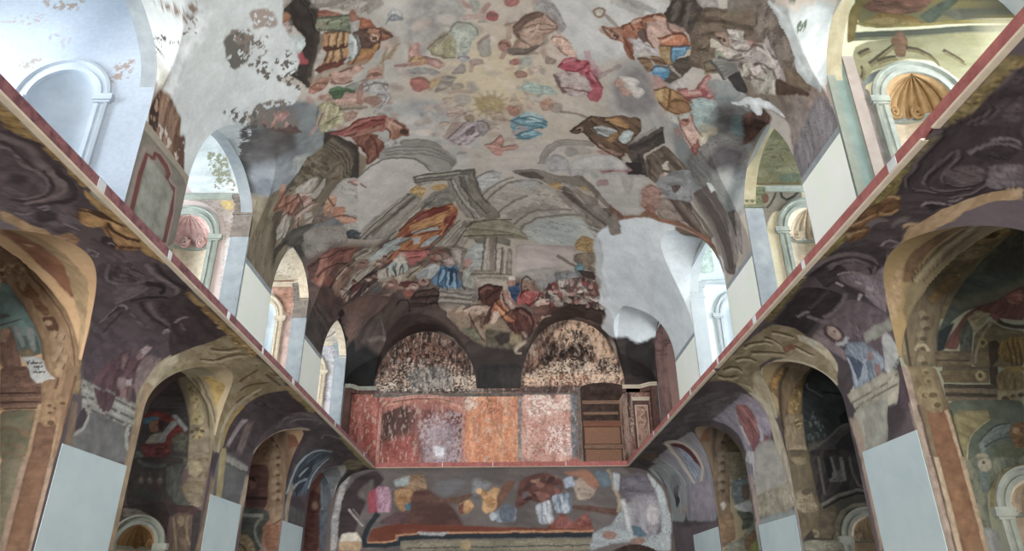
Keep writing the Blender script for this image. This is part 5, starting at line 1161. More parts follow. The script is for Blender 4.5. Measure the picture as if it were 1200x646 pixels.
129,104,94,1,1.5,1:-235,761,-2,5,-4,1,-5,-2,-3,-5,1,-5,3,-3,5,0,4,4
37,27,25,0,0.7,0.75:-247,754,4,0,5,2,2,3,1,-1,-2,-4,-5,-4,-5,1
163,140,128,1,1.7,1:-413,679,-2,4,-4,1,-5,-5,-3,-7,0,-6,4,-2,5,2,4,6
37,27,25,0,0.8,0.75:-425,666,4,1,4,4,3,5,1,-1,-2,-6,-6,-6,-5,-2
129,104,94,1,1.7,1:-462,658,-2,4,-5,0,-5,-5,-3,-8,0,-6,4,-3,5,4,4,6
37,27,25,0,0.9,0.75:-475,643,4,1,5,5,3,6,1,-1,-3,-7,-5,-7,-6,-2
163,140,128,1,1.8,1:-505,663,-3,4,-5,-1,-5,-6,-3,-8,0,-6,4,-2,6,4,4,7
37,27,25,0,0.9,0.75:-519,646,5,2,5,5,2,7,2,-1,-3,-7,-6,-8,-6,-3
129,104,94,1,1.6,1:-393,678,-2,5,-5,0,-4,-4,-3,-7,0,-6,3,-3,6,2,4,6
37,27,25,0,0.8,0.75:-405,666,4,1,4,3,3,5,1,0,-2,-7,-6,-5,-5,-2
78,55,47,0,0.8,0.75:-666,139,22,-11,20,5,10,21,1,-1,-11,-22,-21,-6,-22,10
78,55,47,0,0.9,0.75:-681,195,45,-3,-1,-2,-45,1
78,55,47,0,0.8,0.75:-582,97,5,24,2,30,-2,20,1,1,3,-21,-2,-29,-5,-25
78,55,47,0,0.8,0.75:-658,69,20,20,30,16,24,4,0,-2,-24,-4,-29,-17,-20,-20
78,55,47,0,0.8,0.75:-606,166,15,4,29,9,28,7,0,-2,-29,-7,-28,-10,-15,-5
78,55,47,0,0.8,0.75:-611,227,14,-36,-1,-1,-15,33
78,55,47,0,0.8,0.75:-498,302,16,6,25,24,22,31,0,-1,-21,-32,-26,-25,-16,-7
78,55,47,0,0.8,0.75:-504,199,14,50,1,0,-13,-51
184,177,166,0,1.1,0.65:-661,162,31,-24,-1,-3,-32,22
184,177,166,0,1.1,0.65:-664,206,28,-22,-1,-3,-29,19
184,177,166,0,1.1,0.65:-574,108,32,29,0,-2,-31,-31
184,177,166,0,1.1,0.65:-595,187,46,1,-1,-2,-46,-4
105,69,64,0,0.8,0.75:-401,213,13,30,1,-1,-13,-31
105,69,64,0,0.8,0.75:-432,183,22,30,1,-1,-22,-32""",
'WL': """76,67,69,1,9.5,1,63,55,58,3.01,-0.10,4:653,624,2486,6,284,-325,-909,-79,-585,80,-566,44,-137,26,-130,125,-174,37,-83,-21
139,119,82,1,0.6,1,120,100,65,20.38,-0.02,4:651,625,2,4,186,1,-1,-11,-59,5,-21,-5,-6,2,-22,2,-29,-15,-17,0
96,76,50,0,0.6,1:667,616,4,1,2,2,-3,4,-4,1,-4,0,1,0,3,0,3,-2,3,-2,-2,-2,-5,-1
96,76,50,0,0.6,1:686,612,4,1,2,2,-3,4,-4,1,-4,0,1,0,3,0,3,-2,3,-2,-2,-2,-5,-1
96,76,50,0,0.6,1:697,611,5,1,2,3,-4,3,-4,2,-4,0,1,0,3,0,4,-2,2,-3,-2,-2,-5,0
96,76,50,0,0.6,1:709,614,5,1,2,2,-4,4,-4,2,-4,0,1,-1,3,0,4,-1,2,-3,-1,-2,-6,-1
96,76,50,0,0.6,1:756,618,6,1,2,3,-5,4,-5,2,-3,0,0,-1,4,0,4,-2,3,-2,-2,-2,-6,-1
96,76,50,0,0.7,1:797,618,6,1,2,3,-5,4,-5,1,-4,0,1,0,4,0,4,-2,3,-3,-2,-2,-6,-1
96,76,50,0,0.7,1:815,616,6,1,2,3,-5,4,-5,2,-5,0,1,-1,5,0,4,-1,3,-3,-2,-2,-6,-1
137,133,119,0,0.5,1:650,625,39,1,45,1,36,1,40,1,34,0,-6,1,-34,0,-39,0,-36,0,-44,0,-39,-2
69,59,61,1,0.8,1,57,48,51,29.65,-0.02,4:684,608,17,0,16,5,12,11,23,-3,10,-3,14,6,62,-8,-3,-16,-51,7,-24,-1,-22,6,-6,1,-16,-4,-16,-9
96,86,87,0,2.1,1:717,590,9,5,8,5,4,4,6,0,14,-4,15,-2,14,1,24,-2,27,-5,-8,10,-27,4,-24,2,-14,-1,-12,1,-14,4,-11,-1,-4,-4,-7,-6,-8,-5
51,43,45,0,1.7,1:726,585,5,4,8,2,10,-3,13,0,13,1,26,-2,30,-6,-3,6,-30,5,-27,3,-14,-2,-12,1,-10,2,-10,-2,-5,-5
104,93,94,0,1.1,1:733,581,5,5,9,2,10,-2,14,0,16,2,22,-2,21,-5,-2,3,-22,5,-22,3,-16,-3,-13,0,-11,2,-9,-2,-5,-5
56,49,52,0,1.1,1:704,597,11,8,11,7,8,4,11,1,16,-2,18,-2,19,0,21,-3,19,-3,-2,3,-19,3,-22,3,-19,0,-17,1,-16,3,-13,-1,-8,-4,-11,-8,-10,-7
74,65,67,1,1.7,1,61,52,55,17.86,1.16,4:736,580,6,8,25,-4,31,1,30,-5,-24,-40
68,59,62,1,1.3,1,81,72,74,17.12,0.19,4:774,558,16,33,31,-2,13,-7,5,-19,-17,-35
41,36,37,1,5.3,0.6:786,566,13,12,10,-9,-12,-14
98,88,89,0,1.4,1:792,589,13,2,13,-2,10,-3,7,-5,4,-6,-1,-18,-6,-20,4,-2,7,20,1,18,-5,8,-10,7,-13,5,-15,2,-14,-2
52,44,46,0,1.4,1:794,596,20,-2,17,-5,7,-4,5,-9,2,-11,-5,-15,-10,-13,3,-2,11,13,6,15,-1,12,-6,10,-12,8,-20,5,-21,3
103,92,92,0,1.9,1:798,599,19,1,17,-1,6,-1,5,-4,5,-8,1,-19,-5,-19,4,-2,6,19,2,18,-4,10,-11,9,-15,5,-20,2,-20,1
51,44,46,0,1.9,1:799,609,23,0,23,-2,10,-3,7,-7,4,-11,-4,-22,-12,-24,4,-2,14,23,6,22,-3,13,-12,11,-19,7,-26,3,-24,0
77,67,69,0,1.0,1:796,619,24,-1,23,-4,14,-5,11,-9,6,-12,3,0,-6,11,-13,11,-16,6,-24,4,-23,1
65,57,60,1,1.2,1,81,73,76,18.81,0.25,4:822,528,20,7,19,18,19,26,0,21,41,-4,30,-38,-17,-16,-32,-11,-44,-10,-16,-6
41,36,39,1,3.4,0.8:877,542,0,17,19,4,11,-10,-8,-16
111,103,106,0,1.0,1:869,553,-1,4,3,3,5,1,1,-2,-1,-5,2,-1,1,5,-3,5,-8,0,-3,-4,0,-5
102,96,99,0,0.9,1:860,525,9,5,5,6,-1,5,-2,0,1,-4,-5,-6,-9,-4
108,101,103,0,1.0,1:918,558,8,2,11,3,7,2,-2,2,-7,-3,-11,-2,-9,-1
134,105,74,1,1.1,1,92,68,46,20.25,0.12,4:903,584,-14,14,9,8,18,3,15,8,28,7,73,-30,-15,-10,-56,9,-22,4,-3,-15,-18,-4
64,44,33,0,1.1,1:914,577,-9,7,-5,8,0,9,7,6,14,4,21,6,20,5,-6,3,-20,-5,-20,-5,-14,-5,-7,-7,0,-9,7,-10,10,-7
64,44,33,0,1.1,1:917,606,23,-5,25,-2,18,2,12,4,4,3,-6,3,-4,-3,-11,-3,-17,-2,-24,2,-23,4
127,115,110,0,1.1,1:924,579,8,3,6,7,1,8,-3,1,-2,-7,-7,-6,-8,-3
77,54,39,0,1.1,1:925,587,-1,4,-1,0,5,-5,5,0,-6,6,-8,2,1,-5
122,98,77,1,1.3,1,107,83,64,26.91,0.87,4:936,539,8,14,22,5,13,-15,-13,-8
102,94,97,0,1.1,1:1017,542,-9,2,-7,4,-2,6,3,4,9,2,5,-1,5,-6,-2,-3,-7,-1,2,-3,8,2,3,5,-7,7,-9,2,-10,-2,-3,-4,2,-8,9,-5,11,-3
45,38,40,1,1.7,1:1005,591,5,-6,-3,-6,-10,-2,-12,1,-8,6,-1,6,6,5,12,0
123,113,111,0,0.9,1:994,580,1,4,4,3,4,-2,-1,2,-6,2,-4,-3,-1,-4
139,116,80,1,0.9,1,121,96,62,17.52,-0.02,4:846,620,16,4,91,4,171,1,35,1,-53,-6,-35,-3,-29,-9,-26,4,-49,4,-42,-3,-27,-4,-29,-1
142,143,129,0,0.6,1:853,624,60,1,64,2,43,1,68,0,76,0,-9,2,-75,0,-68,0,-42,0,-63,-1,-59,-1
133,103,72,1,1.1,1,153,125,89,19.84,0.12,4:899,587,-8,13,23,6,20,11,33,6,30,2,29,-13,5,-18,-37,-2,-49,12,-2,-19,-17,-7
64,44,31,0,1.1,1:894,588,8,8,10,7,10,4,14,7,15,6,-6,3,-14,-6,-14,-7,-10,-4,-10,-7,-8,-9
64,44,31,0,1.1,1:939,603,25,-1,27,7,14,13,-7,3,-14,-12,-26,-7,-24,2
76,50,36,0,1.2,1:1013,590,5,6,6,10,2,8,-9,4,-2,-9,-5,-9,-5,-7
66,57,60,1,1.2,1,79,69,72,16.05,0.02,4:965,573,27,4,25,9,18,21,36,14,71,1,17,1,-80,-109,-58,32
111,103,106,0,1.1,1:1017,543,-10,2,-5,4,0,5,4,3,9,-1,2,-2,-2,-6,4,-1,1,6,-5,5,-11,1,-6,-3,1,-7,8,-5,11,-3
101,93,95,0,1.9,1:1104,533,-19,11,-14,14,-7,13,3,10,15,6,33,7,41,4,-5,3,-42,-4,-33,-6,-16,-7,-3,-11,6,-15,16,-16,19,-12
51,44,47,1,2.6,1,80,70,72,15.53,0.60,4:1102,532,-30,22,-1,21,36,13,41,0
74,66,69,1,1.9,1,62,54,57,10.31,-0.01,4:1040,538,48,92,112,-4,107,-15,135,-46,2,-59,-5,-20,-222,-83,-76,76
55,47,50,1,1.9,1,86,76,79,17.29,0.32,4:1089,536,-23,19,3,19,31,13,48,-2,-11,-25,-21,-22
98,89,91,0,1.6,1:1052,553,12,-10,17,-9,20,-3,15,2,12,8,8,10,4,12,4,13,2,10,-6,3,-2,-11,-4,-13,-4,-12,-8,-10,-10,-6,-14,-2,-16,2,-14,8,-11,9
87,79,82,1,1.7,1,76,68,71,21.61,0.74,4:1120,536,14,25,22,7,15,-14,-3,-27,0,-19,-23,7
100,91,94,0,1.3,1:1170,507,3,11,3,13,1,14,-4,13,-9,10,-4,0,8,-9,5,-13,-2,-14,-2,-13,-3,-11
42,35,37,0,2.1,1:1154,571,9,8,10,5,8,2,2,-2,6,-7,13,-2,-8,10,-19,8,-14,-2,-11,-6,-9,-8
103,93,95,0,2.5,1:1085,596,32,-1,28,0,12,3,16,2,19,4,16,-5,16,-11,14,2,-24,14,-32,9,-23,-4,-15,-4,-9,-3,-26,-1,-31,1
46,38,41,0,2.1,1:1089,609,39,-2,45,3,27,7,-14,6,-24,-7,-42,-3,-38,1
41,35,37,0,2.2,1:1189,530,10,24,18,22,23,9,-6,3,-23,-9,-18,-23,-9,-24
48,41,43,1,2.8,1,63,55,57,13.82,-0.04,4:1217,560,9,21,-26,41,107,-11,121,-41,8,-40,-95,9
97,87,90,0,2.6,1:1214,547,24,-7,49,-6,51,-1,-3,5,-51,2,-47,6,-22,7
46,38,41,0,2.2,1:1203,537,28,-6,52,-3,51,1,-5,5,-50,-1,-50,3,-26,6
123,116,119,0,1.6,1:1346,517,-6,7,1,2,9,-1,-1,3,-13,2,-3,-6,7,-7
111,103,106,0,1.6,1:1328,552,-4,10,-1,9,4,5,-9,3,-4,-5,1,-11,5,-10
111,103,106,0,1.6,1:1341,550,21,3,-4,3,-20,-3
97,89,92,0,0.7,1:1218,512,17,-3,25,-2,29,0,65,0,81,-1,0,1,-82,1,-65,0,-28,0,-25,2,-17,3
111,103,106,0,1.3,1:1185,507,1,4,7,2,11,-2,-1,4,-13,2,-10,-3,-2,-5
47,39,42,0,1.6,1:1191,482,-1,24,-7,1,2,-24
99,91,94,0,1.0,1:1183,464,4,10,-2,17,-6,14,-3,0,6,-14,2,-16,-3,-10
42,35,37,0,1.3,1:1213,454,0,15,-3,20,-6,14,-3,0,6,-14,4,-20,-1,-15
68,60,64,1,2.2,1,79,70,74,13.77,-0.30,4:1211,406,21,37,106,47,89,3,14,-32,-34,-59,-86,-4,-60,-27,-35,0
107,95,93,1,4.0,0.8,123,109,108,14.05,-1.42,4:1362,442,15,25,44,6,16,-29,-18,-42,-36,5
71,55,59,1,1.5,1,87,67,70,15.32,-1.82,4:1255,371,13,26,35,54,15,6,17,-17,8,17,22,1,7,-29,11,-16,5,-19,-27,-20,-18,-9,-15,-27,-23,-8,-22,14
142,128,127,1,1.5,1,122,104,104,26.10,0.40,4:1339,459,2,18,20,5,5,-16,-5,-13
116,95,97,1,1.5,1:1360,456,-1,-5,-5,-3,-7,1,-6,4,-1,5,2,4,7,1,7,-2
106,88,87,0,2.2,1:1306,440,15,-23,10,1,-11,25
122,97,94,1,1.4,1:1352,379,16,10,27,-12,-15,-6,-23,0
147,139,138,0,1.1,1:1355,402,20,7,7,-14,-19,-2
124,107,106,1,1.8,1:1330,387,-3,10,21,9,16,-18,-12,-9
121,104,105,0,1.9,1:1382,398,15,-3,16,-10,9,-10,8,2,-6,12,-16,12,-15,6
94,74,74,1,1.8,1:1368,389,19,7,10,-24,-17,-1
126,125,119,0,1.1,1,140,139,132,8.89,0.04,4:1220,369,42,-1,79,2,98,1,2,-38,-63,-6,-136,0
82,81,77,0,0.8,1:1226,360,59,1,83,2,66,2,1,3,-66,-3,-83,-2,-59,-1
155,154,147,0,0.8,1:1229,352,59,1,84,2,66,2,1,3,-66,-2,-84,-2,-59,-1
76,75,72,0,0.8,1:1233,344,60,1,83,1,67,2,0,1,-66,-1,-84,-2,-59,0
158,157,150,0,0.8,1:1236,337,60,0,84,1,66,1,1,2,-66,-1,-84,-1,-60,0
76,75,72,0,0.8,1:1240,330,59,0,85,0,66,1,1,2,-67,-1,-84,-1,-60,1
71,55,59,1,1.5,1,81,63,66,19.51,-1.14,4:1263,366,78,3,-13,-31,-18,-7,-25,10
96,96,95,1,1.1,1,105,105,104,9.19,0.22,4:1272,324,130,0,7,-15,-162,-35,23,23
141,139,134,0,1.0,1:1245,323,14,-1,7,-6,-1,-12,-16,-16,-23,-14,8,-4,24,15,18,18,2,16,-12,9,-17,1
141,139,134,0,1.2,1:1405,332,-4,-7,2,-9,7,-8,10,4,-7,6,-1,8,4,5
65,58,62,1,1.3,1:1230,282,11,37,16,-15,-14,-21
97,97,96,1,1.3,1,105,105,104,7.45,0.21,4:1251,319,125,4,44,-23,31,-44,-224,-7,10,23,26,20
146,145,139,0,1.3,1:1232,269,18,9,16,13,5,16,-6,14,-12,8,-11,-6,11,-7,5,-10,-5,-12,-12,-11,-16,-8
146,145,139,0,1.5,1:1402,325,-3,-15,15,-24,27,-21,11,4,-27,21,-14,22,3,13
63,56,59,1,1.9,1:1231,285,16,43,16,-16,-8,-22
140,120,94,1,0.8,1,124,103,79,19.82,0.04,4:842,515,19,4,52,14,50,4,49,-2,42,-12,-9,-7,-35,-2,-74,5,-53,-6,-26,-8
140,120,95,1,1.7,1,125,104,81,10.72,-0.50,4:924,504,12,37,74,-5,69,-19,93,-67,56,-103,-41,-11,-26,91,-80,59,-62,20
136,127,106,1,2.0,1,118,107,86,7.43,0.03,4:1414,392,15,104,19,91,39,29,86,8,276,-79,5,-46,48,-119,-58,-22,-72,87,-160,46,-103,-22,-32,-77,-1,-104,-46,-9
149,140,120,1,1.7,1,161,152,133,8.96,0.25,4:1420,396,9,100,20,10,27,-14,-14,-83,-12,-45,-5,-82,-15,-3,4,81
95,83,64,0,3.5,1:1534,523,-6,19,-2,18,5,12,18,7,34,0,42,-5,49,-11,35,-16,13,-17,12,0,-14,18,-41,19,-56,13,-48,6,-39,-1,-22,-7,-6,-14,3,-19,5,-19
167,157,135,0,2.7,1:1558,522,0,16,10,20,14,13,-14,5,-13,-14,-9,-21,0,-17
121,94,72,1,2.6,1:1503,529,-1,18,36,-4,-4,-17
83,72,55,0,2.7,1:1482,590,36,6,35,14,12,15,-14,4,-11,-15,-32,-14,-35,-5
94,81,63,0,4.0,1:1807,526,-10,13,0,12,10,7,-22,7,-10,-9,1,-15,11,-14
156,146,124,0,3.1,1:1753,517,51,-36,43,-55,3,-45,18,1,-4,45,-45,56,-52,36
105,94,75,0,2.3,1:1729,505,29,-32,49,-51,34,-44,11,2,-35,44,-49,50,-30,32
153,133,86,0,1.4,1,142,123,79,10.11,0.39,4:1597,495,43,17,26,20,63,-36,37,-47,-73,26
137,127,105,1,2.0,1,117,105,82,7.52,-0.00,4:1496,533,-47,56,-7,27,109,1,213,9,62,-1,-81,-87,-86,15,-81,-8,-18,-47,-15,-45,-48,1
83,70,53,0,1.9,1:1521,525,22,6,17,12,1,12,-4,1,-3,-11,-17,-11,-22,-5
163,153,130,0,2.4,1:1536,522,22,6,17,12,2,12,-5,1,-3,-11,-18,-11,-22,-5
83,70,53,0,2.0,1:1498,561,21,9,13,17,-5,15,-4,1,2,-15,-13,-15,-22,-9
163,153,130,0,2.5,1:1514,557,21,10,14,17,-4,15,-6,1,2,-14,-14,-16,-22,-8
83,70,53,0,2.0,1:1568,549,-3,20,0,23,6,14,-5,1,-8,-13,-2,-23,2,-20
163,153,130,0,2.6,1:1584,546,-2,20,1,23,7,14,-6,2,-9,-14,-3,-22,1,-21
83,70,53,0,2.2,1:1711,552,-18,9,-17,21,-15,23,-5,1,13,-23,16,-21,17,-11
163,153,130,0,2.8,1:1730,549,-17,9,-17,21,-15,23,-6,1,12,-23,16,-22,17,-10
83,70,53,0,2.3,1:1655,588,12,11,25,0,27,-11,3,0,-31,13,-33,1,-15,-10
163,153,130,0,2.9,1:1675,584,13,11,24,1,28,-12,3,1,-31,13,-34,2,-17,-11
83,70,53,0,2.1,1:1617,553,22,1,38,1,37,1,-2,1,-38,1,-40,0,-22,-1
163,153,130,0,2.7,1:1635,550,21,1,39,1,38,0,-3,2,-39,1,-40,0,-23,0
83,70,53,0,2.3,1:1728,611,16,3,6,9,-9,7,-6,0,5,-5,-7,-7,-17,-3
163,153,130,0,3.0,1:1751,607,16,4,6,9,-8,8,-8,1,6,-7,-9,-7,-17,-2
65,56,58,1,2.1,1,52,44,45,9.79,-0.04,4:1248,574,-32,38,51,3,173,-6,19,-32,-1,-29,-14,-40,-7,-18
118,110,112,0,1.6,1:1328,548,-7,11,-3,10,4,5,-9,3,-4,-5,4,-12,7,-11
105,96,98,0,1.6,1:1340,553,35,0,-3,2,-35,0
146,124,90,1,1.3,1,124,101,68,14.18,-0.01,4:1216,612,-12,10,369,5,29,-18,-73,3,-151,0,-104,1
0,0,0,4,1.3,0.9,40,0.040,-0.01,0.5,92,72,48,161,138,104,110,87,60:1217,616,356,8,18,-15,-310,2
125,128,120,0,0.5,1:1202,626,115,3,123,1,77,-1,130,0,151,-1,-15,2,-149,0,-128,0,-77,0,-122,0,-113,0
131,121,101,1,2.4,1,113,101,77,8.42,-0.16,4:1599,553,15,37,148,30,125,-4,-1,-27,-7,-51,3,-40,7,-54,7,-62,-48,-24,-23,46,-21,52,-63,63
81,68,52,0,2.4,1:1791,526,-9,14,8,25,15,25,-6,2,-18,-25,-9,-25,6,-15
81,68,52,0,2.4,1:1843,492,-1,22,5,23,11,12,-7,2,-13,-12,-7,-24,-1,-22
81,68,52,0,2.3,1:1736,542,-9,9,-15,22,-18,25,-7,1,17,-24,12,-23,8,-10
81,68,52,0,2.5,1:1737,603,31,2,42,1,33,0,-5,3,-35,1,-44,0,-33,-1
149,139,117,0,2.4,1:1883,367,-4,31,-12,35,-7,27,-5,25,0,23,-5,29,-11,27,-15,2,12,-27,5,-29,-1,-24,5,-26,7,-28,11,-35,3,-32
139,118,79,0,2.4,1:1918,385,-11,36,-12,45,-1,31,-25,1,2,-32,11,-47,11,-36
56,49,51,1,2.7,1,66,58,60,8.23,-0.02,4:1905,384,-9,48,-7,63,-11,52,8,42,15,24,215,1,26,-36,1,-45,-21,-44,-1,-44,-9,-41,-198,-33
41,36,37,0,2.7,1:1899,522,73,7,86,15,50,17,-10,3,-48,-17,-84,-15,-71,-7
77,69,70,0,2.8,1:1922,527,74,7,83,15,46,16,-10,3,-44,-16,-81,-15,-73,-7
41,36,37,0,2.8,1:1946,532,74,8,81,14,41,15,-10,3,-39,-15,-79,-14,-74,-7
77,69,70,0,2.9,1:1969,538,76,7,78,14,36,14,-11,3,-34,-13,-76,-14,-75,-8
125,116,116,0,4.9,1:1935,467,-1,-22,-4,-31,-6,-25,20,0,11,25,8,30,6,21
95,84,81,0,6.4,1:1971,469,24,-28,12,-33,-2,-21,43,3,1,21,-14,33,-27,30
147,139,138,0,2.5,1:1957,459,13,12,-13,2,-12,-11
75,66,67,1,5.0,1,94,86,87,6.68,0.08,4:2128,519,-15,66,42,39,78,3,417,-87,-172,-23,-148,49,-113,-36
114,107,110,0,4.0,1:2151,532,4,26,13,26,34,18,42,5,41,-6,-1,3,-49,7,-46,-5,-35,-18,-15,-27,-4,-26
153,141,125,1,2.3,1:2123,406,46,50,42,56,108,62,26,-11,-87,-45,-55,-64,-36,-40
140,122,94,1,2.1,1:1845,625,274,5,33,-16,-296,-4
68,62,65,1,5.0,1,84,78,80,5.03,0.02,4:2150,495,-14,88,104,40,244,7,451,-2,248,0,-30,-61,-158,-6,-122,-77,-77,-110,-310,-39,54,75,-97,128,-119,34
111,104,105,0,4.0,1:2197,542,-7,23,20,23,44,12,-8,3,-47,-12,-22,-24,6,-23
111,104,105,0,4.1,1:2153,590,43,14,56,6,42,-7,-1,3,-49,7,-60,-5,-45,-13
111,104,105,0,4.8,1:2489,568,-33,18,15,17,62,9,-10,3,-65,-8,-18,-19,33,-19
89,99,109,1,4.8,1,53,61,69,7.41,-1.46,4:2502,337,54,75,-10,55,21,59,145,37,61,-63,5,-62,-3,-66
44,50,57,1,7.6,1:2583,387,53,67,21,39,86,-49,-39,-60,-64,-26
140,149,153,0,3.6,1:2527,342,26,34,15,33,-1,24,14,38,1,40,-10,1,-3,-41,-15,-38,-2,-24,-17,-33,-27,-34
140,149,153,0,3.8,1:2568,423,4,28,8,33,14,31,43,25,65,14,-10,3,-68,-14,-45,-25,-15,-32,-9,-35,-6,-28
140,149,153,0,4.1,1:2791,394,-2,36,-1,52,-11,44,-12,1,8,-44,-2,-53,-4,-37
140,149,153,0,3.8,1:2640,413,39,42,-10,1,-48,-42
140,149,153,0,3.7,1:2604,371,23,13,50,18,53,15,-7,2,-56,-15,-54,-19,-27,-13
100,103,102,1,5.8,1,115,119,118,6.15,0.21,4:2854,465,53,53,79,57,123,-51,13,-52,42,-53,-135,-18
118,112,91,1,6.1,1,96,90,76,8.16,0.54,4:2911,555,-4,34,126,26,129,-44,-96,-24
107,109,101,0,6.6,1:3323,436,-33,43,-44,40,-8,23,16,38,1,40,-68,7,-1,-38,-16,-39,5,-29,38,-43,22,-44
126,125,121,1,5.6,1:3221,623,2,7,336,-18,-101,-10
136,128,95,1,3.3,1:2517,616,-9,13,638,1,29,-21
130,120,86,1,2.2,1:2002,617,2,13,121,-4,14,-16
83,81,81,1,4.3,1:2505,308,278,-2,-3,-48,-273,2
86,86,86,1,2.9,1,96,96,96,4.96,0.15,4:1888,374,224,-7,-5,-112,-242,0
127,126,120,1,2.9,1:1892,368,220,-1,-5,-19,-218,1
76,75,72,0,2.2,1:1900,347,215,-2,2,3,-215,2
144,133,101,1,2.7,1:1905,119,5,134,-22,121,43,7,19,-115,-13,-145
122,110,94,1,3.2,1:2136,133,-4,223,13,28,11,-62,6,-187
146,131,115,1,4.1,1:2542,157,-19,153,28,67,38,5,-23,-89,13,-134
137,120,99,0,2.9,1:1426,418,5,-49,-5,-57,1,-39,4,-85,6,-95,23,-1,-4,96,-2,87,1,40,8,57,-4,50
121,105,91,0,2.2,1:1208,327,10,-43,8,-101,2,-103,16,-1,-1,104,-7,103,-11,44
145,130,114,0,4.8,1:2102,334,-6,-45,-18,-82,-21,-77,33,-1,22,78,19,84,7,46
121,106,91,0,4.0,1:1859,296,1,-32,-6,-73,-11,-74,26,-1,11,75,8,74,-1,33
123,115,111,0,6.2,1:2459,359,23,-66,14,-82,-3,-57,28,1,4,58,-14,83,-24,67""",
'WR': """70,63,65,1,9.1,1,59,53,55,3.15,-0.09,4:571,615,2554,15,50,-359,-1020,-41,-668,-5,-232,55,-140,221,-224,49,-122,-58
117,107,78,1,0.7,1,97,86,58,24.34,0.03,4:576,613,0,15,141,-3,26,5,0,-10,-27,0,-33,-11,-41,1,-42,0,-16,-1
147,128,92,0,0.7,1:628,621,-8,1,-5,-2,0,-3,2,-2,5,-2,2,1,-1,4,2,0,1,-4,-2,-2,-7,2,-4,3,-1,5,6,1,8,0
68,59,41,0,0.7,1:633,618,-3,-9,-1,1,2,9
147,128,92,0,0.7,1:658,622,-9,1,-5,-1,0,-4,2,-2,6,-2,2,2,-1,4,2,-1,1,-4,-3,-2,-7,2,-4,4,-1,4,6,2,9,-1
68,59,41,0,0.8,1:663,619,-3,-8,-1,0,2,9
147,128,92,0,0.8,1:688,623,-9,1,-6,-1,1,-4,2,-2,6,-2,2,2,-1,4,2,-1,1,-4,-2,-2,-8,2,-5,4,0,4,6,2,9,-1
68,59,41,0,0.8,1:694,620,-3,-9,-1,1,1,9
147,128,92,0,0.7,1:599,617,-7,1,-5,-2,0,-3,2,-2,5,-2,2,2,-1,3,2,0,1,-4,-3,-2,-6,2,-3,3,-1,5,5,1,8,0
68,59,41,0,0.7,1:604,614,-3,-8,0,0,1,9
51,44,46,1,1.2,1,65,57,60,21.35,0.10,4:588,606,59,1,33,1,34,19,29,-7,-34,-86
40,34,35,0,0.8,1:715,620,-16,-10,-22,-11,-18,-7,-2,2,18,6,22,12,15,10
81,73,74,0,0.8,1:718,618,-16,-12,-23,-11,-19,-5,-2,1,19,6,23,11,16,11
40,34,35,0,0.8,1:721,615,-16,-13,-24,-10,-19,-5,-2,2,19,4,24,11,16,12
81,73,74,0,0.8,1:725,612,-17,-13,-25,-11,-20,-3,-2,1,20,4,25,10,16,13
60,53,55,1,1.1,1,75,68,70,38.54,-1.95,4:671,583,-38,-2,39,-24,8,12
97,90,91,0,0.6,1:722,594,-7,-5,-10,-6,-9,-5,-1,1,8,5,11,7,6,5
45,38,41,1,1.2,1,62,55,56,24.69,-1.95,4:724,595,-29,-16,7,-14,25,-1,8,19
107,98,71,1,0.7,1,90,81,57,27.87,-1.64,4:725,623,28,-7,38,3,47,-1,-25,9,-69,-2
56,49,52,1,1.1,1,47,40,42,16.77,-0.20,4:707,629,-23,-79,83,-56,57,28,52,23,19,30,-23,29,-30,9,-72,9,-17,-6
90,82,83,0,1.4,1:706,628,24,-6,26,-4,22,1,24,-2,26,-4,17,-8,6,-10,-5,-22,-14,-24,-2,1,14,24,4,22,-5,9,-14,6,-25,4,-23,1,-22,0,-28,4,-23,5
37,31,33,0,1.4,1:710,623,24,-6,26,-4,22,1,24,-2,26,-4,17,-8,6,-10,-6,-22,-15,-24,-2,1,15,24,5,22,-5,9,-14,6,-25,4,-23,1,-22,0,-28,4,-23,6
90,82,83,0,1.4,1:746,589,9,4,18,3,25,1,19,-2,14,-4,7,-9,-1,-15,-10,-15,-13,-12,-2,1,13,12,9,15,1,15,-6,7,-11,3,-18,1,-24,0,-18,-3,-9,-4
37,31,33,0,1.4,1:749,584,9,5,19,2,25,0,19,-1,13,-4,7,-10,-2,-14,-10,-15,-14,-12,-1,1,13,12,10,15,1,14,-5,8,-11,3,-19,1,-24,0,-18,-3,-9,-4
90,82,83,0,1.4,1:751,585,18,0,19,-1,12,-2,11,-4,7,-7,2,-9,-4,-11,-12,-9,-15,-6,-1,2,15,5,11,9,3,11,-2,9,-6,5,-8,3,-11,2,-18,0,-18,0
37,31,33,0,1.4,1:754,580,18,0,19,-1,12,-2,10,-4,8,-7,1,-9,-4,-11,-12,-9,-15,-5,-1,1,14,5,12,9,3,11,-1,9,-6,5,-8,3,-11,2,-19,0,-18,1
90,82,83,0,1.3,1:765,547,8,-9,11,-7,14,-2,14,1,12,4,16,14,12,19,2,-1,-12,-19,-15,-15,-14,-4,-14,-1,-15,2,-13,8,-9,9
37,31,33,0,1.3,1:767,542,7,-9,11,-6,14,-3,14,1,13,4,16,14,13,19,2,-1,-13,-19,-16,-15,-13,-4,-15,-1,-15,2,-13,8,-8,9
80,73,74,1,1.6,1,65,58,60,22.45,-1.47,4:797,583,-17,-7,-10,-19,5,-15,22,-4,16,13,3,18
39,33,34,1,1.4,1,53,46,48,30.47,-1.78,4:754,571,-20,-1,-14,-15,1,-18,21,-3,10,16,12,7
99,91,93,0,1.2,1:754,572,-15,-2,-12,-5,-6,-6,-3,-11,-1,-12,-3,2,1,11,3,12,5,7,12,6,15,2
102,96,97,0,1.2,1:720,566,-8,-6,-4,-11,3,-12,-3,1,-4,12,3,13,8,7
82,75,79,1,2.1,1,97,89,93,21.93,-2.30,4:762,544,-25,-29,28,-19,28,17,5,13
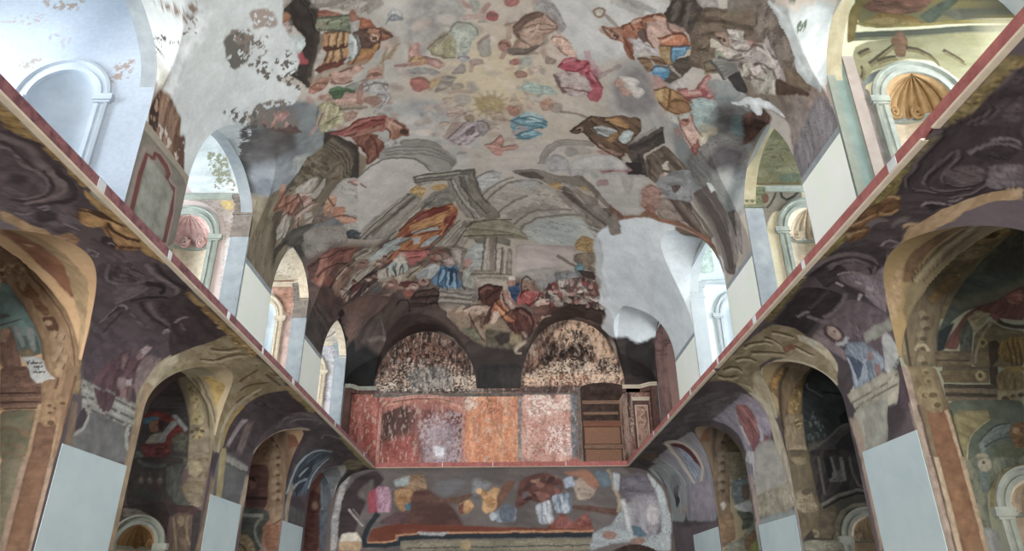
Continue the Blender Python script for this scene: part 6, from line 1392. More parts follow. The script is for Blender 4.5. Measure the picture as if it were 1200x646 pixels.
94,86,88,0,1.2,1:887,562,-10,-1,-8,-3,-3,-7,-4,-8,-3,-7,-3,1,2,7,3,9,3,8,8,4,11,2
34,29,31,1,1.2,1:884,563,-12,-6,4,-12,12,5
99,91,92,0,1.2,1:858,554,-3,-8,-9,-8,-9,-4,-3,2,8,5,7,8,3,8
106,99,99,0,1.0,1:872,583,-6,-10,-5,3,7,10
105,82,58,1,1.0,1,77,58,41,27.41,-1.89,4:868,605,-2,-8,21,-12,26,1
140,121,95,1,0.7,1,125,105,79,24.54,0.32,4:915,547,-64,-13,-44,-18,-39,-23,15,-11,41,23,35,12,32,3
112,102,66,1,0.8,1,93,83,51,22.51,0.02,4:803,628,0,-6,59,-14,30,10,116,-2,89,5,-34,9,-43,0,-60,-2
0,0,0,4,0.8,0.9,40,0.028,0.02,0.5,70,60,34,137,126,87,94,84,54:810,627,15,-9,63,2,81,2,105,-1,-6,5,-99,-1
100,73,50,1,1.1,1,70,50,34,22.30,0.26,4:901,623,-30,-10,-6,-12,16,-14,27,-5,10,13,15,7,24,4,17,-11,20,2,19,15,-24,10,-34,4,-32,1
134,111,82,0,1.1,1:920,604,0,-7,-6,-8,-10,-3,-4,2,9,4,5,8,-2,7
143,118,89,0,1.0,1:874,612,-2,-8,5,-10,9,-8,-4,-1,-10,9,-5,12,1,8
136,113,84,0,1.1,1:963,627,-9,-7,-16,-8,-15,-4,-3,2,13,4,16,8,8,7
136,113,84,0,1.2,1:992,619,-7,-5,-10,-7,-7,-4,-3,2,6,5,9,6,6,6
123,106,84,1,1.2,1:988,614,6,-1,3,1,-1,3,-4,3,-6,2,-5,0,-1,-2,3,-3
52,44,46,1,1.4,1,63,56,58,20.07,-2.09,4:865,601,-11,-20,-9,-30,26,-14,64,20,24,1,85,-27,15,12,-29,40,-1,33,-33,-26,-63,12,-25,-20
94,86,87,0,1.7,1:961,600,-14,0,-9,-5,-1,-6,-6,2,-1,8,8,7,14,2
87,80,81,0,1.6,1:951,572,-10,1,-9,-4,-5,-6,-10,5,3,8,10,5,12,0
109,101,103,0,1.4,1:1006,565,-10,2,-7,-3,-1,-8,1,-6,2,-3,3,1,4,5,3,-2,-4,-5,-6,-1,-7,6,-1,7,0,8,9,4,12,-1
102,96,97,0,1.5,1:1028,564,-10,0,-5,6,11,0
95,88,89,0,1.5,1:1019,560,7,-11,10,-12,9,-6,-2,-1,-11,7,-12,12,-7,12
111,102,103,0,1.2,1:885,565,-9,-1,-8,-8,-4,-11,-4,2,4,11,8,9,10,1
34,29,31,1,1.2,1:882,563,-12,-5,-2,-15,21,6
55,47,50,1,1.6,1,69,61,63,19.33,-2.01,4:1097,621,-52,-7,-21,-20,10,-31,25,-20,18,20,-21,31,42,14
142,123,99,1,0.8,1,125,105,81,23.49,-0.10,4:1046,529,-69,21,-35,4,-12,2,-4,-11,-53,-5,-5,-2,23,-13,34,8,53,-4,48,-17
142,123,99,0,0.8,1:947,559,-11,-2,-7,-4,-2,-4,-4,1,0,6,6,6,10,3
142,123,99,1,1.1,1,125,105,81,15.50,-0.13,4:1107,505,-87,34,-79,13,-92,-17,-81,-42,10,-7,77,33,95,11,81,-11,73,-33,93,-99,25,8
103,93,64,1,1.1,1,85,76,50,17.37,0.02,4:1035,629,91,-1,44,1,26,-11,190,-4,-24,16,-179,0,-116,0
0,0,0,4,1.1,0.9,30,0.037,0.02,0.5,64,55,34,133,121,85,94,84,54:1045,629,106,-2,45,-7,174,-1,-16,11,-184,0
43,37,39,1,1.7,1,55,48,50,14.84,0.05,4:1170,623,-114,-6,-23,-4,-26,-57,38,-19,47,8,37,32,29,-4,30,5,-38,37
89,81,83,0,2.3,1:1139,623,-41,-8,-30,-10,-9,-11,-5,-13,-1,-15,3,-12,6,-9,14,-3,22,1,4,-4,-23,-2,-22,6,-10,12,-3,14,0,16,4,13,8,12,30,12,39,7
37,30,32,0,2.0,1:1150,618,-42,-8,-31,-10,-9,-12,-6,-13,-1,-15,2,-12,6,-9,15,-4,23,1,3,-3,-24,-1,-21,5,-8,12,-3,13,2,16,5,13,10,12,31,11,41,8
89,81,83,0,2.3,1:1121,599,-22,-4,-18,-7,-8,-9,-2,-11,4,-13,5,-5,9,-1,19,11,17,19,9,-4,-18,-19,-20,-12,-18,2,-12,10,-5,14,1,13,8,11,18,8,22,4
37,30,32,0,2.0,1:1131,594,-23,-4,-19,-7,-8,-10,-2,-11,3,-13,6,-6,11,-1,19,11,18,19,7,-3,-19,-19,-21,-11,-17,2,-10,9,-4,14,2,12,9,10,19,8,24,4
80,71,75,1,2.6,1:1094,591,-17,-12,-9,-28,23,-1,21,20
98,89,94,1,2.3,1,111,102,108,15.06,-0.78,4:1135,577,-16,-15,-26,-28,-41,0,118,-66,3,25,-11,29,-4,34
121,113,115,0,1.3,1:1133,580,-10,-5,-8,-11,-5,-13,-4,2,4,13,9,11,10,5
84,76,79,0,1.7,1:1143,575,12,-11,8,-19,-2,-16,-7,2,2,16,-7,18,-12,10
139,132,133,0,1.3,1:1140,549,0,-10,-8,2,1,10
139,132,133,0,1.3,1:1147,525,-5,-9,-11,4,4,9
32,27,30,1,2.0,1,44,37,40,13.90,-0.06,4:1385,607,-183,7,-9,-27,0,-21,2,-21,101,-9,108,5,-16,27
62,54,57,0,1.9,1:1291,572,-91,-4,-7,5,90,6
98,91,93,0,2.2,1:1307,532,-45,-1,-47,4,-28,6,-1,5,27,-5,45,-3,42,2
110,102,104,0,1.7,1:1339,572,-37,-6,-8,6,36,6
99,91,94,0,2.0,1:1329,559,-1,-33,-13,3,0,33
51,43,47,0,1.7,1:1167,571,8,-20,2,-21,-3,-12,-16,4,2,12,-2,21,-9,19
128,121,123,0,1.4,1:1162,572,7,-15,-7,1,-7,15
143,136,137,0,1.4,1:1166,528,26,-7,-1,-4,-26,6
82,73,77,1,2.5,1,95,85,89,11.53,-0.11,4:1301,528,-96,7,-18,-20,-7,-26,-7,-23,49,-37,200,95
53,46,48,1,1.6,1:1340,520,-25,-5,17,-40,31,28
138,125,124,1,2.0,1:1341,482,11,3,5,9,-6,11,-13,8,-13,0,-7,-6,2,-11,8,-10
82,72,76,1,2.2,1,96,85,89,11.40,-0.59,4:1328,542,-71,-29,-85,-48,27,-40,13,-24,70,-21,-15,43,28,34,13,30,15,39
111,99,101,1,2.1,1,96,85,88,15.17,-1.55,4:1394,528,-53,-7,28,-30,-10,-30,20,-18,24,38,4,21
64,51,50,1,1.6,1:1339,472,19,3,11,14,-6,18,-19,12,-21,2,-13,-10,0,-16,10,-15
141,124,118,1,1.6,1:1337,483,12,2,5,10,-4,11,-13,9,-13,1,-7,-7,1,-11,7,-10
81,66,63,1,0.8,1:1326,499,2,0,3,0,2,1,0,2,-2,1,-3,0,-2,-1,-1,-2
81,66,63,1,0.8,1:1342,497,2,-1,3,1,1,1,0,1,-2,1,-2,0,-3,-1,0,-1
149,149,152,0,2.0,1:1367,477,-15,-7,-22,0,-16,6,6,5,12,-5,14,0,12,6
97,104,113,1,1.5,1,124,132,141,18.86,-1.39,4:1359,461,-30,7,-42,-14,-14,-26,-12,-22,18,-22,37,-3,33,6,48,-40,6,27,-16,42
71,81,94,1,1.9,1,58,66,79,21.38,-1.27,4:1366,453,-30,-22,-7,-21,51,-15,-3,24
148,154,162,0,1.6,1:1371,447,7,-21,5,-22,4,-16,2,-20,-1,-23,-6,-1,1,23,-1,20,-5,17,-5,22,-6,20
138,145,154,0,1.5,1:1316,425,26,-14,33,-19,22,-14,-6,-2,-22,14,-32,18,-25,14
128,136,146,1,1.6,1,99,107,119,24.33,-1.47,4:1398,380,-46,2,11,-30,17,-9,17,4
123,101,98,1,1.5,1:1296,433,-12,-4,10,-15,18,6
122,97,93,1,1.4,1:1294,408,-11,-7,4,-20,21,3
139,146,154,0,1.4,1:1288,428,-8,-12,-2,-14,3,-10,-9,-2,-3,11,3,16,7,12
146,147,144,0,1.0,1,158,159,156,9.73,-2.82,4:1217,455,-10,-6,-4,-51,20,-12,38,-16,10,17,-20,30
100,101,99,0,1.0,1:1257,369,-14,9,-19,10,-16,6,1,1,17,-6,20,-10,14,-9
75,64,70,1,1.4,1:1238,364,-20,-3,7,-57,23,6,4,13
144,139,124,0,1.2,1,157,151,136,10.49,0.04,4:1352,382,-117,-5,0,-14,26,-37,49,0,70,17,50,29,6,12,-37,5,-2,-42,-18,-2
124,132,143,1,1.6,1,99,107,119,24.40,-1.47,4:1402,384,-57,-1,7,-21,21,-19,23,6
97,92,80,0,0.7,1:1357,373,-42,-1,-49,-1,-30,-1,1,2,30,0,48,1,43,1
161,156,141,0,0.8,1:1361,366,-43,-1,-48,-1,-31,-1,1,2,31,1,48,1,43,1
97,92,80,0,0.8,1:1365,358,-43,-1,-48,-1,-31,0,1,2,30,0,49,1,43,1
161,156,141,0,0.8,1:1369,350,-43,0,-49,-1,-30,0,0,1,31,1,49,0,43,1
125,124,117,1,1.8,1,136,135,125,7.03,-2.91,4:1383,358,-102,-2,43,-90,98,-3,3,85
152,147,132,0,1.8,1:1413,343,-5,-16,8,-27,16,-25,-16,-3,-16,24,-8,28,5,18
145,140,126,1,1.8,1:1427,383,-162,0,20,-35,125,0
101,96,86,0,1.3,1:1422,367,-147,-1,1,2,147,1
101,96,86,0,1.3,1:1413,354,-133,1,1,2,133,-1
125,124,117,1,2.0,1:1266,467,-175,-13,18,-17,177,14
145,140,126,0,1.8,1:1043,524,30,-22,22,-28,2,-20,-12,0,-2,19,-20,26,-28,21
78,67,79,1,2.5,1:1098,512,-27,-2,25,-33,25,7
127,117,98,1,2.1,1,105,95,74,8.63,0.00,4:1837,622,-143,3,-217,-6,-85,-11,-1,-35,26,-60,19,-78,27,-22,25,49,33,42,54,47,76,7,91,-69,66,-66,64,17,-27,68,-40,61,10,29
75,65,48,0,2.4,1:1725,615,-26,-8,-4,-15,17,-14,-6,0,-20,16,1,16,23,10
156,146,124,0,3.0,1:1746,608,-27,-8,-6,-15,15,-14,-6,1,-18,15,2,17,25,9
75,65,48,0,2.2,1:1640,608,-18,-7,-6,-15,6,-16,-6,1,-9,16,3,17,16,9
156,146,124,0,2.8,1:1658,602,-19,-8,-8,-15,5,-15,-6,1,-7,16,5,17,16,9
75,65,48,0,2.0,1:1543,615,-28,-9,-17,-15,1,-15,-5,1,-3,16,14,17,25,10
156,146,124,0,2.5,1:1560,609,-29,-9,-18,-15,-1,-15,-5,2,-2,15,16,17,27,10
75,65,48,0,1.9,1:1477,598,1,-16,14,-18,20,-13,-3,-1,-23,14,-17,20,-4,16
156,146,124,0,2.4,1:1492,592,-1,-16,12,-18,20,-13,-3,-1,-23,14,-15,20,-2,16
75,65,48,0,2.0,1:1577,592,-15,-17,-20,-22,-14,-15,-5,1,13,16,17,22,11,19
156,146,124,0,2.5,1:1592,586,-16,-18,-22,-21,-16,-15,-4,1,13,16,19,22,13,19
75,65,48,0,2.5,1:1778,617,8,-16,-12,-16,-24,-8,-6,2,21,9,8,16,-13,15
156,146,124,0,3.1,1:1800,610,7,-16,-15,-16,-25,-8,-6,2,22,9,10,16,-10,16
75,65,48,0,1.8,1:1438,595,-4,-14,-3,-16,-1,-11,-5,1,-1,11,1,17,2,15
156,146,124,0,2.3,1:1452,589,-5,-14,-5,-16,-2,-11,-4,1,-1,12,3,17,3,14
75,65,48,0,1.8,1:1476,535,-2,-12,-6,-17,-7,-12,-4,0,6,13,3,17,0,12
156,146,124,0,2.3,1:1485,529,-2,-12,-7,-16,-8,-13,-4,1,6,13,5,16,0,13
109,79,63,1,1.9,1:1503,553,-42,-11,22,-12,36,11
159,149,130,0,2.0,1:1834,507,-95,19,-81,12,-38,0,-34,-9,-32,-16,-24,-18,-18,-22,-20,-31,-21,-30,-15,2,21,30,19,32,18,23,25,20,33,17,37,9,45,0,87,-12,98,-19
154,145,126,1,1.3,1:1416,553,-18,-45,14,-56,24,-17,-5,65,5,39
151,148,137,1,1.3,1:1424,543,-14,-4,-10,-35,33,2
118,87,53,1,1.6,1:1632,543,-56,-33,125,-27,30,-4
154,144,124,1,2.3,1,136,127,106,12.20,-0.78,4:1802,566,25,-66,29,-64,-48,-13,-53,60,-87,69,75,-9,61,-34,-8,24
67,61,64,1,3.7,1,83,78,81,6.67,0.21,4:2037,630,-108,-36,-81,-63,134,-4,190,5,92,41,76,11
107,102,110,1,3.3,1,121,117,125,8.31,-1.31,4:2172,532,-190,-5,-134,4,6,-70,33,-60,34,-12,74,-18,123,27,-3,50,16,45
126,118,128,1,3.1,1,135,126,135,8.04,-2.86,4:1914,518,-66,-9,4,-53,28,-49,61,-3,2,35,-11,48
104,69,68,1,3.3,1,132,95,92,12.62,-1.30,4:1965,519,-46,-12,11,-48,28,-39,73,-30,50,27,-27,47
118,85,87,1,3.8,1,100,67,70,13.01,-0.35,4:1996,420,-93,-24,94,-28,62,20,-6,19
150,141,138,0,3.4,1:2063,464,12,-18,6,-24,-3,-16,-19,-1,3,16,-5,23,-12,19
144,146,152,0,3.8,1:1953,439,4,-17,12,-16,16,-8,-19,-5,-17,9,-12,18,-4,18
126,127,131,1,3.3,1,142,142,145,12.65,-2.97,4:2106,396,-111,-25,-84,16,-47,-33,-31,-65,-5,-32,281,40,29,78
161,159,157,3,2.8,1,15.88,0.6:2106,396,-101,-21,-18,-38,65,-30,40,23
138,132,126,1,3.1,1,154,149,139,16.37,-2.99,4:1933,305,-68,4,-35,-36,35,-9,78,19
107,103,110,1,3.6,1:2138,375,-57,-21,7,-41,58,-8
145,136,119,1,1.7,1,156,148,131,12.33,-1.86,4:1839,526,-33,-28,25,-79,-17,-133,-5,-32,28,4,44,107,-1,42,-33,57
134,131,126,1,4.3,1,148,144,136,8.81,-2.99,4:2048,392,-160,-5,-66,-126,19,-61,273,8
145,139,124,1,4.2,1,127,121,106,8.87,-3.02,4:2101,265,-293,2,21,-65,285,6
159,149,133,0,2.5,1:1848,355,-13,-47,-9,-51,-2,-40,4,-58,9,-57,-25,-1,-8,57,-5,57,2,40,9,51,11,47
129,136,135,1,2.8,1:2132,201,-314,0,-4,-100,31,2,-7,81,275,-3,2,-62,42,2
146,130,118,0,2.8,1:1447,340,-7,-46,-2,-106,3,-111,-27,1,-3,109,1,105,6,45
141,125,115,0,2.3,1:1224,318,1,-31,-1,-105,-1,-118,-20,2,1,116,0,103,-1,30
141,127,121,0,4.9,1:2125,323,0,-76,-15,-83,-20,-48,-27,1,19,47,13,81,0,75
142,132,128,0,3.9,1:1810,274,6,-54,0,-70,-5,-50,-26,0,5,49,-1,69,-6,54
63,58,61,1,5.4,1,77,72,72,5.13,0.10,4:3038,630,-423,0,-196,0,-93,-65,41,-15,225,35,113,-16,184,25,333,36
95,82,67,1,7.3,1,79,67,56,6.88,-2.52,4:2938,630,-111,-36,45,-47,135,15
112,111,115,1,5.1,1,127,125,130,6.96,-1.36,4:2367,550,76,-61,65,-84,-12,-96,15,-68,425,41,3,93,7,113,61,74,-200,-2
75,42,45,1,3.9,1:2650,569,-82,-9,-14,-53,17,-58,18,-31,42,50,-17,59
111,119,132,1,3.9,1,137,144,155,10.14,-1.34,4:2624,542,-6,-41,20,-63,-8,-34,81,-14,31,62
171,162,152,0,5.2,1:2637,586,96,-49,54,-49,16,-36,-24,-44,-59,-37,-30,1,55,36,21,43,-17,36,-55,50,-95,48
161,150,140,0,4.9,1:2630,578,-45,-18,-25,-25,3,-26,10,-29,11,-33,14,-23,29,-15,47,-19,46,-16,-30,-5,-44,16,-45,19,-30,17,-14,25,-11,34,-11,31,-4,28,23,27,43,19
123,115,125,1,6.0,1,134,126,134,6.22,-3.02,4:2775,394,-236,-21,-30,-91,168,-25,200,45
115,118,118,1,6.0,1,130,133,133,6.95,-1.35,4:3067,557,-148,-40,-38,-72,11,-75,67,-85,262,25,-36,112,-60,82
149,153,154,0,7.7,1:3147,548,66,-43,46,-51,22,-44,-25,-51,-30,-50,-67,-3,29,49,27,51,-17,46,-45,51,-64,44
139,144,145,0,4.5,1:2915,545,-9,-41,-10,-54,-8,-42,-22,0,9,42,9,55,7,42
42,38,39,1,3.4,1:3064,424,-94,-2,73,-31,-34,-23,78,-20,17,51
143,139,134,1,4.5,1:3013,404,-74,13,80,-43
134,123,117,1,4.7,1,149,139,132,10.63,-3.03,4:3035,342,-104,-1,-13,-24,131,-3
99,96,99,1,11.5,0.6:2952,419,50,-18,61,-5,49,11,3,22,-54,23,-75,11,-51,-4,-9,-17
81,78,82,1,8.8,1,99,97,100,4.25,-0.90,4:3343,625,-189,-40,102,-89,7,-83,15,-97,1199,113""",
'B': """122,69,61,1,8.1,1,150,94,87,4.13,-1.49,4:-754,907,165,-1,24,-336,-158,1
141,98,87,3,8.2,0.8,14.33,0.45:-733,907,123,-1,4,-158,-103,-19
94,62,58,1,12.0,1,128,90,83,2.77,-1.53,4:-575,830,401,-3,5,-260,-388,3
49,41,40,1,28.3,0.75:-575,830,134,20,-8,-223,-101,21
140,80,74,1,23.7,0.7:-552,668,118,39,47,-139,-158,2
154,141,145,3,20.0,0.8,11.35,0.5:-397,788,223,39,5,-260,-178,1
144,134,142,1,35.9,0.6:-355,747,121,-1,5,-159,-118,-19
188,187,193,1,7.9,1:-319,658,56,-12,-6,-43,-40,8
61,56,55,1,8.4,1,89,84,80,4.76,-0.01,4:-627,974,729,-5,-1,-60,-723,-3
141,96,88,1,6.2,1,160,113,103,4.03,-0.01,4:-581,906,405,-3,2,-96,-103,42,-104,22,-102,-16,-91,-45
169,129,116,0,4.2,1:-566,847,62,20,74,16,49,4,-2,17,-50,-5,-76,-16,-63,-20
169,129,116,0,4.2,1:-363,892,49,-13,70,-26,54,-25,6,15,-55,26,-70,26,-51,13
167,112,87,1,8.1,1,186,138,111,2.75,-1.57,4:-176,903,277,-2,-5,-336,-265,2
184,177,169,3,8.3,0.8,10.96,0.6:-176,903,62,-1,-7,-67,-49,-16
128,85,78,3,12.4,0.8,11.02,0.4:-113,869,206,-2,-2,-83,-183,22
181,143,117,3,16.0,0.8,14.71,0.4:-112,745,203,39,-3,-200,-198,2
158,119,109,1,8.1,1,180,148,137,3.08,-1.60,4:102,918,249,-2,-16,-334,-239,2
201,191,184,3,12.5,0.8,10.95,0.45:110,909,232,7,4,-92,-214,-40
201,189,186,3,12.0,0.8,14.68,0.5:213,742,129,-1,-6,-139,-127,20
141,88,78,3,12.0,0.8,14.67,0.4:112,784,203,-22,-27,-172,-180,2
98,99,102,0,8.1,1:334,907,-2,-306,24,1,3,306
112,111,111,0,4.9,1:83,901,-4,-317,11,0,5,317
77,62,55,0,4.4,1,110,91,79,5.68,-1.58,2:-850,1459,1794,-11,-61,-532,-1680,12
44,38,37,1,6.5,1,98,78,69,5.79,-1.53,2:-624,931,7,69,43,109,92,90,106,26,109,-28,87,-77,52,-102,14,-99
162,143,128,3,12.8,0.8,13.83,0.42:-615,978,119,109,211,-2,158,-88,5,-69,-489,3
128,90,78,3,13.0,0.8,16.48,0.42:-561,1109,144,89,216,-91,22,-67,-274,24
187,174,159,3,8.4,0.8,16.96,0.46:-622,957,507,39,1,-77,-497,4
23,19,16,3,13.0,0.8,10.51,0.42:-542,1131,168,44,131,-90,-124,-52,-127,10
98,101,100,1,21.2,0.6:-451,1020,167,21,45,-95,-186,-12
53,41,38,1,6.5,1,126,100,86,5.77,-1.78,2:102,973,58,131,110,122,116,69,101,-57,70,-105,41,-141,-6,-78,-490,4
182,155,133,1,8.8,0.9:270,1217,116,73,101,-47,90,-186,-100,23,-80,90,-109,-44
21,17,15,3,13.1,0.8,8.21,0.55:158,1038,155,169,87,32,80,-114,-48,-89,-170,-42
186,168,149,3,12.8,0.8,13.78,0.5:111,995,197,86,272,-46,16,-65,-494,-27
187,158,136,3,8.5,0.8,13.89,0.5:115,995,484,14,-7,-86,-490,-5
109,64,53,3,12.7,0.8,13.91,0.45:220,994,210,-1,-5,-78,-207,2
30,24,22,3,12.9,0.8,10.55,0.45:436,1103,135,-24,18,-87,-116,18
22,18,16,3,13.3,0.8,13.24,0.42:293,1263,153,8,37,-101,-172,1
77,63,60,1,8.4,1:102,935,513,5,-3,-34,-511,-5
109,79,71,1,8.1,1,129,95,86,4.09,-1.66,4:614,927,124,-1,-33,-347,-119,1
154,141,132,3,8.2,0.8,14.27,0.5:626,927,50,-1,-53,-227,-24,0
140,85,74,3,8.2,0.8,14.31,0.6:650,863,53,0,-19,-124,-43,-20
60,47,45,1,8.1,1:559,927,67,0,-28,-347,-40,0""",
'G': """80,76,75,1,7.8,1,96,90,89,2.57,-0.18,4:-737,195,-3,160,27,127,89,52,120,19,1028,-8,89,-60,113,-79,-23,-223
46,40,41,1,7.8,1,58,50,50,3.87,-0.01,4:-716,245,9,173,59,83,79,26,42,-33,-61,-77,-34,-63,-19,-86
86,82,80,1,7.8,1:-642,430,62,64,19,-77,-25,-25
140,135,133,0,2.5,1:-678,365,72,-75,5,4,-72,75
112,106,106,0,2.5,1:-657,366,57,-63,3,3,-57,62
132,69,80,1,3.9,1:-591,430,34,25,14,-101,-42,-6
138,105,121,1,3.9,1,159,132,146,9.66,-1.59,4:-558,462,60,-1,10,-108,-58,1
104,85,70,1,5.2,1,137,115,96,7.63,-0.34,4:-473,493,119,26,24,-78,-59,-25,-41,25
131,140,140,1,5.3,1:-480,487,66,19,-4,-39,-53,-6
147,117,88,1,5.2,1,122,93,69,6.43,-0.01,4:-477,442,73,12,29,-51,-63,-50,-35,38
62,101,118,1,5.2,1,83,124,140,7.76,-2.63,4:-433,372,71,43,40,-19,-5,-31,-72,-6
129,128,127,1,6.4,1,150,146,144,7.83,-0.01,4:-411,334,83,43,-17,-44,-52,-24
81,63,66,1,7.6,1:-540,304,76,49,79,-13,-11,-37
68,50,47,1,10.2,1,83,61,56,3.91,-0.01,4:-390,441,66,0,109,-77,54,-88,-182,2,-66,25
97,97,100,1,15.7,1,86,82,81,3.19,-0.01,4:-286,492,187,25,15,-129,-146,14,-68,51
112,113,117,1,10.5,1:-125,491,80,-27,-79,-38
150,117,87,1,3.9,1,166,135,103,9.71,-0.01,4:-183,389,46,12,18,-32,-30,-25,-24,7
102,67,58,1,3.9,1:-187,376,17,12,1,-44,-17,1
88,69,60,1,6.5,1:-348,396,171,18,53,12,-52,-38
166,135,103,1,3.9,1:-13,381,-26,-29,-28,-9,-18,17,1,35,20,36,29,20,25,-4,9,-28
143,110,79,1,3.9,1,170,139,106,7.71,-0.01,4:-104,439,13,10,67,-55,-14,-26,-26,7
182,152,120,1,2.6,1:-88,439,-3,-9,-7,-4,-8,2,-5,6,-1,9,6,7,8,2,7,-5
99,73,63,1,7.8,1:-18,362,81,114,-41,0,-40,-63
112,118,128,1,5.1,1,136,142,150,9.77,-0.01,4:-44,337,53,37,52,-13,0,-50,-79,-5
85,92,103,1,5.1,1:60,343,-9,-26,-21,-13,-24,5,-15,21,0,27,16,20,24,5,21,-14
158,163,168,1,3.8,1:-23,331,-3,-11,-9,-6,-10,2,-6,9,0,12,6,8,10,2,9,-5
72,50,47,1,7.8,1,89,61,56,5.47,-0.01,4:61,361,29,128,108,25,79,-40,-16,-64,-94,-24,-39,13
0,0,0,4,3.9,0.9,24,0.157,-0.01,0.5,106,77,71,56,40,38,136,110,95,78,76,81:76,489,202,11,-18,-102,-145,1
115,124,136,1,3.8,1,172,175,179,9.76,-1.42,6:147,373,67,25,16,-100,-65,0
94,106,119,1,3.9,1,158,165,173,9.67,-1.43,6:221,411,81,18,9,-82,-72,-6
154,141,130,1,5.2,1,133,120,111,7.63,-0.01,4:317,474,55,26,52,-40,-17,-51,-67,-18
142,149,164,1,5.3,1:277,481,41,19,12,-39,-41,-13
134,99,84,1,6.6,1:278,514,109,12,63,-66,-41,-13,-51,46
102,62,54,1,7.6,1,128,85,80,5.62,-0.01,4:190,273,81,68,38,-44,68,43,22,-75
88,67,60,1,5.1,1:312,372,211,-15,-15,-25,-196,27
90,52,42,1,3.8,1,102,60,50,4.97,-0.01,4:-579,231,15,49,103,23,860,-34,-1,-10,-857,2,2,-31
164,128,101,0,1.9,1:-579,226,72,-1,50,8,-1,16,103,10,207,2,281,1,265,0,1,6,-266,1,-281,-2,-207,-2,-105,-10,-1,-16,-47,-8,-71,1
39,45,51,0,2.5,1:-597,209,93,-1,65,8,-1,16,98,8,199,2,278,0,269,0,1,17,-270,0,-279,0,-200,-2,-101,-9,-2,-16,-59,-7,-92,0
39,45,51,0,3.8,1:-582,220,-5,26,19,49,33,47,-16,11,-34,-49,-20,-54,5,-31
183,177,165,1,3.8,1:-692,263,64,5,23,-37,-96,-5
153,133,109,1,3.7,1:-702,232,97,-1,-3,-37,-90,1
146,146,148,1,2.5,1:-368,268,142,-3,-25,-12,-104,3
107,104,91,1,3.7,1,123,118,104,4.02,-0.01,4:-437,230,834,7,-3,-51,-829,7
65,67,69,0,1.9,1:-410,202,805,5,0,3,-805,-5
141,127,101,1,3.7,1:-130,213,-5,-14,-14,-7,-15,3,-11,11,0,15,10,11,15,2,14,-7
141,128,111,0,3.9,1:476,523,9,-39,14,-43,14,-31,3,-35,-6,-29,11,-2,7,31,-3,38,-15,33,-13,42,-9,39
87,99,107,1,6.6,1:414,526,67,-14,10,-52,-41,-13
148,152,156,1,4.0,1:501,512,33,-7,-12,-71,-19,13
86,82,90,1,7.8,1,103,99,107,4.78,-0.01,4:533,485,96,26,73,-79,5,-89,-90,26,-77,39
121,120,125,1,7.7,1,143,141,146,5.57,-1.48,4:536,357,72,63,78,-13,21,-64,-36,-98,-91,1
163,159,161,1,5.1,1:690,331,-9,-27,-17,-14,-17,5,-10,22,3,29,13,22,19,5,14,-15
78,98,108,1,5.1,1:544,295,64,-19,24,-31,-66,-5
169,171,173,0,6.4,1:530,394,4,-46,9,-55,9,-37,18,4,-9,37,-8,54,-5,46
145,151,154,1,5.0,1,129,134,138,6.63,-0.01,4:398,259,81,30,57,68,6,-87,62,-37,94,24,5,-74,-51,0,-75,38,-104,-5,-92,-30
130,106,97,1,5.0,1:498,249,-7,-11,-18,-5,-19,2,-13,9,1,11,14,8,19,2,17,-6
130,106,97,1,5.0,1:623,223,-9,-7,-19,-4,-21,1,-14,7,1,8,15,6,21,2,19,-5
147,154,156,1,5.1,1,164,169,171,7.78,-1.49,4:656,511,61,-66,27,-127,-15,-135,-39,0,17,160,-18,89
145,141,139,1,3.8,1,125,129,130,9.76,-0.01,4:-737,195,-3,160,22,115,42,51,-21,-65,-17,-101,3,-160""",
'SR1': """136,119,94,1,1.4,1,118,99,76,15.50,1.53,4:700,1133,0,-75,0,-41,0,-87,0,-67,0,-100,0,6,0,94,0,62,0,82,0,32,20,61,22,73,-21,0
90,72,52,1,2.0,1,76,59,42,12.80,1.37,4:720,1100,-20,-65,0,-32,0,-77,0,-68,0,-89,0,5,0,72,18,90,10,83,5,81
99,89,68,1,2.0,1,84,75,55,10.03,1.50,4:753,1173,-20,-55,2,-35,-7,-132,-28,-111,0,-70,0,14,373,514,8,84,28,91,74,182
61,51,38,0,1.5,1:737,1101,2,-37,0,-47,-2,-43,-10,-48,-27,-65,0,-46,0,-44,0,0,0,44,0,47,19,54,12,52,4,44,0,49,-1,38
117,109,87,0,1.9,1:746,1102,3,-35,1,-42,0,-36,-5,-40,-20,-59,-25,-75,0,-40,0,-1,0,41,0,44,37,80,6,43,1,37,0,44,-3,35
68,58,45,0,1.4,1:760,1101,3,-37,0,-44,-2,-34,-9,-50,-52,-97,0,1,46,90,11,52,2,35,1,44,-3,38""",
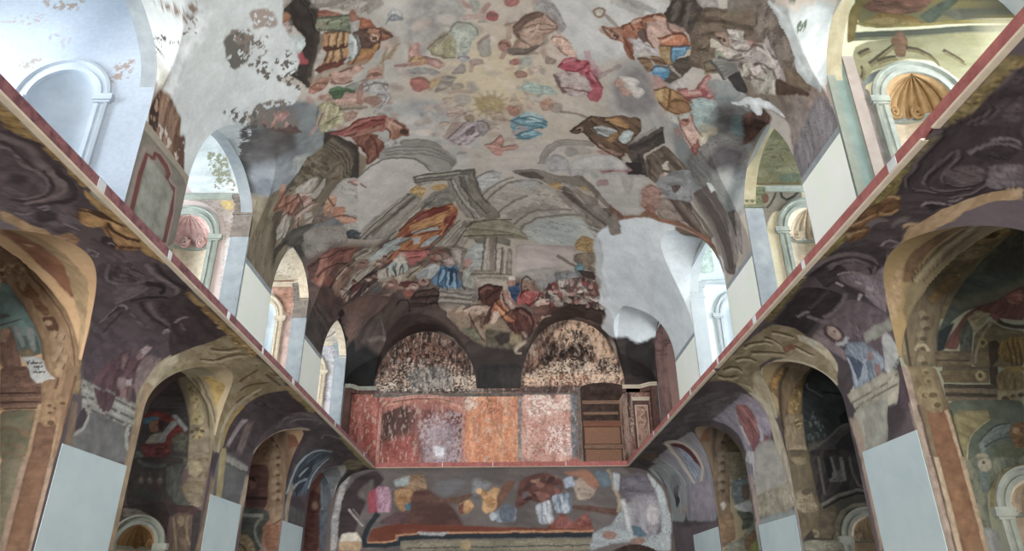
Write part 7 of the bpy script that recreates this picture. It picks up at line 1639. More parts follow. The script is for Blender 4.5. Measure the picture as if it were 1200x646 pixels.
'CR1': """86,78,59,1,1.2,1,74,65,48,16.41,-2.51,4:781,477,15,61,28,31,102,87,79,47,90,34,-20,-58,-68,-47,-52,-38,-35,-40,-45,-77
53,45,33,0,1.2,1:813,553,30,32,38,33,35,26,33,23,32,18,54,24,58,22,0,4,-58,-22,-54,-25,-33,-18,-34,-22,-35,-27,-38,-34,-31,-31
102,95,76,0,1.6,1:821,553,30,29,36,31,31,23,32,21,34,20,52,22,53,18,0,5,-53,-18,-53,-23,-34,-20,-33,-21,-31,-23,-36,-31,-30,-30
59,51,39,0,1.2,1:838,554,32,31,36,31,28,21,37,25,35,22,-1,3,-35,-22,-37,-25,-28,-22,-36,-31,-33,-32
101,86,59,1,1.3,1,119,103,73,26.60,-2.65,4:965,639,12,20,28,13,44,8,-8,-15,-29,-16,-33,-13
66,52,33,1,1.6,1:986,649,19,13,17,0,-18,-12
90,79,59,1,1.2,1,106,94,72,32.56,-0.01,4:903,607,26,19,49,6,9,-9,-29,-17,-34,-9
74,63,41,1,1.5,1:878,556,20,22,15,-6,-16,-18
112,102,82,0,1.2,1:891,567,5,-2,9,0,7,2,1,3,-7,-2,-8,1,-4,1
99,88,63,1,1.9,1:1022,689,23,7,35,-2,-2,-9,-32,-3
50,51,44,1,2.1,1,63,63,54,10.92,-2.52,4:920,554,34,36,53,42,68,47,-41,-126
44,44,38,1,6.1,0.7:978,594,31,25,51,13,-21,-64,-54,-6
82,74,59,1,1.4,1,71,63,51,17.33,-1.98,4:795,579,44,-6,69,-1,-60,-91,-32,-100,-60,1,4,70
50,43,33,0,1.4,1:858,574,-34,-37,-28,-35,-13,-20,-8,-22,-5,-25,-3,-29,-2,-25,4,1,1,25,4,28,5,25,8,21,12,19,28,34,34,37
100,93,75,0,1.7,1:798,554,-11,-35,-10,-34,-7,-22,-6,-30,-4,-27,4,0,4,27,6,30,7,22,10,34,11,35
82,66,41,1,1.2,1,95,79,55,24.12,-0.01,4:839,520,23,21,32,22,17,9,-15,-21,-27,-25,-29,-24
47,53,49,1,1.7,1,58,62,55,11.45,-0.42,4:875,505,30,36,32,31,103,0,-16,-50,-38,-12,-47,-6,-37,-12,-34,-20,-43,-61,9,35
80,78,64,1,5.3,0.7:885,511,38,15,55,12,58,21,-5,-15,-60,-28,-43,-12,-36,-5
30,35,35,1,2.3,1:825,411,15,40,33,18,-19,-29,-16,-26
63,43,38,1,1.4,1,78,54,48,17.38,-2.27,4:839,417,17,23,41,43,30,18,43,12,22,15,39,16,-24,-73,-33,0,-14,9,-39,0,-25,-8,-33,-58
93,61,51,1,1.5,1,113,81,70,24.33,-0.01,4:990,522,33,15,0,-18,-16,-15,-18,6
87,57,51,1,1.4,1:945,486,16,-3,2,-12,-12,0
92,87,66,1,1.4,1,107,102,82,24.91,-2.67,4:900,475,24,17,24,-6,-21,-21,-21,-17,-4,15
47,49,43,1,1.4,1,63,65,56,35.54,-1.93,4:877,445,23,30,4,-24,-23,-57,-15,11
67,61,45,1,1.4,1,80,73,54,16.17,-0.01,4:880,381,25,64,38,26,21,-15,37,-6,-23,-70
103,96,77,0,1.1,1:891,388,10,25,22,31,23,23,-2,3,-24,-23,-23,-33,-10,-26
114,109,93,0,1.1,1:963,472,11,-1,18,-1,15,0,1,2,-15,0,-18,2,-11,2
42,38,29,0,1.7,1:954,468,10,-7,20,-5,18,0,3,7,-18,0,-18,4,-9,7
96,89,63,1,0.8,1:924,428,-4,-6,-6,-3,-6,1,-2,5,2,7,5,5,6,1,5,-4
56,50,35,1,0.8,1:919,428,-2,-2,-3,-2,-2,1,-1,2,1,3,2,2,3,0,2,-1
44,38,28,1,1.7,1:927,428,15,5,5,-11,-14,-29,-18,-12,5,24
101,85,48,1,1.1,1,78,64,37,22.40,-1.88,4:950,430,16,9,31,0,-17,-52,-33,1,-11,17
56,45,26,0,1.1,1:959,427,1,-10,-1,-18,-4,-17,3,0,3,17,2,18,-2,11
56,45,26,0,1.1,1:970,427,0,-10,-2,-18,-4,-17,2,0,5,17,2,18,-1,11
56,45,26,0,1.1,1:980,427,0,-10,-3,-18,-5,-17,3,0,5,17,3,18,0,11
104,96,77,1,1.7,0.7:824,486,-3,-5,-5,-3,-5,1,-1,4,1,6,4,4,5,1,3,-3
61,54,41,1,1.1,1:827,477,-2,-2,-4,-2,-5,1,-2,2,1,3,3,2,5,0,4,-1
104,96,77,1,1.7,0.7:821,465,-3,-5,-5,-3,-4,1,-2,4,1,6,4,4,5,1,4,-3
61,54,41,1,1.1,1:825,457,-3,-3,-4,-1,-4,0,-3,2,1,3,3,2,5,1,4,-2
104,96,77,1,1.7,0.7:810,445,-3,-5,-5,-3,-4,1,-2,4,1,5,4,4,5,1,4,-2
61,54,41,1,1.1,1:814,436,-3,-2,-4,-1,-4,0,-3,2,1,3,3,2,5,0,4,-1
104,96,77,1,1.7,0.7:804,424,-2,-5,-5,-2,-4,1,-2,4,1,5,4,4,5,1,3,-3
61,54,41,1,1.1,1:808,416,-2,-2,-4,-1,-5,0,-2,2,1,3,3,2,5,0,3,-1
104,96,77,1,1.7,0.7:797,396,-3,-5,-5,-2,-4,1,-2,3,2,6,4,4,4,0,4,-2
61,54,41,1,1.1,1:801,388,-2,-2,-5,-2,-4,1,-2,2,0,2,4,2,4,1,4,-1
117,110,91,0,1.1,1:785,412,10,10,8,-1,4,-11,6,3,-6,13,-13,1,-12,-11
77,68,54,0,1.1,1,66,58,45,18.11,-0.01,4:821,411,68,0,-9,-30,-67,0
50,43,34,0,0.8,1:817,393,61,-2,1,3,-61,1
89,79,61,1,1.1,1,78,68,52,17.26,-1.48,4:756,382,57,-1,3,-54,5,-30,0,-28,-3,-58,-59,1,-2,99,-1,49
120,107,98,1,0.8,1,107,95,85,19.04,-1.47,4:746,382,16,0,0,-71,2,-99,-11,0,-3,102
65,54,47,0,0.8,1:760,310,1,-26,0,-40,0,-33,4,1,0,33,0,39,-1,27
103,93,71,1,1.6,0.7:791,332,-5,-8,-9,-5,-8,2,-4,7,2,9,8,7,9,1,7,-4
67,57,40,1,1.3,1:789,327,-2,-3,-5,-2,-5,1,-3,3,1,3,4,3,5,1,5,-2
103,93,71,1,1.6,0.7:803,332,-5,-8,-8,-4,-7,2,-4,6,2,8,7,7,9,1,6,-4
67,57,40,1,1.3,1:802,328,-3,-3,-4,-2,-5,1,-3,2,1,3,4,3,5,0,4,-1
103,93,71,1,1.6,0.7:805,313,-4,-7,-8,-3,-6,1,-4,6,2,7,7,6,7,1,5,-4
67,57,40,1,1.3,1:803,309,-2,-2,-4,-2,-4,1,-2,2,1,3,3,2,4,1,4,-2
103,93,71,1,1.6,0.7:798,373,-3,-4,-4,-2,-4,1,-1,3,1,4,3,3,4,1,3,-2
67,57,40,1,1.4,1:797,371,-1,-2,-3,-1,-2,1,-1,1,0,2,2,1,3,0,2,-1
103,93,71,1,1.6,0.7:797,357,-2,-4,-4,-2,-4,0,-2,3,1,5,4,3,4,1,3,-3
67,57,40,1,1.4,1:797,354,-2,-1,-2,-1,-2,0,-2,2,1,1,2,1,2,1,2,-1
88,64,48,0,0.8,1:774,303,10,-8,19,2,7,11,0,-13,0,-84,-37,1
129,112,92,0,1.0,1:807,299,2,-27,1,-35,1,-26,6,1,-1,27,-1,35,-2,27
76,67,50,0,1.1,1,67,58,43,20.46,-0.01,4:819,373,92,2,-8,-25,-82,1
112,102,77,1,0.8,1:901,363,-4,-6,-7,-4,-6,2,-3,5,2,7,6,6,7,1,5,-4
60,52,35,1,0.8,1:895,364,-1,-3,-3,-2,-3,1,-1,2,1,3,2,3,3,0,2,-1
62,55,44,0,0.8,1:826,381,87,0,-2,-5,-87,-2
45,40,33,0,0.8,1:819,348,99,-2,-2,-7,-98,1
80,71,57,0,0.8,1:818,340,98,-2,-3,-7,-95,1
45,40,33,0,0.8,1:818,332,95,-2,-2,-7,-93,1
80,71,57,0,0.8,1:819,325,92,-2,-2,-7,-91,1
43,38,29,1,1.1,1:913,381,16,0,-11,-36,-13,3
92,82,59,1,1.1,1,73,64,41,26.38,-1.88,4:921,364,17,11,36,-6,-11,-33,-49,-2
101,86,50,1,1.1,1:934,380,44,0,-3,-8,-23,-3
100,90,68,1,1.6,0.7:936,324,-5,-8,-10,-5,-8,2,-3,7,2,9,8,7,10,1,6,-4
57,49,35,1,1.3,1:933,321,-3,-4,-6,-2,-5,1,-2,3,1,3,4,3,6,1,4,-2
100,90,68,1,1.6,0.7:949,328,-5,-6,-6,-3,-6,1,-3,5,2,7,6,5,7,1,4,-4
57,49,35,1,1.3,1:946,324,-2,-2,-4,-1,-3,0,-2,2,1,3,3,2,4,0,3,-1
100,90,68,1,1.6,0.7:953,316,-4,-6,-7,-4,-7,1,-2,6,2,7,6,5,7,1,5,-3
57,49,35,1,1.3,1:951,312,-3,-2,-4,-2,-4,1,-2,2,1,3,4,2,4,0,3,-1
100,90,68,1,1.6,0.7:962,331,-4,-6,-6,-3,-6,1,-2,5,2,6,5,5,7,1,4,-3
57,49,35,1,1.3,1:960,327,-2,-2,-4,-1,-3,0,-2,2,1,2,3,2,4,1,3,-2
65,70,60,1,1.0,1,70,75,65,12.91,-0.39,4:817,317,141,2,-36,-109,-102,1,0,55
100,94,69,0,0.8,1,90,83,59,16.16,-0.39,4:820,287,13,13,52,-1,1,-17,-29,-14,-21,-20,-14,-35,-3,5,0,35
124,120,95,0,0.5,1:885,283,-17,-9,-16,-10,-11,-11,-11,-18,-8,-20,2,0,7,20,11,18,10,10,17,10,16,9
47,51,42,0,1.0,1:818,300,-1,-22,-1,-36,0,-31,3,1,-1,31,1,35,2,22
73,79,76,1,1.0,1,88,94,89,27.93,-2.56,4:852,243,18,15,25,13,24,3,-4,-14,-30,-13,-24,-20,0,-16,-10,12
42,48,46,0,0.8,1:853,242,11,11,13,10,12,6,15,4,13,2,0,1,-13,-1,-15,-4,-13,-7,-13,-10,-11,-11
42,48,46,0,0.8,1:861,234,13,8,19,7,17,3,0,1,-17,-3,-20,-7,-13,-7
68,72,56,1,1.5,1:874,230,25,12,30,-10,-5,-15,-42,-5
100,79,54,1,1.0,1,77,58,38,32.41,-0.01,4:915,265,15,12,14,0,-15,-45,-13,0,-5,15
121,99,74,1,1.0,1:932,263,-2,-4,-5,-2,-4,1,-2,3,1,4,4,3,5,0,3,-2
114,109,93,1,1.0,1:862,215,-5,-6,-8,-3,-9,1,-4,5,2,6,7,5,9,1,7,-3
55,55,46,1,0.8,1:855,214,-2,-2,-2,-1,-3,0,-1,2,1,2,2,2,3,0,2,-1
92,92,79,1,1.0,1,71,76,66,15.84,-1.69,4:819,217,105,-1,-5,-15,-53,-24,-25,-21,-9,-40,-1,-51,-15,0,-3,72
79,86,82,1,1.2,1:836,197,18,-7,-9,-29,-10,-3,1,22
102,103,99,1,1.4,1:818,102,22,-7,-2,-30,-22,0
119,114,99,1,1.0,1:864,204,-6,-7,-8,-4,-8,1,-4,6,3,9,7,6,9,1,6,-4
55,55,46,1,0.8,1:853,208,-2,-1,-2,-1,-1,0,-1,1,0,2,2,1,2,1,1,-1
120,107,98,0,0.7,1,107,95,85,20.73,-1.56,4:752,218,10,0,1,-153,-12,0,1,73
65,54,47,0,0.7,1:761,217,1,-47,0,-61,-1,-44,4,1,1,44,0,61,-1,47
124,111,93,0,0.7,1:766,218,10,-1,-2,-152,-10,0
88,64,48,0,0.7,1,95,72,53,6.91,-0.01,4:775,217,35,0,-1,-152,-35,0
129,112,92,0,0.7,1:810,217,8,0,-2,-152,-7,0
99,92,66,1,0.7,1,112,103,75,20.42,-0.01,4:836,123,12,38,17,21,23,17,33,7,-8,-22,-28,-9,-16,-19,-7,-21,9,-12""",
'SR2': """88,75,59,1,1.7,1,72,62,47,16.68,1.30,4:700,1757,0,-49,0,-118,0,-87,0,-58,330,763,68,226,91,267,-25,91,-426,-1021,-20,-24
115,91,57,1,1.4,1,101,77,46,15.55,0.01,4:700,1710,16,-67,9,100,-7,4
48,40,31,0,1.6,1:715,1640,11,64,7,52,7,32,465,1171,55,146,0,-29,-50,-134,-463,-1154,-7,-31,-7,-50,-9,-61
115,104,85,1,1.9,1,99,89,72,17.13,0.01,4:700,1791,0,-119,0,-147,13,-125,19,45,-32,29,0,69,0,144,0,89,28,2,-8,0""",
'CR2': """76,66,51,1,1.6,1,62,54,41,17.86,-1.75,4:720,553,21,25,53,8,45,4,33,-17,-24,-21,-26,-52,-19,-67,-42,-8,-7,47,-11,28
100,79,50,1,1.2,1,88,67,40,17.78,-0.01,4:740,574,47,-5,-35,-65,-9,-4
42,35,27,0,2.0,1:788,571,-18,-35,-15,-45,-6,-44,-4,-57,-2,-51,6,1,3,51,4,56,6,43,14,44,18,34
89,79,59,1,1.6,1,103,86,55,25.22,-1.75,4:771,437,4,43,16,44,21,29,20,0,-12,-53,-16,-63
0,0,0,4,1.2,0.9,34,0.044,-1.75,0.5,118,102,69,76,63,41,129,114,82:776,445,14,75,25,29,9,-5,-23,-103
98,88,75,1,1.5,1,85,76,62,18.70,-1.67,4:757,422,10,15,44,4,-5,-43,-3,-38,2,-21,-59,1
0,0,0,4,1.2,0.9,14,0.046,-0.01,0.6,121,107,76,67,57,40,133,121,93:773,425,31,0,-6,-23,-25,0
107,97,82,1,1.9,1:759,349,21,11,22,-4,3,-17,-48,1
29,32,32,1,2.0,1,38,42,42,10.66,-0.59,4:822,500,26,52,23,17,50,-50,10,-95,-3,-86,-125,1,4,63
44,51,49,1,7.9,0.7:828,512,37,28,40,-21,5,-48,-40,-7,-29,12
91,94,90,0,1.6,1:836,520,-2,-7,4,-7,12,-6,12,-8,8,-7,1,1,-8,7,-11,9,-12,6,-3,6,2,6
16,18,19,0,1.2,1:872,497,16,-2,22,-3,16,-2,1,2,-16,3,-21,4,-16,2
0,0,0,4,1.5,0.8,46,0.046,-1.59,0.4,59,73,71,45,54,54,90,92,86,70,79,77,32,38,38:820,448,26,-4,17,-50,-12,-23,-41,-15,-1,46
62,59,54,1,3.0,1:803,339,8,21,48,11,-26,-32
44,43,42,1,1.5,1,54,53,51,16.45,-2.68,4:827,349,49,33,29,27,25,7,5,-78,-109,1
78,76,72,0,1.5,1:833,351,27,18,24,18,14,12,15,8,12,3,0,5,-13,-4,-16,-9,-14,-12,-25,-18,-26,-18
14,15,15,1,1.9,1:906,432,23,16,1,-32,-24,-3
31,30,31,1,1.9,1:883,360,42,33,3,-55,-46,1
79,71,56,1,1.4,1,67,61,50,13.92,-1.58,4:747,345,61,0,3,-138,-11,-107,-54,1,2,128
96,88,71,1,1.9,1:755,326,42,0,0,-15,-27,-7
67,60,50,1,2.1,1,77,70,58,17.83,-0.01,4:807,207,43,-3,-22,-104,-39,0
48,45,43,1,1.5,1,34,32,32,15.14,-2.10,4:808,345,129,-1,3,-102,-56,0,-74,-38,-3,78
87,84,80,0,1.4,1:815,205,47,24,49,13,27,-5,2,6,-28,4,-52,-13,-47,-24
24,23,23,0,1.4,1:817,199,47,22,48,13,25,-3,1,4,-26,3,-49,-13,-47,-23
78,75,71,0,1.5,1:826,326,-2,-94,5,0,2,94
78,75,71,0,1.5,1:907,325,0,-40,9,-31,13,-7,3,4,-11,6,-8,29,-1,40
68,67,64,1,1.5,1,88,85,81,27.24,-0.01,4:844,264,8,21,33,11,-4,-32
23,23,24,1,1.5,1:842,326,19,0,-7,-51,-10,-4
96,93,89,0,1.8,1:883,325,-1,-59,8,2,1,58
96,93,89,0,1.9,1:858,325,6,-44,5,1,-6,44
91,84,69,1,1.4,1,107,99,83,27.86,-0.01,4:750,240,28,6,17,-7,9,-45,-34,-7,-23,14
65,59,50,1,1.4,1:794,239,-4,-5,-8,-2,-8,1,-4,4,1,5,6,4,8,1,7,-3
103,99,87,1,1.1,1,90,86,75,20.22,-0.01,4:833,122,5,40,21,31,33,17,45,3,7,-31,-36,0,-33,-17,-17,-43
54,50,43,0,1.1,1:861,121,7,24,10,21,12,9,23,7,26,5,0,3,-26,-5,-24,-8,-13,-10,-11,-21,-7,-24
56,53,46,0,1.1,1:845,122,3,20,8,21,11,15,14,11,16,8,20,4,17,1,1,2,-18,-1,-21,-5,-16,-7,-14,-12,-12,-16,-8,-21,-3,-20
100,93,77,0,1.4,1:781,144,3,1,3,-1,2,-5,-2,-3,-6,-2,0,-4,8,2,5,7,-3,8,-6,3,-6,-2
40,37,34,1,1.7,1:755,129,22,20,3,-20,43,-4,3,14,0,-17,-72,0
105,103,93,1,1.4,1,91,90,79,14.47,-0.01,4:752,124,114,-1,78,-6,-5,-18,-186,1
128,115,103,0,1.4,1:937,339,-1,-53,1,-60,4,-49,0,-46,-1,-33,12,2,2,33,-1,47,-3,49,-1,59,1,53""",
'SR3': """74,63,53,1,7.6,1,88,76,63,4.68,1.29,4:700,2514,0,-119,0,-164,0,-141,28,11,532,1544,-54,487,-473,-1649
85,60,46,1,4.0,1:700,2428,3,-101,31,93,-27,-7
52,45,38,0,7.6,1:700,2213,41,175,7,56,10,33,453,1530,32,125,10,-1,-38,-143,-77,-267,-384,-1277,-7,-54,-47,-193""",
'CR3': """65,55,46,1,2.6,1,77,66,55,13.77,-1.62,4:696,566,34,13,52,-8,51,-48,30,-47,7,-124,-133,1,1,83
74,52,40,1,3.2,1:720,545,33,10,5,-47,-26,5
45,39,33,0,2.6,1:788,561,-14,-32,-9,-42,0,-41,-2,-50,-3,-43,6,0,3,44,2,49,0,41,9,41,14,31
84,74,61,1,2.1,1,73,63,50,19.40,-1.71,4:790,555,43,-32,-17,-47,-17,-123,-41,0,16,124
99,93,85,1,3.2,0.6:811,539,-3,-7,-6,-3,-7,1,-3,5,1,8,5,5,7,1,5,-3
53,46,39,1,1.6,1:816,530,-2,-3,-5,-2,-6,1,-3,3,1,3,4,3,5,1,5,-2
99,93,85,1,3.1,0.6:807,513,-3,-7,-6,-4,-6,2,-4,5,1,7,5,6,7,1,5,-3
53,46,39,1,1.6,1:813,504,-3,-3,-5,-2,-5,1,-3,3,0,3,4,3,6,1,4,-2
99,93,85,1,3.1,0.6:800,461,-3,-6,-6,-4,-6,1,-4,6,1,7,5,5,7,1,5,-3
53,46,39,1,1.5,1:805,453,-2,-3,-5,-2,-5,1,-4,2,1,4,4,2,5,1,5,-2
99,93,85,1,3.1,0.6:796,436,-3,-7,-6,-3,-6,1,-3,5,1,7,5,6,6,1,5,-4
53,46,39,1,1.5,1:802,428,-2,-4,-6,-1,-5,0,-3,3,0,3,4,3,6,1,4,-2
99,93,85,1,3.1,0.6:793,410,-3,-6,-6,-3,-6,1,-4,5,1,7,5,5,7,2,5,-4
53,46,39,1,1.5,1:798,402,-2,-3,-5,-2,-5,1,-4,3,1,3,4,3,5,0,5,-1
99,93,85,1,3.0,0.6:789,380,-3,-6,-6,-3,-6,1,-4,5,1,7,5,5,6,1,5,-3
53,46,39,1,1.5,1:794,372,-2,-3,-5,-1,-6,0,-3,3,1,3,4,3,5,0,5,-1
80,77,62,1,2.0,1,91,87,72,14.02,-0.01,4:811,474,47,2,19,-81,-7,-43,-71,1
69,63,50,1,2.1,1:816,513,26,-6,16,-31,-47,-1
42,39,33,0,1.0,1:811,474,47,-1,0,3,-47,0
72,82,82,1,2.5,1:816,365,23,15,24,-5,-3,-23,-46,1
0,0,0,4,1.0,0.9,16,0.035,-0.01,0.5,129,126,118,102,102,96,124,123,117:797,380,75,15,-1,-40,-16,-3
88,76,62,1,2.0,1,76,64,51,12.63,-1.62,4:748,453,68,0,-17,-149,-15,-142,-36,-9,4,136
89,73,57,1,1.9,1,100,84,66,14.77,-0.01,4:746,246,58,24,-3,-94,-51,-9
99,93,84,1,3.1,0.6:797,443,-4,-8,-7,-5,-8,2,-4,7,1,8,6,7,8,1,7,-4
57,49,42,1,1.5,1:802,432,-2,-3,-6,-2,-6,1,-4,3,0,4,5,2,6,1,6,-2
99,93,84,1,3.1,0.6:793,412,-4,-8,-7,-4,-8,2,-4,6,1,9,6,6,8,2,6,-5
57,49,42,1,1.5,1:798,402,-3,-3,-5,-2,-7,0,-3,3,0,4,5,3,6,1,5,-2
99,93,84,1,3.0,0.6:788,377,-4,-8,-7,-4,-8,2,-4,6,1,9,6,6,8,1,6,-4
57,49,42,1,1.5,1:793,367,-3,-3,-5,-2,-6,1,-4,3,0,3,5,3,6,1,5,-2
99,93,84,1,3.0,0.6:784,348,-4,-8,-7,-4,-8,1,-4,7,1,8,6,6,8,2,6,-5
57,49,42,1,1.5,1:789,338,-3,-4,-5,-2,-7,1,-3,3,0,4,5,3,6,0,5,-2
71,78,79,1,2.5,1,88,94,94,14.30,-0.01,4:819,372,53,5,0,-64,-55,-24,-10,34
80,75,62,1,2.0,1,90,86,72,16.33,-0.01,4:816,453,52,-1,0,-65,-59,-15
78,67,59,1,2.0,1:847,352,27,5,-8,-49,-20,0
131,133,131,1,1.5,1:807,284,32,14,36,5,0,-34,-41,-2
132,127,120,1,1.5,1:762,294,17,7,6,-12,-13,-17
50,54,46,1,1.9,1,64,70,61,20.53,-0.01,4:815,270,59,-6,-7,-47,-42,-9,10,28
102,102,94,1,1.9,1,87,88,78,17.42,-0.01,4:769,162,52,18,49,56,1,-56,-46,-39,-69,0
100,80,64,1,1.4,1,84,71,52,26.16,-0.01,4:830,141,1,39,40,32,3,-42,-19,-30
106,112,66,1,1.4,1:845,140,8,21,22,14,-1,-35
118,104,101,1,1.5,1,107,96,92,25.62,-1.61,4:747,443,-9,-139,11,-105,2,-58,-34,0,5,77,16,86""",
'SL1': """132,114,90,1,1.2,1,115,98,74,16.93,1.89,4:700,856,0,35,0,57,0,51,0,55,0,43,560,1030,0,-58,-515,-898,-3,-49,-9,-61,0,-89,-33,-108
100,69,52,1,1.0,1,109,77,59,12.84,1.63,4:700,864,17,67,2,41,2,32,-1,37,15,64,7,17,10,-19,6,-50,0,-49,-15,-82
149,132,107,0,1.1,1:746,982,-28,-9,-2,-3,28,8""",
'CL1': """87,60,45,1,0.9,1,95,67,51,14.02,-0.64,4:-983,683,49,-24,37,-19,28,-20,32,-25,34,-54,4,-17,-24,19,-48,43,-43,35,-63,42
129,114,93,0,0.9,1:-921,634,27,5,0,2,-27,-5
108,90,72,1,1.2,1,96,79,61,15.48,-0.70,4:-977,663,44,-26,62,-48,51,-48,-55,0,-38,0,-34,21
67,52,39,0,0.9,1:-972,642,33,-19,53,-40,46,-41,1,1,-46,41,-53,41,-33,19
67,52,39,0,0.9,1:-925,607,69,-65,1,1,-69,66
127,109,88,0,1.5,1:-975,651,31,-19,58,-45,54,-46,2,3,-54,47,-58,44,-32,20
0,0,0,4,0.9,0.9,40,0.047,-0.50,0.5,121,104,82,86,68,50,129,112,90,76,57,43:-958,599,27,3,29,-22,25,-39,-31,0,-42,33
79,56,42,1,1.2,1:-917,555,21,3,21,-17,-24,0
108,90,72,1,1.1,1,96,78,59,16.45,-1.02,4:-948,565,66,12,70,-55,48,-71,11,-31,15,-100,-61,1,-21,91,-30,51,-50,62
115,100,78,1,1.1,1,103,87,67,14.99,-1.17,4:-861,583,88,-7,15,-60,15,-104,19,-118,-18,53,-12,76,-44,99,-30,30
87,60,45,1,0.9,1,95,67,51,17.22,-0.01,4:-857,577,45,0,16,-57,-29,29
67,48,34,0,0.8,1:-882,576,32,-28,33,-33,23,-29,22,-35,18,-30,1,1,-17,30,-23,35,-23,29,-33,34,-33,28
67,48,34,0,0.8,1:-899,576,41,-35,40,-40,26,-35,20,-42,12,-36,1,0,-11,36,-21,42,-26,36,-40,41,-41,35
77,56,43,0,1.4,1:-941,557,27,-25,28,-29,20,-23,16,-22,13,-19,10,-21,6,-17,4,0,-7,17,-10,22,-13,20,-16,22,-20,24,-29,29,-27,25
78,55,39,1,0.9,1,88,65,48,25.04,-0.01,4:-917,556,21,3,32,-28,0,-9,24,-18,6,-12,-6,-5,-25,20,-10,15,-21,9
65,46,34,1,1.1,1:-846,484,22,2,14,-20,2,-9,-19,1
119,103,83,1,0.8,1:-823,473,-1,-3,-4,-2,-6,1,-4,3,-1,3,3,3,5,1,5,-2
122,106,87,1,1.9,0.6:-807,449,0,-6,-3,-4,-5,2,-4,5,-2,6,2,5,4,1,5,-3
76,57,43,0,0.8,1:-807,442,0,9,-1,1,-2,-9
122,106,87,1,1.9,0.6:-793,446,0,-6,-3,-3,-5,1,-4,5,-2,6,2,5,4,1,5,-3
76,57,43,0,0.8,1:-793,439,0,10,-1,0,-1,-9
122,106,87,1,1.9,0.6:-789,421,0,-5,-3,-3,-5,1,-4,4,-1,5,1,4,5,1,4,-3
76,57,43,0,0.8,1:-789,414,0,9,-1,1,-1,-9
122,106,87,1,1.9,0.6:-793,404,0,-5,-3,-2,-5,0,-3,4,-2,5,2,4,4,1,5,-2
76,57,43,0,0.8,1:-793,397,1,9,-1,1,-2,-9
122,106,87,1,1.9,0.6:-774,404,0,-5,-4,-3,-4,1,-4,4,-1,5,1,4,5,1,4,-2
76,57,43,0,0.8,1:-774,397,0,9,-1,1,-1,-9
122,106,87,1,1.9,0.6:-778,390,-1,-5,-3,-2,-4,1,-4,4,-2,5,2,3,4,1,5,-2
76,57,43,0,0.8,1:-778,384,0,9,-1,0,-2,-9
122,106,87,1,2.0,0.6:-892,549,0,-6,-3,-4,-5,2,-4,5,-2,7,1,5,4,2,5,-4
76,57,43,0,0.9,1:-892,542,0,10,-1,1,-1,-10
72,89,88,1,1.4,1,84,101,98,11.93,-0.75,4:-946,559,19,-9,32,-34,37,-44,24,-37,9,-23,-76,1
57,69,65,1,2.2,1,67,76,69,26.19,-1.29,4:-880,446,34,3,20,-37,-36,1
103,106,104,1,1.7,1:-894,467,11,0,22,-38,-5,-2
103,106,104,1,1.6,1:-872,466,17,-3,17,-45,-6,0
62,59,58,0,0.8,1:-918,468,10,4,15,5,11,5,-1,1,-11,-4,-15,-5,-10,-3
67,67,65,0,1.1,1:-922,484,5,2,6,1,4,-1,0,4,-5,2,-7,0,-7,-2
90,70,60,1,1.1,1,78,59,51,20.40,-1.28,4:-915,458,16,9,10,-15,22,-39,12,-24,-39,0
105,85,72,1,1.1,1,118,98,83,45.37,-0.01,4:-916,461,15,4,5,-7,-2,-23,-11,3
86,76,62,1,1.6,1:-869,418,17,6,20,-14,-27,-6
89,69,59,1,1.0,1,74,56,48,19.08,-0.01,4:-894,389,49,0,36,-33,10,-45,-72,1
53,38,31,0,0.8,1:-879,338,72,1,-1,2,-71,0
98,79,65,0,0.8,1:-876,330,71,1,-1,2,-71,0
53,38,31,0,0.8,1:-874,322,71,1,0,2,-72,0
98,79,65,0,0.8,1:-871,314,71,1,-1,3,-71,-1
53,38,31,0,0.8,1:-870,311,66,0,-1,2,-66,-1
63,47,39,0,0.8,1:-866,296,46,0,-1,1,-45,0
87,73,58,1,1.3,1,79,78,63,15.34,-0.01,4:-870,309,66,1,0,-37,5,-51,-44,0
70,68,55,1,3.5,0.6:-860,278,30,0,16,-20,-26,-15
107,88,69,1,1.0,1,95,76,60,16.22,-1.48,4:-811,361,48,27,23,0,5,-48,2,-68,-2,-51,-62,1,-2,89
79,60,47,1,0.8,1,86,65,52,15.37,-0.01,4:-798,288,12,-5,19,2,5,-7,3,-56,-35,0,-2,41
122,104,84,0,0.8,1:-807,320,2,-22,2,-39,1,-37,6,-1,-2,37,-2,39,-1,22
122,104,84,0,0.7,1:-764,286,4,-64,4,-1,-4,64
76,57,45,0,1.0,1:-756,372,3,-51,2,-60,1,-39,3,-1,0,39,-3,60,-2,51
119,103,88,1,0.8,1,109,95,76,28.14,-0.01,4:-742,366,8,0,1,-94,1,-51,-13,0,0,67
115,97,74,1,1.8,0.6:-779,319,-1,-5,-5,-3,-7,1,-5,4,-2,6,3,4,7,1,6,-3
71,54,39,1,1.0,1:-780,316,0,-2,-3,-1,-3,1,-3,1,0,2,1,2,3,0,4,-1
115,97,74,1,1.8,0.6:-777,306,0,-5,-5,-2,-6,1,-5,4,-1,4,3,4,5,1,6,-3
71,54,39,1,1.0,1:-777,304,-1,-2,-2,-1,-3,0,-2,2,-1,2,2,1,3,0,2,-1
115,97,74,1,1.8,0.6:-757,324,-1,-5,-5,-3,-7,1,-6,4,-1,6,3,4,6,1,7,-3
71,54,39,1,1.0,1:-758,321,-1,-2,-2,-1,-4,1,-2,1,-1,2,2,2,3,0,3,-1
115,97,74,1,1.8,0.6:-771,314,-1,-3,-3,-2,-4,1,-3,2,-1,3,2,3,4,0,3,-1
71,54,39,1,1.0,1:-772,312,0,-1,-2,-1,-2,1,-1,1,-1,1,1,1,2,0,2,-1
115,97,74,1,1.8,0.6:-768,290,-1,-6,-7,-4,-9,1,-7,6,-2,7,4,6,8,1,9,-4
71,54,39,1,1.0,1:-769,287,-1,-3,-3,-1,-5,1,-3,2,-1,2,2,2,5,1,4,-2
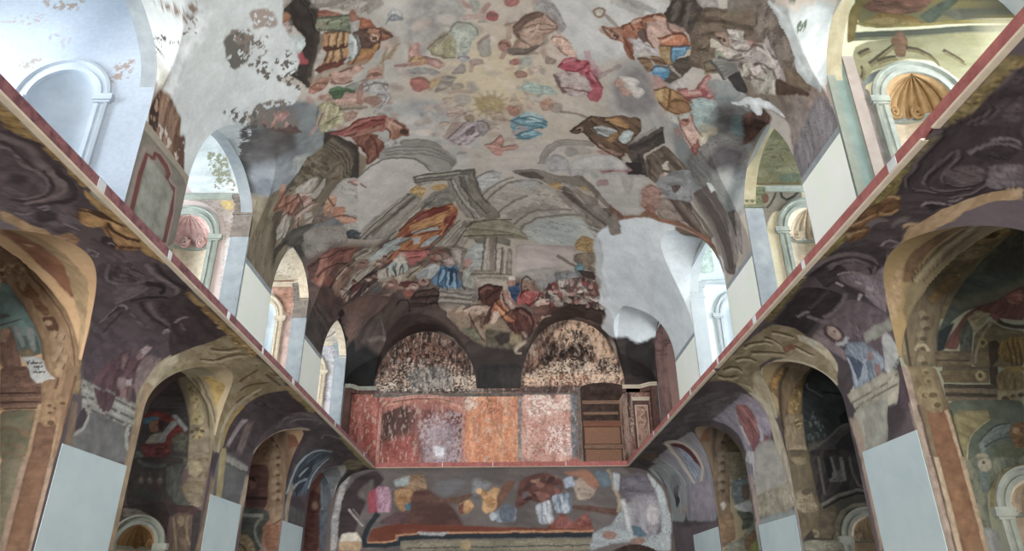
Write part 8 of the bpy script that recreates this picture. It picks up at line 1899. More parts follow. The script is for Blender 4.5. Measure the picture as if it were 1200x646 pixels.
76,57,43,0,1.3,1:-790,383,4,-13,1,-14,-1,-7,4,-2,1,8,-2,15,-3,13
121,104,82,1,1.1,1:-779,377,0,-5,-4,-3,-5,1,-5,4,-2,7,2,4,5,2,6,-4
89,83,69,1,0.9,1,81,78,63,16.34,-0.01,4:-845,228,47,0,5,-150,-7,0
112,96,83,0,0.7,1:-806,228,10,0,6,-150,-10,0,-4,46
83,62,48,0,0.7,1,90,69,54,10.62,-0.01,4:-796,228,36,-1,6,-149,-37,0
119,103,90,0,0.7,1:-760,227,8,0,7,-149,-10,0
72,60,50,0,0.5,1:-753,227,5,0,4,-139,-3,0
106,90,82,0,0.7,1,96,83,72,21.22,-0.01,4:-748,227,12,0,4,-149,-15,0
133,135,133,1,0.6,1,142,143,140,17.23,-0.01,4:-864,407,37,0,10,-10,8,-16,20,-16,-10,1,-11,-6,-9,-3,-15,13,-6,12,-10,12
35,33,34,0,0.5,1:-851,399,4,-4,1,1,-4,4
35,33,34,0,0.5,1:-845,401,-1,-3,-1,-4,0,-1,2,-1,0,2,0,3,1,3
35,33,34,0,0.5,1:-842,397,0,-2,1,-2,2,0,1,2,-1,2,-1,1,0,-2,0,-1,-1,0,0,0,1,2
35,33,34,0,0.5,1:-839,401,2,-8,2,1,-3,8
35,33,34,0,0.5,1:-835,397,0,-1,1,-2,2,-1,1,1,0,2,-2,1,-1,1,0,-2,1,0,0,0,0,-1,0,0,0,0,0,0,0,2
35,33,34,0,0.5,1:-831,397,1,-4,2,1,-2,3
35,33,34,0,0.5,1:-829,396,1,1,-1,1,-2,-1
35,33,34,0,0.5,1:-827,397,1,-3,2,0,-1,3
35,33,34,0,0.5,1:-822,398,-1,0,0,-2,1,-1,0,0,-1,-1,2,-1,1,1,-1,2,0,1,0,-1,1,1
35,33,34,0,0.5,1:-834,390,0,-2,1,-2,2,0,1,1,0,1,-1,0,0,-2,2,0,-1,2,-2,1,0,-2,0,0,-1,0,0,1,1,1
35,33,34,0,0.5,1:-828,390,-1,-1,0,-1,1,-1,0,0,-1,0,2,-2,0,1,0,2,-1,0,1,0,0,1
35,33,34,0,0.5,1:-826,389,3,-8,1,1,-2,7
35,33,34,0,0.5,1:-825,388,1,0,1,-1,0,0,0,0,-1,0,0,-2,1,0,1,1,0,2,-1,1,-2,0
35,33,34,0,0.5,1:-820,389,0,-3,2,0,-1,3
35,33,34,0,0.5,1:-819,387,2,1,-1,2,-2,-1
35,33,34,0,0.5,1:-831,375,0,2,0,1,3,-2,2,1,-1,3,-1,0,0,-2,0,-1,-3,2,-1,-1,0,-3
35,33,34,0,0.5,1:-825,379,-1,-1,1,-2,2,-1,1,2,0,2,-2,0,1,-2,-1,0,0,0,0,0,0,2
35,33,34,0,0.5,1:-822,382,2,-6,1,0,-2,6
35,33,34,0,0.5,1:-820,378,1,0,0,0,0,-1,0,0,-1,0,1,-1,1,0,1,1,-1,1,-1,1,-2,0
35,33,34,0,0.5,1:-818,381,2,-4,2,0,-2,4
35,33,34,0,0.5,1:-814,379,1,-2,1,0,-1,2
35,33,34,0,0.5,1:-811,380,-1,0,0,-2,1,0,0,0,-1,-1,1,-1,1,1,0,1,-1,1,0,-1,1,1""",
'SL2': """125,117,98,1,3.5,1,113,104,85,8.19,1.26,4:700,1472,57,203,-12,18,-1,75,0,50,516,1246,0,-248,-15,-41,-92,-271
79,69,52,0,3.6,1:773,1694,0,50,330,798,48,156,72,208,37,114,0,13,-40,-120,-73,-213,-50,-161,-328,-797,0,-52
79,69,52,0,1.6,1:758,1686,1,59,-4,53,-4,26,-2,0,3,-26,4,-55,-1,-60
129,120,100,1,3.3,1,115,106,87,7.55,2.39,4:1260,2377,-23,7,-537,-919,11,168,-11,69,14,-24,24,0,40,-1,-78,-212,517,915,43,48
145,125,81,0,1.2,1,134,116,75,11.56,3.13,4:743,1684,-30,6,-13,39,12,21,34,50,-1,-43""",
'CL2': """109,102,86,1,1.6,1,98,90,74,18.25,-1.23,4:-880,558,47,8,21,-8,37,-54,22,-59,4,-132,-68,1,-2,92,-23,79
68,60,45,0,1.6,1:-841,557,25,-32,23,-39,14,-35,12,-53,7,-53,3,0,-7,53,-11,53,-15,36,-23,40,-25,32
68,60,45,0,1.6,1:-830,561,28,-37,29,-51,15,-40,3,0,-16,41,-28,51,-29,38
120,111,86,1,1.6,1,134,124,96,25.35,-1.23,4:-853,542,16,1,25,-30,23,-60,0,-24,-31,1,-4,43
0,0,0,4,1.2,0.9,30,0.043,-1.07,0.5,133,118,81,90,79,54,143,133,108:-848,537,21,-8,35,-84,-25,-12,-5,52
108,100,86,1,1.5,1,96,88,74,18.83,-0.01,4:-827,430,58,-5,16,-112,-64,1
0,0,0,4,1.2,0.9,12,0.054,-0.01,0.6,127,114,77,67,57,40,139,127,94:-817,418,30,0,1,-23,-23,0
46,42,42,1,1.9,1,55,51,51,11.74,-0.01,4:-948,315,-2,92,10,83,53,64,34,-49,29,-71,15,-120
67,63,63,0,1.2,1:-940,505,79,-3,0,2,-79,3
67,63,63,0,1.2,1:-938,498,78,-2,0,2,-79,2
67,63,63,0,1.2,1:-937,492,79,-3,-1,2,-78,3
67,63,63,0,1.2,1:-936,485,79,-2,0,2,-79,2
67,63,63,0,1.2,1:-934,479,78,-3,0,2,-79,3
76,36,33,1,1.9,1,94,46,42,16.08,-0.01,4:-952,454,24,16,41,-12,49,-32,11,-20,-44,28,-33,12,-39,0
51,77,90,1,1.6,1,67,93,102,25.73,-0.01,4:-949,446,20,6,20,-2,-2,-10,-21,-6,-12,0
99,73,61,1,1.5,1:-901,426,-1,-11,-7,-6,-11,2,-8,10,-2,12,4,9,10,2,10,-6
41,30,28,1,1.9,1:-907,442,16,-4,-3,-23,-10,4
43,32,28,1,0.8,1:-908,430,0,-1,-2,0,-1,0,-2,1,0,1,1,1,2,0,1,-1
101,96,87,1,1.5,1,117,113,101,21.80,-0.01,4:-932,381,14,22,29,8,-9,-31
97,99,98,1,1.5,1,111,113,111,18.58,-2.03,4:-903,384,31,58,17,-8,-28,-54
115,118,116,1,1.6,1:-875,455,11,2,39,-39,-6,-8
75,34,32,1,1.9,1,90,45,39,21.72,-0.01,4:-879,399,21,29,21,-10,-19,-19,-18,-23
55,55,49,1,1.5,1,70,70,61,26.25,-0.01,4:-866,391,23,19,21,-11,2,-46,-29,8
64,35,34,1,1.9,1,84,46,43,16.53,-0.01,4:-943,377,53,3,28,11,1,-45,-27,-15,-38,19
55,56,51,1,1.5,1,67,68,62,19.05,-0.17,4:-955,362,15,0,20,-23,40,-11,27,18,38,0,2,-32,-139,1
82,83,77,0,1.5,1:-948,356,17,-14,22,-11,20,-4,22,3,17,8,-4,5,-16,-8,-20,-3,-19,4,-20,10,-16,14
42,39,36,1,1.8,1,51,46,44,15.21,-0.01,4:-959,345,136,-1,7,-73,36,-50,-57,-28,-109,29
55,56,53,1,1.5,1,67,69,64,19.52,-1.56,4:-863,319,43,10,6,-65,34,-43,-34,3,-37,36
45,47,42,1,1.8,1,53,45,43,19.47,-0.01,4:-946,330,83,-11,2,-84,-59,1,-22,36
63,65,60,0,1.5,1:-943,334,23,-12,33,-5,24,5,-3,8,-23,-4,-30,5,-22,11
77,67,62,1,1.5,1:-913,286,-1,-6,-4,-3,-6,1,-4,5,-2,7,3,5,5,1,6,-4
103,98,91,1,0.7,1:-919,288,0,-2,-2,-1,-2,0,-1,2,-1,2,1,2,2,0,2,-1
68,58,54,0,1.5,1:-929,308,4,-11,5,0,-4,11
77,67,62,1,1.5,1:-891,286,0,-6,-4,-4,-6,2,-5,5,-2,6,3,6,5,1,6,-4
103,98,91,1,0.7,1:-896,288,-1,-2,-1,-1,-2,0,-2,2,0,2,1,2,2,0,1,-1
68,58,54,0,1.5,1:-906,308,4,-11,5,0,-4,11
77,67,62,1,1.5,1:-864,286,-1,-7,-4,-3,-6,1,-5,6,-1,6,2,5,6,1,5,-3
103,98,91,1,0.7,1:-870,288,-1,-2,-1,-2,-2,1,-2,2,0,2,1,1,2,1,2,-1
68,58,54,0,1.5,1:-880,307,4,-11,5,1,-4,11
100,92,78,1,1.8,1,86,77,62,13.55,-0.01,4:-821,337,30,0,23,-23,0,-22,-30,4,-16,-32,34,-43,25,-1,1,79,0,45
119,111,91,1,1.9,1:-806,337,27,-4,12,-22,-16,-19,-20,11
38,32,30,1,1.4,1,46,38,36,17.57,-0.01,4:-953,222,101,10,21,-32,1,-41,1,-43,-50,84,-73,19
52,39,37,0,1.1,1:-837,221,60,3,24,-14,-5,-11,-68,10
78,67,56,1,1.4,1,65,55,47,23.70,-1.38,4:-820,200,39,7,20,-92,-50,1
100,88,72,0,1.4,1:-821,193,6,-21,9,-30,7,-24,4,0,-7,24,-9,30,-6,21
100,88,72,0,1.4,1:-785,197,-1,-19,6,-27,11,-21,4,2,-10,20,-7,25,1,19
96,85,71,1,1.4,1:-790,186,0,-9,-5,-4,-7,2,-6,6,-1,9,3,7,6,2,7,-5
65,55,46,1,1.4,1:-781,158,0,-8,-5,-5,-7,2,-6,7,-1,9,3,7,6,1,6,-4
40,36,35,1,1.4,1:-773,203,20,10,5,-69,-5,-29,-9,0
102,96,87,1,1.1,1,88,82,72,20.22,-0.01,4:-952,219,41,-4,37,-18,26,-25,21,-47,-36,0,-6,27,-26,24,-46,11
46,43,39,0,1.1,1:-951,197,27,-5,27,-8,19,-10,19,-23,15,-26,2,0,-16,27,-19,23,-19,11,-28,8,-27,4""",
'SL3': """116,99,82,1,5.6,1,103,85,69,4.43,1.30,4:1226,3426,-526,-1316,29,202,-29,93,0,126,2,-86,513,1607,45,136,0,-280,-34,-189
98,67,52,1,3.3,1:723,2360,-23,-1,0,69,24,0,12,11
73,58,44,0,24.2,1:700,2168,54,234,-6,45,-1,33,480,1583,33,110,-7,2,-28,-97,-482,-1598,0,-35,7,-47,-50,-223
73,58,44,0,5.6,1:700,2131,384,1229,77,338,72,283,-3,9,-73,-289,-79,-347,-378,-1216""",
'CL3': """101,86,71,1,2.0,1,89,74,60,12.28,-1.44,4:-890,457,57,71,43,31,62,10,37,-6,-27,-77,-24,-96,-2,-138,-55,1,-19,168
85,58,45,1,2.6,1:-767,543,24,16,22,-6,-25,-52,-9,-10
64,50,38,0,2.0,1:-810,542,24,-22,22,-36,10,-42,6,-57,1,-53,4,-1,0,53,-6,58,-11,43,-22,38,-25,22
64,50,38,0,2.0,1:-825,532,23,-31,23,-57,12,-54,4,1,-12,54,-23,57,-24,32
106,90,73,1,2.0,1,94,78,61,19.83,-1.44,4:-830,487,28,41,35,-108,10,-108,-46,1
119,106,89,1,2.6,0.6:-799,512,-1,-7,-6,-3,-7,1,-6,6,-1,7,4,5,7,1,7,-3
66,52,41,1,1.5,1:-787,504,-1,-4,-5,-2,-6,1,-4,3,0,4,3,3,5,1,6,-2
119,106,89,1,2.6,0.6:-791,471,-2,-7,-5,-3,-8,1,-5,6,-1,7,4,5,7,1,6,-3
66,52,41,1,1.5,1:-782,463,-1,-4,-5,-2,-5,1,-4,3,-1,4,4,3,5,1,5,-2
119,106,89,1,2.5,0.6:-786,446,-2,-7,-6,-3,-7,1,-5,5,-1,7,4,6,7,1,6,-4
66,52,41,1,1.5,1:-778,438,-2,-4,-4,-2,-6,1,-4,3,0,4,3,3,5,0,5,-2
119,106,89,1,2.5,0.6:-781,411,-2,-7,-5,-3,-7,1,-5,5,-1,7,3,5,7,2,7,-4
66,52,41,1,1.5,1:-774,402,-1,-3,-4,-2,-6,1,-4,3,0,4,3,2,5,1,5,-2
119,106,89,1,2.5,0.6:-779,381,-1,-7,-6,-3,-7,1,-5,6,-1,6,4,6,7,1,6,-4
66,52,41,1,1.5,1:-770,373,-1,-4,-4,-2,-6,1,-4,3,0,4,3,3,5,0,5,-2
119,106,89,1,2.5,0.6:-776,356,-2,-6,-6,-3,-7,1,-5,5,-1,7,4,5,7,1,6,-3
66,52,41,1,1.5,1:-766,348,-2,-3,-4,-2,-6,1,-3,3,-1,3,3,3,5,1,5,-2
119,106,89,1,2.5,0.6:-774,327,-2,-6,-5,-4,-7,2,-5,5,-1,6,4,6,6,1,7,-4
66,52,41,1,1.5,1:-762,319,-2,-3,-4,-2,-6,1,-3,2,-1,4,3,3,5,1,5,-2
96,78,63,1,2.1,1,82,65,52,19.50,-0.01,4:-890,462,33,56,24,10,15,-87,-69,0
54,37,34,1,2.5,1,67,46,41,12.58,-0.01,4:-883,333,-4,108,67,-5,15,-142,-73,-9
86,62,56,1,2.0,1:-852,376,-2,-14,-7,-7,-11,3,-8,11,-2,15,4,12,10,2,10,-7
33,24,24,1,2.0,1:-886,396,20,3,11,-18,-19,5
36,25,23,0,2.0,1:-882,323,73,-3,-1,9,-73,3
63,64,59,1,1.9,1,73,74,68,14.70,-0.01,4:-882,294,57,0,43,-24,-12,-17,-80,0
102,102,92,0,1.5,1:-887,275,72,0,2,-12,-72,0
102,86,70,1,1.9,1:-805,294,54,9,4,-51,-37,1
63,65,60,1,1.5,1,52,54,50,13.31,-0.01,4:-894,293,71,-1,38,-26,-23,-30,1,-81,-65,0
109,109,103,0,1.1,1:-891,276,76,-3,1,-9,-71,1
102,103,96,0,1.5,1:-818,265,-13,-11,-9,-16,-1,-16,5,-17,10,-19,15,-18,16,-14,5,5,-15,13,-15,17,-9,17,-4,16,1,13,8,14,12,10
99,86,66,1,1.5,1,115,102,78,19.28,-0.01,4:-888,208,27,0,27,-29,8,-24,-61,1
53,43,33,0,1.5,1:-884,177,9,-4,10,-9,6,-10,4,2,-6,10,-12,10,-10,5
106,78,62,1,1.5,1,93,68,54,16.79,-0.01,4:-812,236,54,4,12,-86,-38,1,-22,45
109,93,77,1,1.9,1:-804,292,53,14,0,-59,-30,-11
76,57,45,0,1.5,1:-780,237,11,5,13,8,9,7,-3,2,-8,-6,-13,-8,-11,-6""",
'CL4': """77,51,45,1,2.5,1,64,39,35,13.27,-1.46,4:-882,322,25,114,46,50,24,-165
97,72,63,1,2.5,1:-839,448,28,44,10,-63
118,96,82,1,1.9,1:-814,383,-1,-11,-7,-6,-9,2,-7,9,-1,12,4,10,9,2,8,-6
46,29,25,0,1.9,1:-853,347,64,0,-1,5,-64,1
70,75,81,1,2.5,1,82,87,93,13.14,-1.56,4:-815,499,58,37,35,-19,-23,-107,-3,-89,-45,0
105,109,113,0,1.9,1:-813,486,8,-46,10,-64,6,-51,5,0,-6,51,-9,65,-9,45
105,109,113,0,1.9,1:-726,512,-15,-49,-12,-60,-4,-41,9,-2,4,41,12,59,15,49
64,39,35,1,1.9,1,77,51,45,14.90,-0.01,4:-853,197,-10,161,60,4,13,-166
64,69,74,1,1.9,1,76,80,86,14.89,-1.46,4:-806,362,53,0,7,-166,-39,0""",
'SL4': """84,87,89,1,3.0,1,100,103,105,11.00,3.13,4:700,2751,0,254,0,140,41,19,296,991""",
'UL1': """138,129,123,3,6.9,1,10.93,0.4:-1151,1233,73,21,45,-21,-53,-21
126,115,107,3,6.4,1,11.65,0.5:-871,1055,27,44,32,10,-3,-54,-33,-19
123,114,106,3,4.3,1,11.54,0.5:-1078,1104,59,10,-11,-29,-34,0
123,114,106,3,7.0,1,10.73,0.5:-1069,1292,100,0,-11,-33,-62,6
0,0,0,4,2.2,0.5,12,0.067,-1.31,0.3,138,133,130,148,139,131,126,122,118:-1037,1212,70,-6,15,-72,-55,5""",
'UL2': """185,188,184,1,1.8,1,198,200,196,5.55,-0.00,4:-1069,1549,297,-212,29,-193,-77,10,-144,-3
135,133,110,3,1.8,1,11.98,0.55:-934,1311,63,-14,32,-92,20,-26,-55,7,-43,58
136,122,107,3,1.8,1,17.06,0.35:-904,1205,149,19,9,-83,-69,13,-73,19
131,118,108,1,2.2,1,149,137,130,8.90,-0.01,4:-964,1151,150,0,53,-331,-35,0,-39,229,-40,49,-41,25,-44,6
166,149,128,1,1.7,1,172,149,92,17.41,-0.00,4:-860,1123,17,9,23,-9,4,-28,-15,-3,-18,12
105,91,80,0,1.7,1:-956,1139,18,4,15,-1,6,-6,15,1,15,5,-2,5,-15,-5,-12,-1,-7,6,-16,1,-19,-4
168,158,153,1,2.2,1,180,172,167,9.25,-0.01,4:-825,1007,31,0,18,-187,-35,0
106,96,90,1,1.7,1,86,80,74,17.55,-1.34,4:-813,1144,62,-3,7,-117,-53,1
151,160,165,1,1.6,1,163,171,175,9.23,-0.01,4:-797,1025,54,-7,12,-198,-45,0
0,0,0,4,1.1,0.9,22,0.049,-1.42,0.4,117,127,133,180,188,193,129,139,145:-785,1001,26,0,9,-122,-16,6""",
'UL3': """166,150,128,1,3.4,1,179,166,146,4.46,-0.01,4:-941,1325,148,24,35,-214,-146,0
133,92,77,0,2.2,1:-907,1158,84,0,2,-23,-83,0
136,101,84,1,3.2,1,151,116,100,6.60,-0.01,4:-904,1135,83,0,12,-135,-35,33,-44,57
162,139,129,1,3.1,1:-850,1000,40,11,13,-296,-30,0
139,146,153,1,3.1,1,153,162,168,6.96,-0.01,4:-811,1055,57,0,11,-380,-49,0
92,84,77,1,2.2,1,115,106,98,15.34,-0.01,4:-820,1133,57,-1,4,-77,-54,6""",
'UL4': """163,150,137,1,2.9,1,179,168,155,6.78,-0.01,4:-871,1210,50,77,55,-131,-105,-6
120,106,91,0,2.2,1:-858,1169,25,14,22,22,9,18,-5,4,-8,-18,-22,-21,-24,-13
155,150,150,1,2.8,1,168,164,164,7.05,-0.01,4:-874,1146,109,3,14,-294,-116,0
0,0,0,4,2.2,0.9,16,0.087,-1.47,0.3,118,112,111,137,132,131,106,100,99:-831,1134,46,0,4,-111,-29,8""",
'UR1': """92,85,55,1,3.0,1,83,80,58,5.18,-0.25,4:876,1355,417,0,-39,-121,-397,-20
72,53,41,1,3.7,1,93,66,55,9.65,-0.00,4:880,1285,66,35,111,-18,-35,-34,-74,-17,-53,17
106,92,62,1,4.4,1,91,74,42,6.87,-0.00,4:858,1218,60,42,74,-9,31,-29
62,67,57,1,4.4,1:1011,1251,78,51,50,18,-77,-69,-32,-25
74,73,63,1,7.4,1:1065,1259,214,52,-20,-60,-145,-17
110,99,60,0,1.5,1:850,1250,4,-25,47,-13,89,6,134,12,133,15,2,8,-134,-15,-133,-13,-89,-5,-45,12,-2,21
65,67,57,0,2.9,1:831,1180,129,7,167,15,122,16,5,18,-123,-16,-167,-15,-129,-7
96,96,75,0,2.1,1:830,1173,128,7,167,15,121,15,2,6,-122,-15,-166,-14,-129,-7
107,103,77,1,2.7,1,117,113,89,4.90,-0.00,4:835,1169,410,40,-73,-226,-83,0,-38,75,-45,54,-59,8,-95,-38,-40,-98,-18,0
84,64,48,1,2.1,1,97,76,60,14.17,-0.00,4:924,1176,32,29,8,-29,-19,-52,-19,0
58,53,39,0,2.1,1:859,1101,22,20,27,22,18,15,-1,4,-18,-14,-28,-21,-23,-19
95,87,61,0,2.1,1:860,1094,23,19,27,23,18,15,-1,3,-18,-14,-28,-22,-23,-18
58,53,39,0,2.1,1:953,1147,24,-4,25,-17,12,-23,3,3,-11,25,-25,20,-25,6
95,87,61,0,2.1,1:955,1141,24,-5,25,-18,12,-23,3,3,-12,24,-25,20,-24,6
58,53,39,0,2.1,1:878,1108,16,8,18,5,11,1,1,5,-11,0,-19,-4,-17,-6
95,87,61,0,2.1,1:879,1101,17,8,17,5,11,0,1,4,-11,1,-18,-4,-17,-7
58,53,39,0,2.0,1:824,1055,10,11,6,17,-1,15,-4,-2,0,-13,-5,-14,-9,-7
95,87,61,0,2.0,1:826,1049,10,10,6,16,-1,15,-3,-1,0,-14,-6,-14,-9,-8
58,53,39,0,2.1,1:1036,1140,13,-9,16,-14,11,-11,3,4,-10,13,-16,15,-11,10
95,87,61,0,2.1,1:1038,1133,13,-9,15,-14,12,-11,3,3,-11,12,-16,15,-11,10
58,53,39,0,2.1,1:841,1129,8,7,11,7,7,3,0,5,-8,-2,-12,-6,-9,-7
95,87,61,0,2.1,1:842,1122,9,7,10,7,8,2,0,4,-8,-2,-12,-6,-9,-7
58,53,39,0,2.1,1:1136,1149,7,-15,3,3,-2,18
95,87,61,0,2.1,1:1138,1142,6,-15,3,2,-3,17
90,96,93,1,2.0,1,101,106,101,10.51,-0.00,4:823,1036,27,38,96,42,75,-35,24,-46,-42,0,-4,31,-60,23,-60,-23
101,107,103,1,1.9,1:833,998,23,0,-10,-186,-23,0
115,108,102,1,1.9,1:818,1036,22,-8,-8,-216,-42,0
124,112,99,1,2.5,1,133,122,111,11.35,-0.00,4:864,933,83,7,-67,-84,-39,-40
97,100,91,1,2.1,1:781,1103,29,7,-11,-308,-25,-11
90,98,95,1,2.1,1,98,106,102,4.79,-0.00,4:810,1110,10,-7,-24,-296,-11,-5
113,108,103,1,2.1,1:820,1103,11,-62,-6,-207,-25,-22
92,80,48,1,2.4,1:820,1167,16,7,38,101,46,42,-37,0,-38,-56""",
'UR2': """100,96,72,1,3.3,1,115,111,88,4.54,-0.00,4:798,1155,-27,46,80,184,79,38,29,-281
88,95,79,1,4.3,1:878,1189,62,12,-7,-41,-50,0
100,87,59,0,2.1,1:799,1158,139,2,1,6,-139,-3
65,57,41,0,2.1,1:797,1146,138,2,1,3,-139,-2
103,96,85,1,3.1,1,114,107,96,6.09,-0.01,4:796,1141,143,1,-13,-68,-89,-11,-27,-44,-36,-159,-18,1
85,63,50,1,2.1,1:832,1109,-6,-12,-9,-6,-9,2,-5,10,2,12,8,9,10,2,7,-6
47,43,37,0,2.1,1:878,1144,-9,-15,1,-17,15,-13,27,13,29,28,-3,5,-29,-27,-23,-12,-11,10,0,13,8,12
55,50,43,0,2.1,1:821,1073,14,14,16,23,9,21,-3,1,-10,-20,-15,-22,-14,-14
84,86,75,1,2.1,1,71,73,62,15.94,-1.73,4:744,1141,52,0,-15,-111,-36,1
120,124,124,1,2.0,1,131,135,135,8.32,-0.01,4:745,1031,38,-1,-4,-170,-37,1
0,0,0,4,1.0,0.9,10,0.060,-1.73,0.4,75,80,81,110,116,117,90,96,97:757,1020,20,0,-10,-118,-14,0""",
'UR3': """170,180,169,1,2.5,1,184,193,182,5.33,-0.01,4:747,1182,27,83,57,73,33,-27,0,-129""",
'N': """105,100,92,1,2.4,1,116,111,101,4.12,0.56,4:1177,916,248,7,-2,-185,-254,-38
129,118,112,0,1.7,1:1228,727,-3,95,7,65,10,-6,20,13,-6,5,17,2,45,-2,18,-8,-8,-14,13,-8,25,4,14,-57,1,-85,18,7,-1,87,-15,60,-31,-2,-7,3,8,17,-22,10,-49,2,-29,-7,-5,-15,0,0,-30,-10,-8,-68,3,-94
98,61,57,0,1.7,1:1242,730,-3,89,6,60,9,-7,19,14,-4,8,10,1,35,-3,14,-8,-4,-16,13,-7,24,4,13,-52,0,-79,16,6,0,81,-14,56,-28,-3,-8,4,4,17,-19,10,-38,3,-26,-10,-2,-15,0,1,-27,-9,-7,-63,4,-88
120,120,111,0,1.7,1,127,127,118,4.04,0.56,4:1245,729,-1,144,30,2,67,-3,31,-9,2,-124""",
}

# ------------------------------------------------------------------ materials
def base_mat(name):
    m = bpy.data.materials.new(name); m.use_nodes = True
    return m, m.node_tree.nodes, m.node_tree.links, m.node_tree.nodes['Principled BSDF']
def fresco_mat(name, grain=0.12, rough=0.85, bump=0.15, scale=9.0):
    """pigment from the surface's own colour layer, broken up by plaster grain"""
    m, n, l, b = base_mat(name)
    at = n.new('ShaderNodeAttribute'); at.attribute_name = 'pigment'
    tc = n.new('ShaderNodeTexCoord'); nz = n.new('ShaderNodeTexNoise'); nz.inputs['Scale'].default_value = scale; nz.inputs['Detail'].default_value = 8; nz.inputs['Roughness'].default_value = .7
    mr = n.new('ShaderNodeMapRange'); mr.inputs['From Min'].default_value = .25; mr.inputs['From Max'].default_value = .75
    mr.inputs['To Min'].default_value = 1 - grain; mr.inputs['To Max'].default_value = 1 + grain
    mx = n.new('ShaderNodeMix'); mx.data_type = 'RGBA'; mx.blend_type = 'MULTIPLY'; mx.inputs['Factor'].default_value = 1
    l.new(tc.outputs['Object'], nz.inputs['Vector']); l.new(nz.outputs['Fac'], mr.inputs['Value'])
    l.new(at.outputs['Color'], mx.inputs['A']); l.new(mr.outputs['Result'], mx.inputs['B']); l.new(mx.outputs['Result'], b.inputs['Base Color'])
    b.inputs['Roughness'].default_value = rough; b.inputs['Specular IOR Level'].default_value = .2
    bp = n.new('ShaderNodeBump'); bp.inputs['Strength'].default_value = bump; bp.inputs['Distance'].default_value = .03
    l.new(nz.outputs['Fac'], bp.inputs['Height']); l.new(bp.outputs['Normal'], b.inputs['Normal'])
    return m
def noise_mat(name, c1, c2, scale=4.0, rough=.8, detail=6, lo=.35, hi=.65, c3=None, stretch=(1, 1, 1), bump=.1, k=None):
    m, n, l, b = base_mat(name)
    tc = n.new('ShaderNodeTexCoord'); mp = n.new('ShaderNodeMapping'); mp.inputs['Scale'].default_value = stretch
    nz = n.new('ShaderNodeTexNoise'); nz.inputs['Scale'].default_value = scale; nz.inputs['Detail'].default_value = detail; nz.inputs['Roughness'].default_value = .65
    cr = n.new('ShaderNodeValToRGB'); e = cr.color_ramp.elements
    e[0].position = lo; e[1].position = hi; e[0].color = (*pig(c1), 1); e[1].color = (*pig(c2), 1)
    if c3: q = e.new((lo + hi) / 2 + .08); q.color = (*pig(c3), 1)
    l.new(tc.outputs['Object'], mp.inputs['Vector']); l.new(mp.outputs['Vector'], nz.inputs['Vector']); l.new(nz.outputs['Fac'], cr.inputs['Fac']); l.new(cr.outputs['Color'], b.inputs['Base Color'])
    b.inputs['Roughness'].default_value = rough; b.inputs['Specular IOR Level'].default_value = .25
    bp = n.new('ShaderNodeBump'); bp.inputs['Strength'].default_value = bump; bp.inputs['Distance'].default_value = .02
    l.new(nz.outputs['Fac'], bp.inputs['Height']); l.new(bp.outputs['Normal'], b.inputs['Normal'])
    return m
M = dict(
    fresco=fresco_mat('fresco'), coarse=fresco_mat('weathered_fresco', .3, .9, .35, 7.0),
    mint=noise_mat('mint_plaster', 'd0dcc8', 'd8e2d2', .8, .8), paleblue=noise_mat('pale_blue_plaster', '9fadb0', 'aab6b7', .8, .8), plaster=noise_mat('white_plaster', '9aa1a4', 'abb0b0', 1.2, .85, c3='a4a8a8'),
    marble=noise_mat('red_marble', '4e3036', '6d4346', 5, .45, c3='84595a'), redband=noise_mat('red_paint', '804a48', '9a615c', 4, .7),
    cream=noise_mat('cream_moulding', 'a89d8c', 'b9ae9d', 3, .8), stone=noise_mat('grey_green_stone', '7b8078', '92958a', 3, .8),
    pier=noise_mat('pier_plaster', '767c80', '8a8f90', 2, .85), ochre=noise_mat('ochre_plaster', '857c62', '989078', 3, .85), wood=noise_mat('old_board', '5a463a', '7a6152', 3, .8, stretch=(1, 8, 8)),
    darkwood=noise_mat('dark_board', '32261f', '4a382e', 3, .8, stretch=(1, 8, 8)), floor=noise_mat('stone_floor', 'b5aea4', 'c4bdb2', .7, .6),
    gold=noise_mat('gilt_shell', '7f6544', '947a57', 6, .7), pinkshell=noise_mat('pink_shell', '93706a', 'b39890', 6, .7), paleshell=noise_mat('pale_shell', 'a59581', 'bdb09a', 6, .7),
    darkbrown=noise_mat('dark_brown_reveal', '2a211e', '463833', 3, .9), brown=noise_mat('brown_pilaster', '3f2e2b', '5e4640', 4, .85, stretch=(1, 1, .4)),  # first one: plain dark brown for the doorway recess and low arch
    greyband=noise_mat('grey_band', '47433f', '6a645e', 5, .85), reveal=noise_mat('peeling_reveal', '4a3630', '7d6558', 4, .9, c3='9a8478', stretch=(1, 1, .3)), redwood=noise_mat('red_board', '5a3a30', '74503f', 3, .8, stretch=(1, 8, 8)),
    board=noise_mat('chipboard', '664c3e', '80604e', 18, .85), flaky=noise_mat('flaking_panel', '6a4038', '8a5a4c', 7, .9, c3='a3897a', stretch=(1, 1, .5)), rosy=noise_mat('rosy_plaster', '7d4a44', '9a6c62', 6, .9, c3='a8877b', stretch=(1, 1, .5)),
    stripe_grey=noise_mat('grey_stripe', '6d7268', '7d8176', 2, .85), stripe_green=noise_mat('green_stripe', '66756f', '74827b', 2, .85), stripe_pink=noise_mat('pink_stripe', '857a72', '948980', 2, .85),
    olive=noise_mat('olive_capital', '50543f', '6d6f58', 6, .85), taupe=noise_mat('taupe_capital', '57504a', '756c64', 6, .85), whitewall=noise_mat('grey_white_plaster', '8a929a', '98a0a8', 1.2, .85), white=noise_mat('plaster_filler', 'b0b4b4', 'c4c8c8', 1.2, .85))
